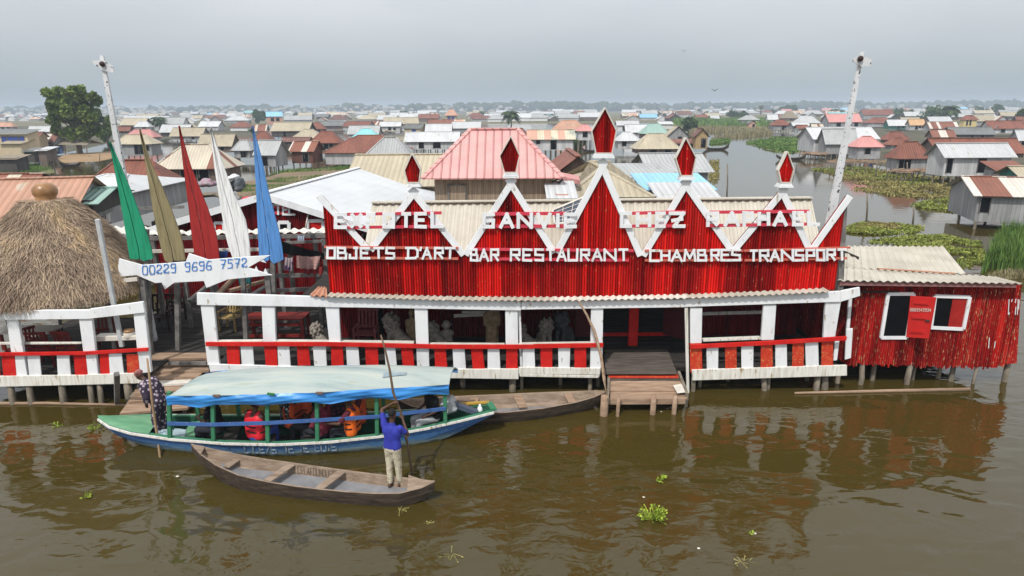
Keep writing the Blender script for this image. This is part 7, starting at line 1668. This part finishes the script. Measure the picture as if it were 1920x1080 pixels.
# far canoes and rafts of boards under the houses
def far_canoe(label, x0, x1, y, hgt=.5):
    a, b = atZ(x0, y, 0), atZ(x1, y, 0); t = thing('wooden_canoe', label, 'canoe', (a + b) / 2); mb = MB(); rows = []
    for i in range(9):
        s = i / 8; c = a.lerp(b, s); w = .55 * math.sin(math.pi * (s * .94 + .03)) ** .7; z = .32 + hgt * (2 * s - 1) ** 4
        rows.append([c + Vector((0, -w, z)), c + Vector((0, -w * .6, -.05 + .5 * abs(2 * s - 1) ** 5)), c + Vector((0, w * .6, -.05 + .5 * abs(2 * s - 1) ** 5)), c + Vector((0, w, z)), c + Vector((0, w * .9, z)), c + Vector((0, 0, .1 + .5 * abs(2 * s - 1) ** 5)), c + Vector((0, -w * .9, z))])
    mb.grid(rows, closed=True); mb.build('hull', CANOED, t); return t
far_canoe('dark canoe moored beside the straw hut in the channel', 1318, 1366, 281, .8); far_canoe('dark canoe on the bank below the long grey stilt house', 1455, 1510, 300, .5); far_canoe('dark canoe with white load on the pool by the small hut', 114, 152, 313, .4); far_canoe('dark canoe under the pink roofed stilt hut left of the tallest finial', 1090, 1140, 285, .5)
pw = thing('market_shelter', 'low thatched open market shelter with blue sheets under the big tree', 'shelter', atZ(122, 290, 0)); bb = atZ(122, 290, 0)
mb = MB(); a, b = atY(82, 271, bb.y), atY(163, 272, bb.y); mb.grid([[a, a.lerp(b, .5), b], [a + Vector((.5, 2.5, .8)), a.lerp(b, .5) + Vector((0, 2.5, .9)), b + Vector((-.5, 2.5, .8))], [a + Vector((0, 5, 0)), a.lerp(b, .5) + Vector((0, 5, 0)), b + Vector((0, 5, 0))]]); mb.build('roof', T['thatch'], pw)
for x in (84, 102, 120, 142, 161): mb = MB(); p = atY(x, 272, bb.y + .1); mb.tube([(p.x, p.y, 0), p], .1, 6); mb.build('post', STILT, pw)
mb = MB(); p, q = atY(100, 272, bb.y + .5), atY(119, 288, bb.y + .5); mb.box(((p.x + q.x) / 2, p.y, (p.z + q.z) / 2), (q.x - p.x, .05, p.z - q.z)); mb.build('blue_sheet', plain('blue_sheet', (.07, .11, .22), .8), pw)
# rickety platforms below the right bank houses
for lab, x0, x1, y, yb in (('rickety stick platform below the leaning hut with bamboo clutter', 1668, 1736, 323, 338), ('rickety stick platform below the pink roofed stilt house', 1560, 1666, 306, 322), ('rickety stick platform below the long grey stilt house', 1500, 1545, 290, 300)):
    Yp = atZ((x0 + x1) / 2, yb, 0).y; t = thing('stick_platform', lab, 'platform', (atY((x0 + x1) / 2, y, Yp).x, Yp, 0)); rr = random.Random(x0); mb = MB()
    a, b = atY(x0, y, Yp), atY(x1, y, Yp)
    for i in range(40):
        s = rr.random(); p = a.lerp(b, s) + Vector((0, rr.uniform(0, 2.2), rr.uniform(-.05, .15))); an = rr.gauss(0, .35); mb.tube([p, p + Vector((math.cos(an) * rr.uniform(.8, 2.2), math.sin(an), rr.uniform(-.1, .25)))], .045, 5)
    mb.build('stick_floor', TANW, t)
    for i in range(9):
        p = a.lerp(b, i / 8); mb = MB(); mb.tube([(p.x, Yp + rr.uniform(0, 1), -.4), p + Vector((rr.uniform(-.2, .2), .2, .1))], .06, 6); mb.build('leg', STILT, t)
for i, (x0, x1, y, Yd, m_) in enumerate(((1622, 1627, 292, 96, REDP), (1629, 1636, 292, 96, BLUEF), (1640, 1646, 291, 96, WHITE))):
    a, b = atY(x0, y, Yd), atY(x1, y + 7, Yd); mb = MB(); mb.box(((a.x + b.x) / 2, Yd, (a.z + b.z) / 2), (b.x - a.x, .04, a.z - b.z)); tag(mb.build('hanging_cloth', m_), ['red garment on the line under the pink roofed stilt house', 'blue garment on the line under the pink roofed stilt house', 'white garment on the line under the pink roofed stilt house'][i], 'garment', 'garments on the washing line')
# hat vendors on the canoe between the spears
CANV = thing('wooden_canoe', 'dark canoe of fruit sellers between the khaki and red spears', 'canoe', atZ(310, 424, 0))
a, b = atZ(265, 428, .35), atZ(372, 420, .35); mb = MB(); rows = []
for i in range(9):
    s = i / 8; c = a.lerp(b, s); w = .5 * math.sin(math.pi * (s * .9 + .05)) ** .6; z = .3 + .25 * (2 * s - 1) ** 4
    rows.append([Vector((c.x, c.y - w, z)), Vector((c.x, c.y - w * .6, -.05)), Vector((c.x, c.y + w * .6, -.05)), Vector((c.x, c.y + w, z)), Vector((c.x, c.y + w * .8, z - .02)), Vector((c.x, c.y, .12)), Vector((c.x, c.y - w * .8, z - .02))])
mb.grid(rows, closed=True); mb.build('hull', CANOED, CANV)
STRAWH = plain('straw_hat', (.50, .40, .24), .9)
for i, (x, y, lab, sh_m, yw) in enumerate(((277, 424, 'person in straw hat and dark blue top seated left of the khaki spear', plain('indigo_top', (.03, .03, .10)), 200), (326, 422, 'person in straw hat and bright blue top seated right of the khaki spear', plain('bright_blue_top', (.03, .08, .32)), 160))):
    p_ = person(lab, Vector((atZ(x, y, .15).x, (a.y + b.y) / 2, .5)), R(yw), SIT, shirt=sh_m, skirt=pattern('print_wrapper' + str(i), (.3, .2, .1), (.05, .04, .06), 9, 'v'), sleeves=1.1, hair=None, scale=1.15, voxel=.022)
    hp = p_.location + Vector((0, 0, .79 * 1.15 + .10)); mb = MB(); mb.lathe(hp, [(.0, .20), (.07, .19), (.12, .07), (.36, -.03), (.36, -.045), (.1, .0)], 18); h_ = mb.build('straw_hat', STRAWH, p_, True)
for i, (x, y, c_) in enumerate(((362, 415, (.05, .12, .42)), (345, 417, (.55, .25, .05)), (300, 423, (.50, .09, .06)), (353, 404, (.55, .08, .25)))):
    c = atZ(x, y, .4); c.y = (a.y + b.y) / 2; mb = MB(); mb.lathe((c.x, c.y, .25), [(0, 0), (.16, 0), (.22, .28), (.24, .30), (.2, .27), (.15, .05), (0, .05)], 16); t = tag(mb.build('bucket', plain('bucket_paint' + str(i), c_, .5), None, True), ['blue bucket in the sellers canoe near the red spear', 'orange basin in the sellers canoe', 'red basin in front of the left seller', 'pink basin behind the sellers canoe'][i], 'bucket', 'basins of the sellers')
# goods stalls behind the spears: textiles and crates
for i, (x0, x1, y0, y1, Yd, m_, lab) in enumerate(((372, 400, 332, 352, 46, pattern('pink_print', (.45, .16, .22), (.30, .25, .28), 5, 'v'), 'pink printed cloth heap behind the red spear'), (432, 455, 328, 356, 46, plain('grey_tarp', (.10, .11, .12)), 'grey tarpaulin bundle right of the white spear'), (428, 442, 327, 340, 45.5, WHITE, 'white cloth heap right of the white spear'), (375, 440, 358, 372, 40, STILT, 'low stack of weathered timber behind the white spear'), (455, 480, 366, 380, 40, PINKB, 'reddish sacks beside the blue spear'))):
    p0, p1 = atY(x0, y1, Yd), atY(x1, y0, Yd); c = (p0 + p1) / 2; rr = random.Random(i)
    t = thing('goods_heap', lab, 'goods', (c.x, c.y, p0.z)); sh = []
    for k in range(9): sh.append(('e', Vector((rr.uniform(-.4, .4) * (p1.x - p0.x), rr.uniform(-.5, .5), rr.uniform(.1, .8) * (p1.z - p0.z))), Vector((rr.uniform(.15, .3) * (p1.x - p0.x), rr.uniform(.3, .6), rr.uniform(.15, .3) * (p1.z - p0.z)))))
    blob('heap', sh, m_, t, .06, 2)
# birds
for i, (x, y, s) in enumerate(((1340, 170, .55), (1282, 96, .30))):
    c = atY(x, y, 60); t = thing('bird', ['dark bird flying above the reed marsh', 'tiny dark bird flying highest in the sky'][i], 'bird', c); mb = MB(); mb.ellipsoid((0, 0, 0), (.07 * s, .26 * s, .07 * s), None, 8, 6); mb.ellipsoid((0, .28 * s, .03), (.05 * s, .08 * s, .05 * s), None, 8, 6); mb.build('body', plain('dark_feathers', (.02, .018, .018), .8, bump=0), t, True, local=True)
    for sg in (-1, 1): mb = MB(); mb.prism([Vector((0, .12 * s, 0)), Vector((sg * .35 * s, .16 * s, .22 * s)), Vector((sg * .6 * s, -.02, .38 * s)), Vector((sg * .3 * s, -.14 * s, .16 * s)), Vector((0, -.12 * s, 0))], (0, 0, -.012)); mb.build('wing', bpy.data.materials['dark_feathers'], t, local=True)
# lamp pole far in the village
t = thing('lamp_pole', 'thin white lamp pole among the far roofs left of the pagoda tower', 'lamp pole', atZ(749, 232, 0)); b = atZ(749, 232, 0); mb = MB(); tp = atY(749, 207, b.y); mb.tube([(b.x, b.y, 0), tp], [.3, .22], 6); mb.bar(tp, tp + Vector((-1.6, 0, .1)), .5, .3); mb.build('shaft', WHITE, t)

# ================================================================ FAR SHORE
FARW = mat('far_wood', [(.3, (.035, .05, .022)), (.7, (.07, .085, .04))], scale=.02, rough=1, spec=0, bump=0)
rr = random.Random(12); mb = MB()
Yw = 1650
for i in range(1500):
    x = rr.uniform(-1900, 1900); nz = noise.noise(Vector((x * .0035, 1.3, 0))) ; nz2 = noise.noise(Vector((x * .012, 4.3, 0)))
    dens = .62 if x < -100 else .95
    if rr.random() > dens * (.75 + .6 * nz): continue
    h = (15 + 10 * max(0, nz) * (1 if x > 0 else .7) + 7 * max(0, nz2) + rr.uniform(-3, 5)); y = Yw + rr.uniform(-130, 200); w = rr.uniform(9, 24)
    c0 = Vector((x, y, 0))
    for k in range(3):
        c = c0 + Vector((rr.uniform(-w, w) * .7, rr.uniform(-6, 6), h * rr.uniform(.35, .62))); base = len(mb.v); nu, nv = 7, 4
        mb.ellipsoid(c, (w * rr.uniform(.5, .8), w * .6, h * rr.uniform(.34, .48)), Matrix.Rotation(rr.uniform(-.3, .3), 3, 'Y'), nu, nv + 1)
        for q in range(base, len(mb.v)): mb.v[q] += Vector((rr.uniform(-1, 1), 0, rr.uniform(-1, 1))) * w * .10
tag(mb.build('distant_woods', FARW), kind='stuff')
mb = MB()
for i in range(560):
    x = rr.choice((rr.uniform(-1500, 0), rr.uniform(-1500, 1500))); s = rr.uniform(2.5, 6.5); y = Yw - rr.uniform(135, 220); z = rr.uniform(0, 13) * (1 if x < 100 else .6); mb.box((x, y + z * 6, z + s * .3), (s * 1.5, s, s * .6)); 
    mb.prism([Vector((x - s * .85, y + z * 6 - s * .55, z + s * .6)), Vector((x + s * .85, y + z * 6 - s * .55, z + s * .6)), Vector((x, y + z * 6 - s * .55, z + s * .95))], (0, s * 1.1, 0))
tag(mb.build('distant_town', mat('far_town_walls', [(.35, (.30, .27, .24)), (.6, (.55, .53, .50))], scale=.01, rough=1, bump=0)), kind='stuff')
ml = MB(); ml.grid([[Vector((-2600 + 5200 * i / 60, Yw + dy, 0 if j == 0 else hz * (.7 + .6 * noise.noise(Vector((i * .22, j, 2)))))) for i in range(61)] for j, (dy, hz) in enumerate(((-140, 0), (60, 9), (330, 17), (700, 20)))])
tag(ml.build('far_shore', FARM, None, True), kind='structure')

# ================================================================ HAZE
hm = bpy.data.materials.new('haze_air'); hm.use_nodes = True; N = hm.node_tree.nodes; L = hm.node_tree.links; N.clear()
ou = N.new('ShaderNodeOutputMaterial'); pv = N.new('ShaderNodeVolumePrincipled'); pv.inputs['Color'].default_value = (.74, .86, 1.0, 1); pv.inputs['Density'].default_value = HAZE; pv.inputs['Anisotropy'].default_value = 0.0
L.new(pv.outputs[0], ou.inputs['Volume'])
mb = MB(); mb.box((0, 1890, 14.5), (5600, 4000, 31)); hz = tag(mb.build('haze', hm), kind='stuff'); hz.display_type = 'WIRE'
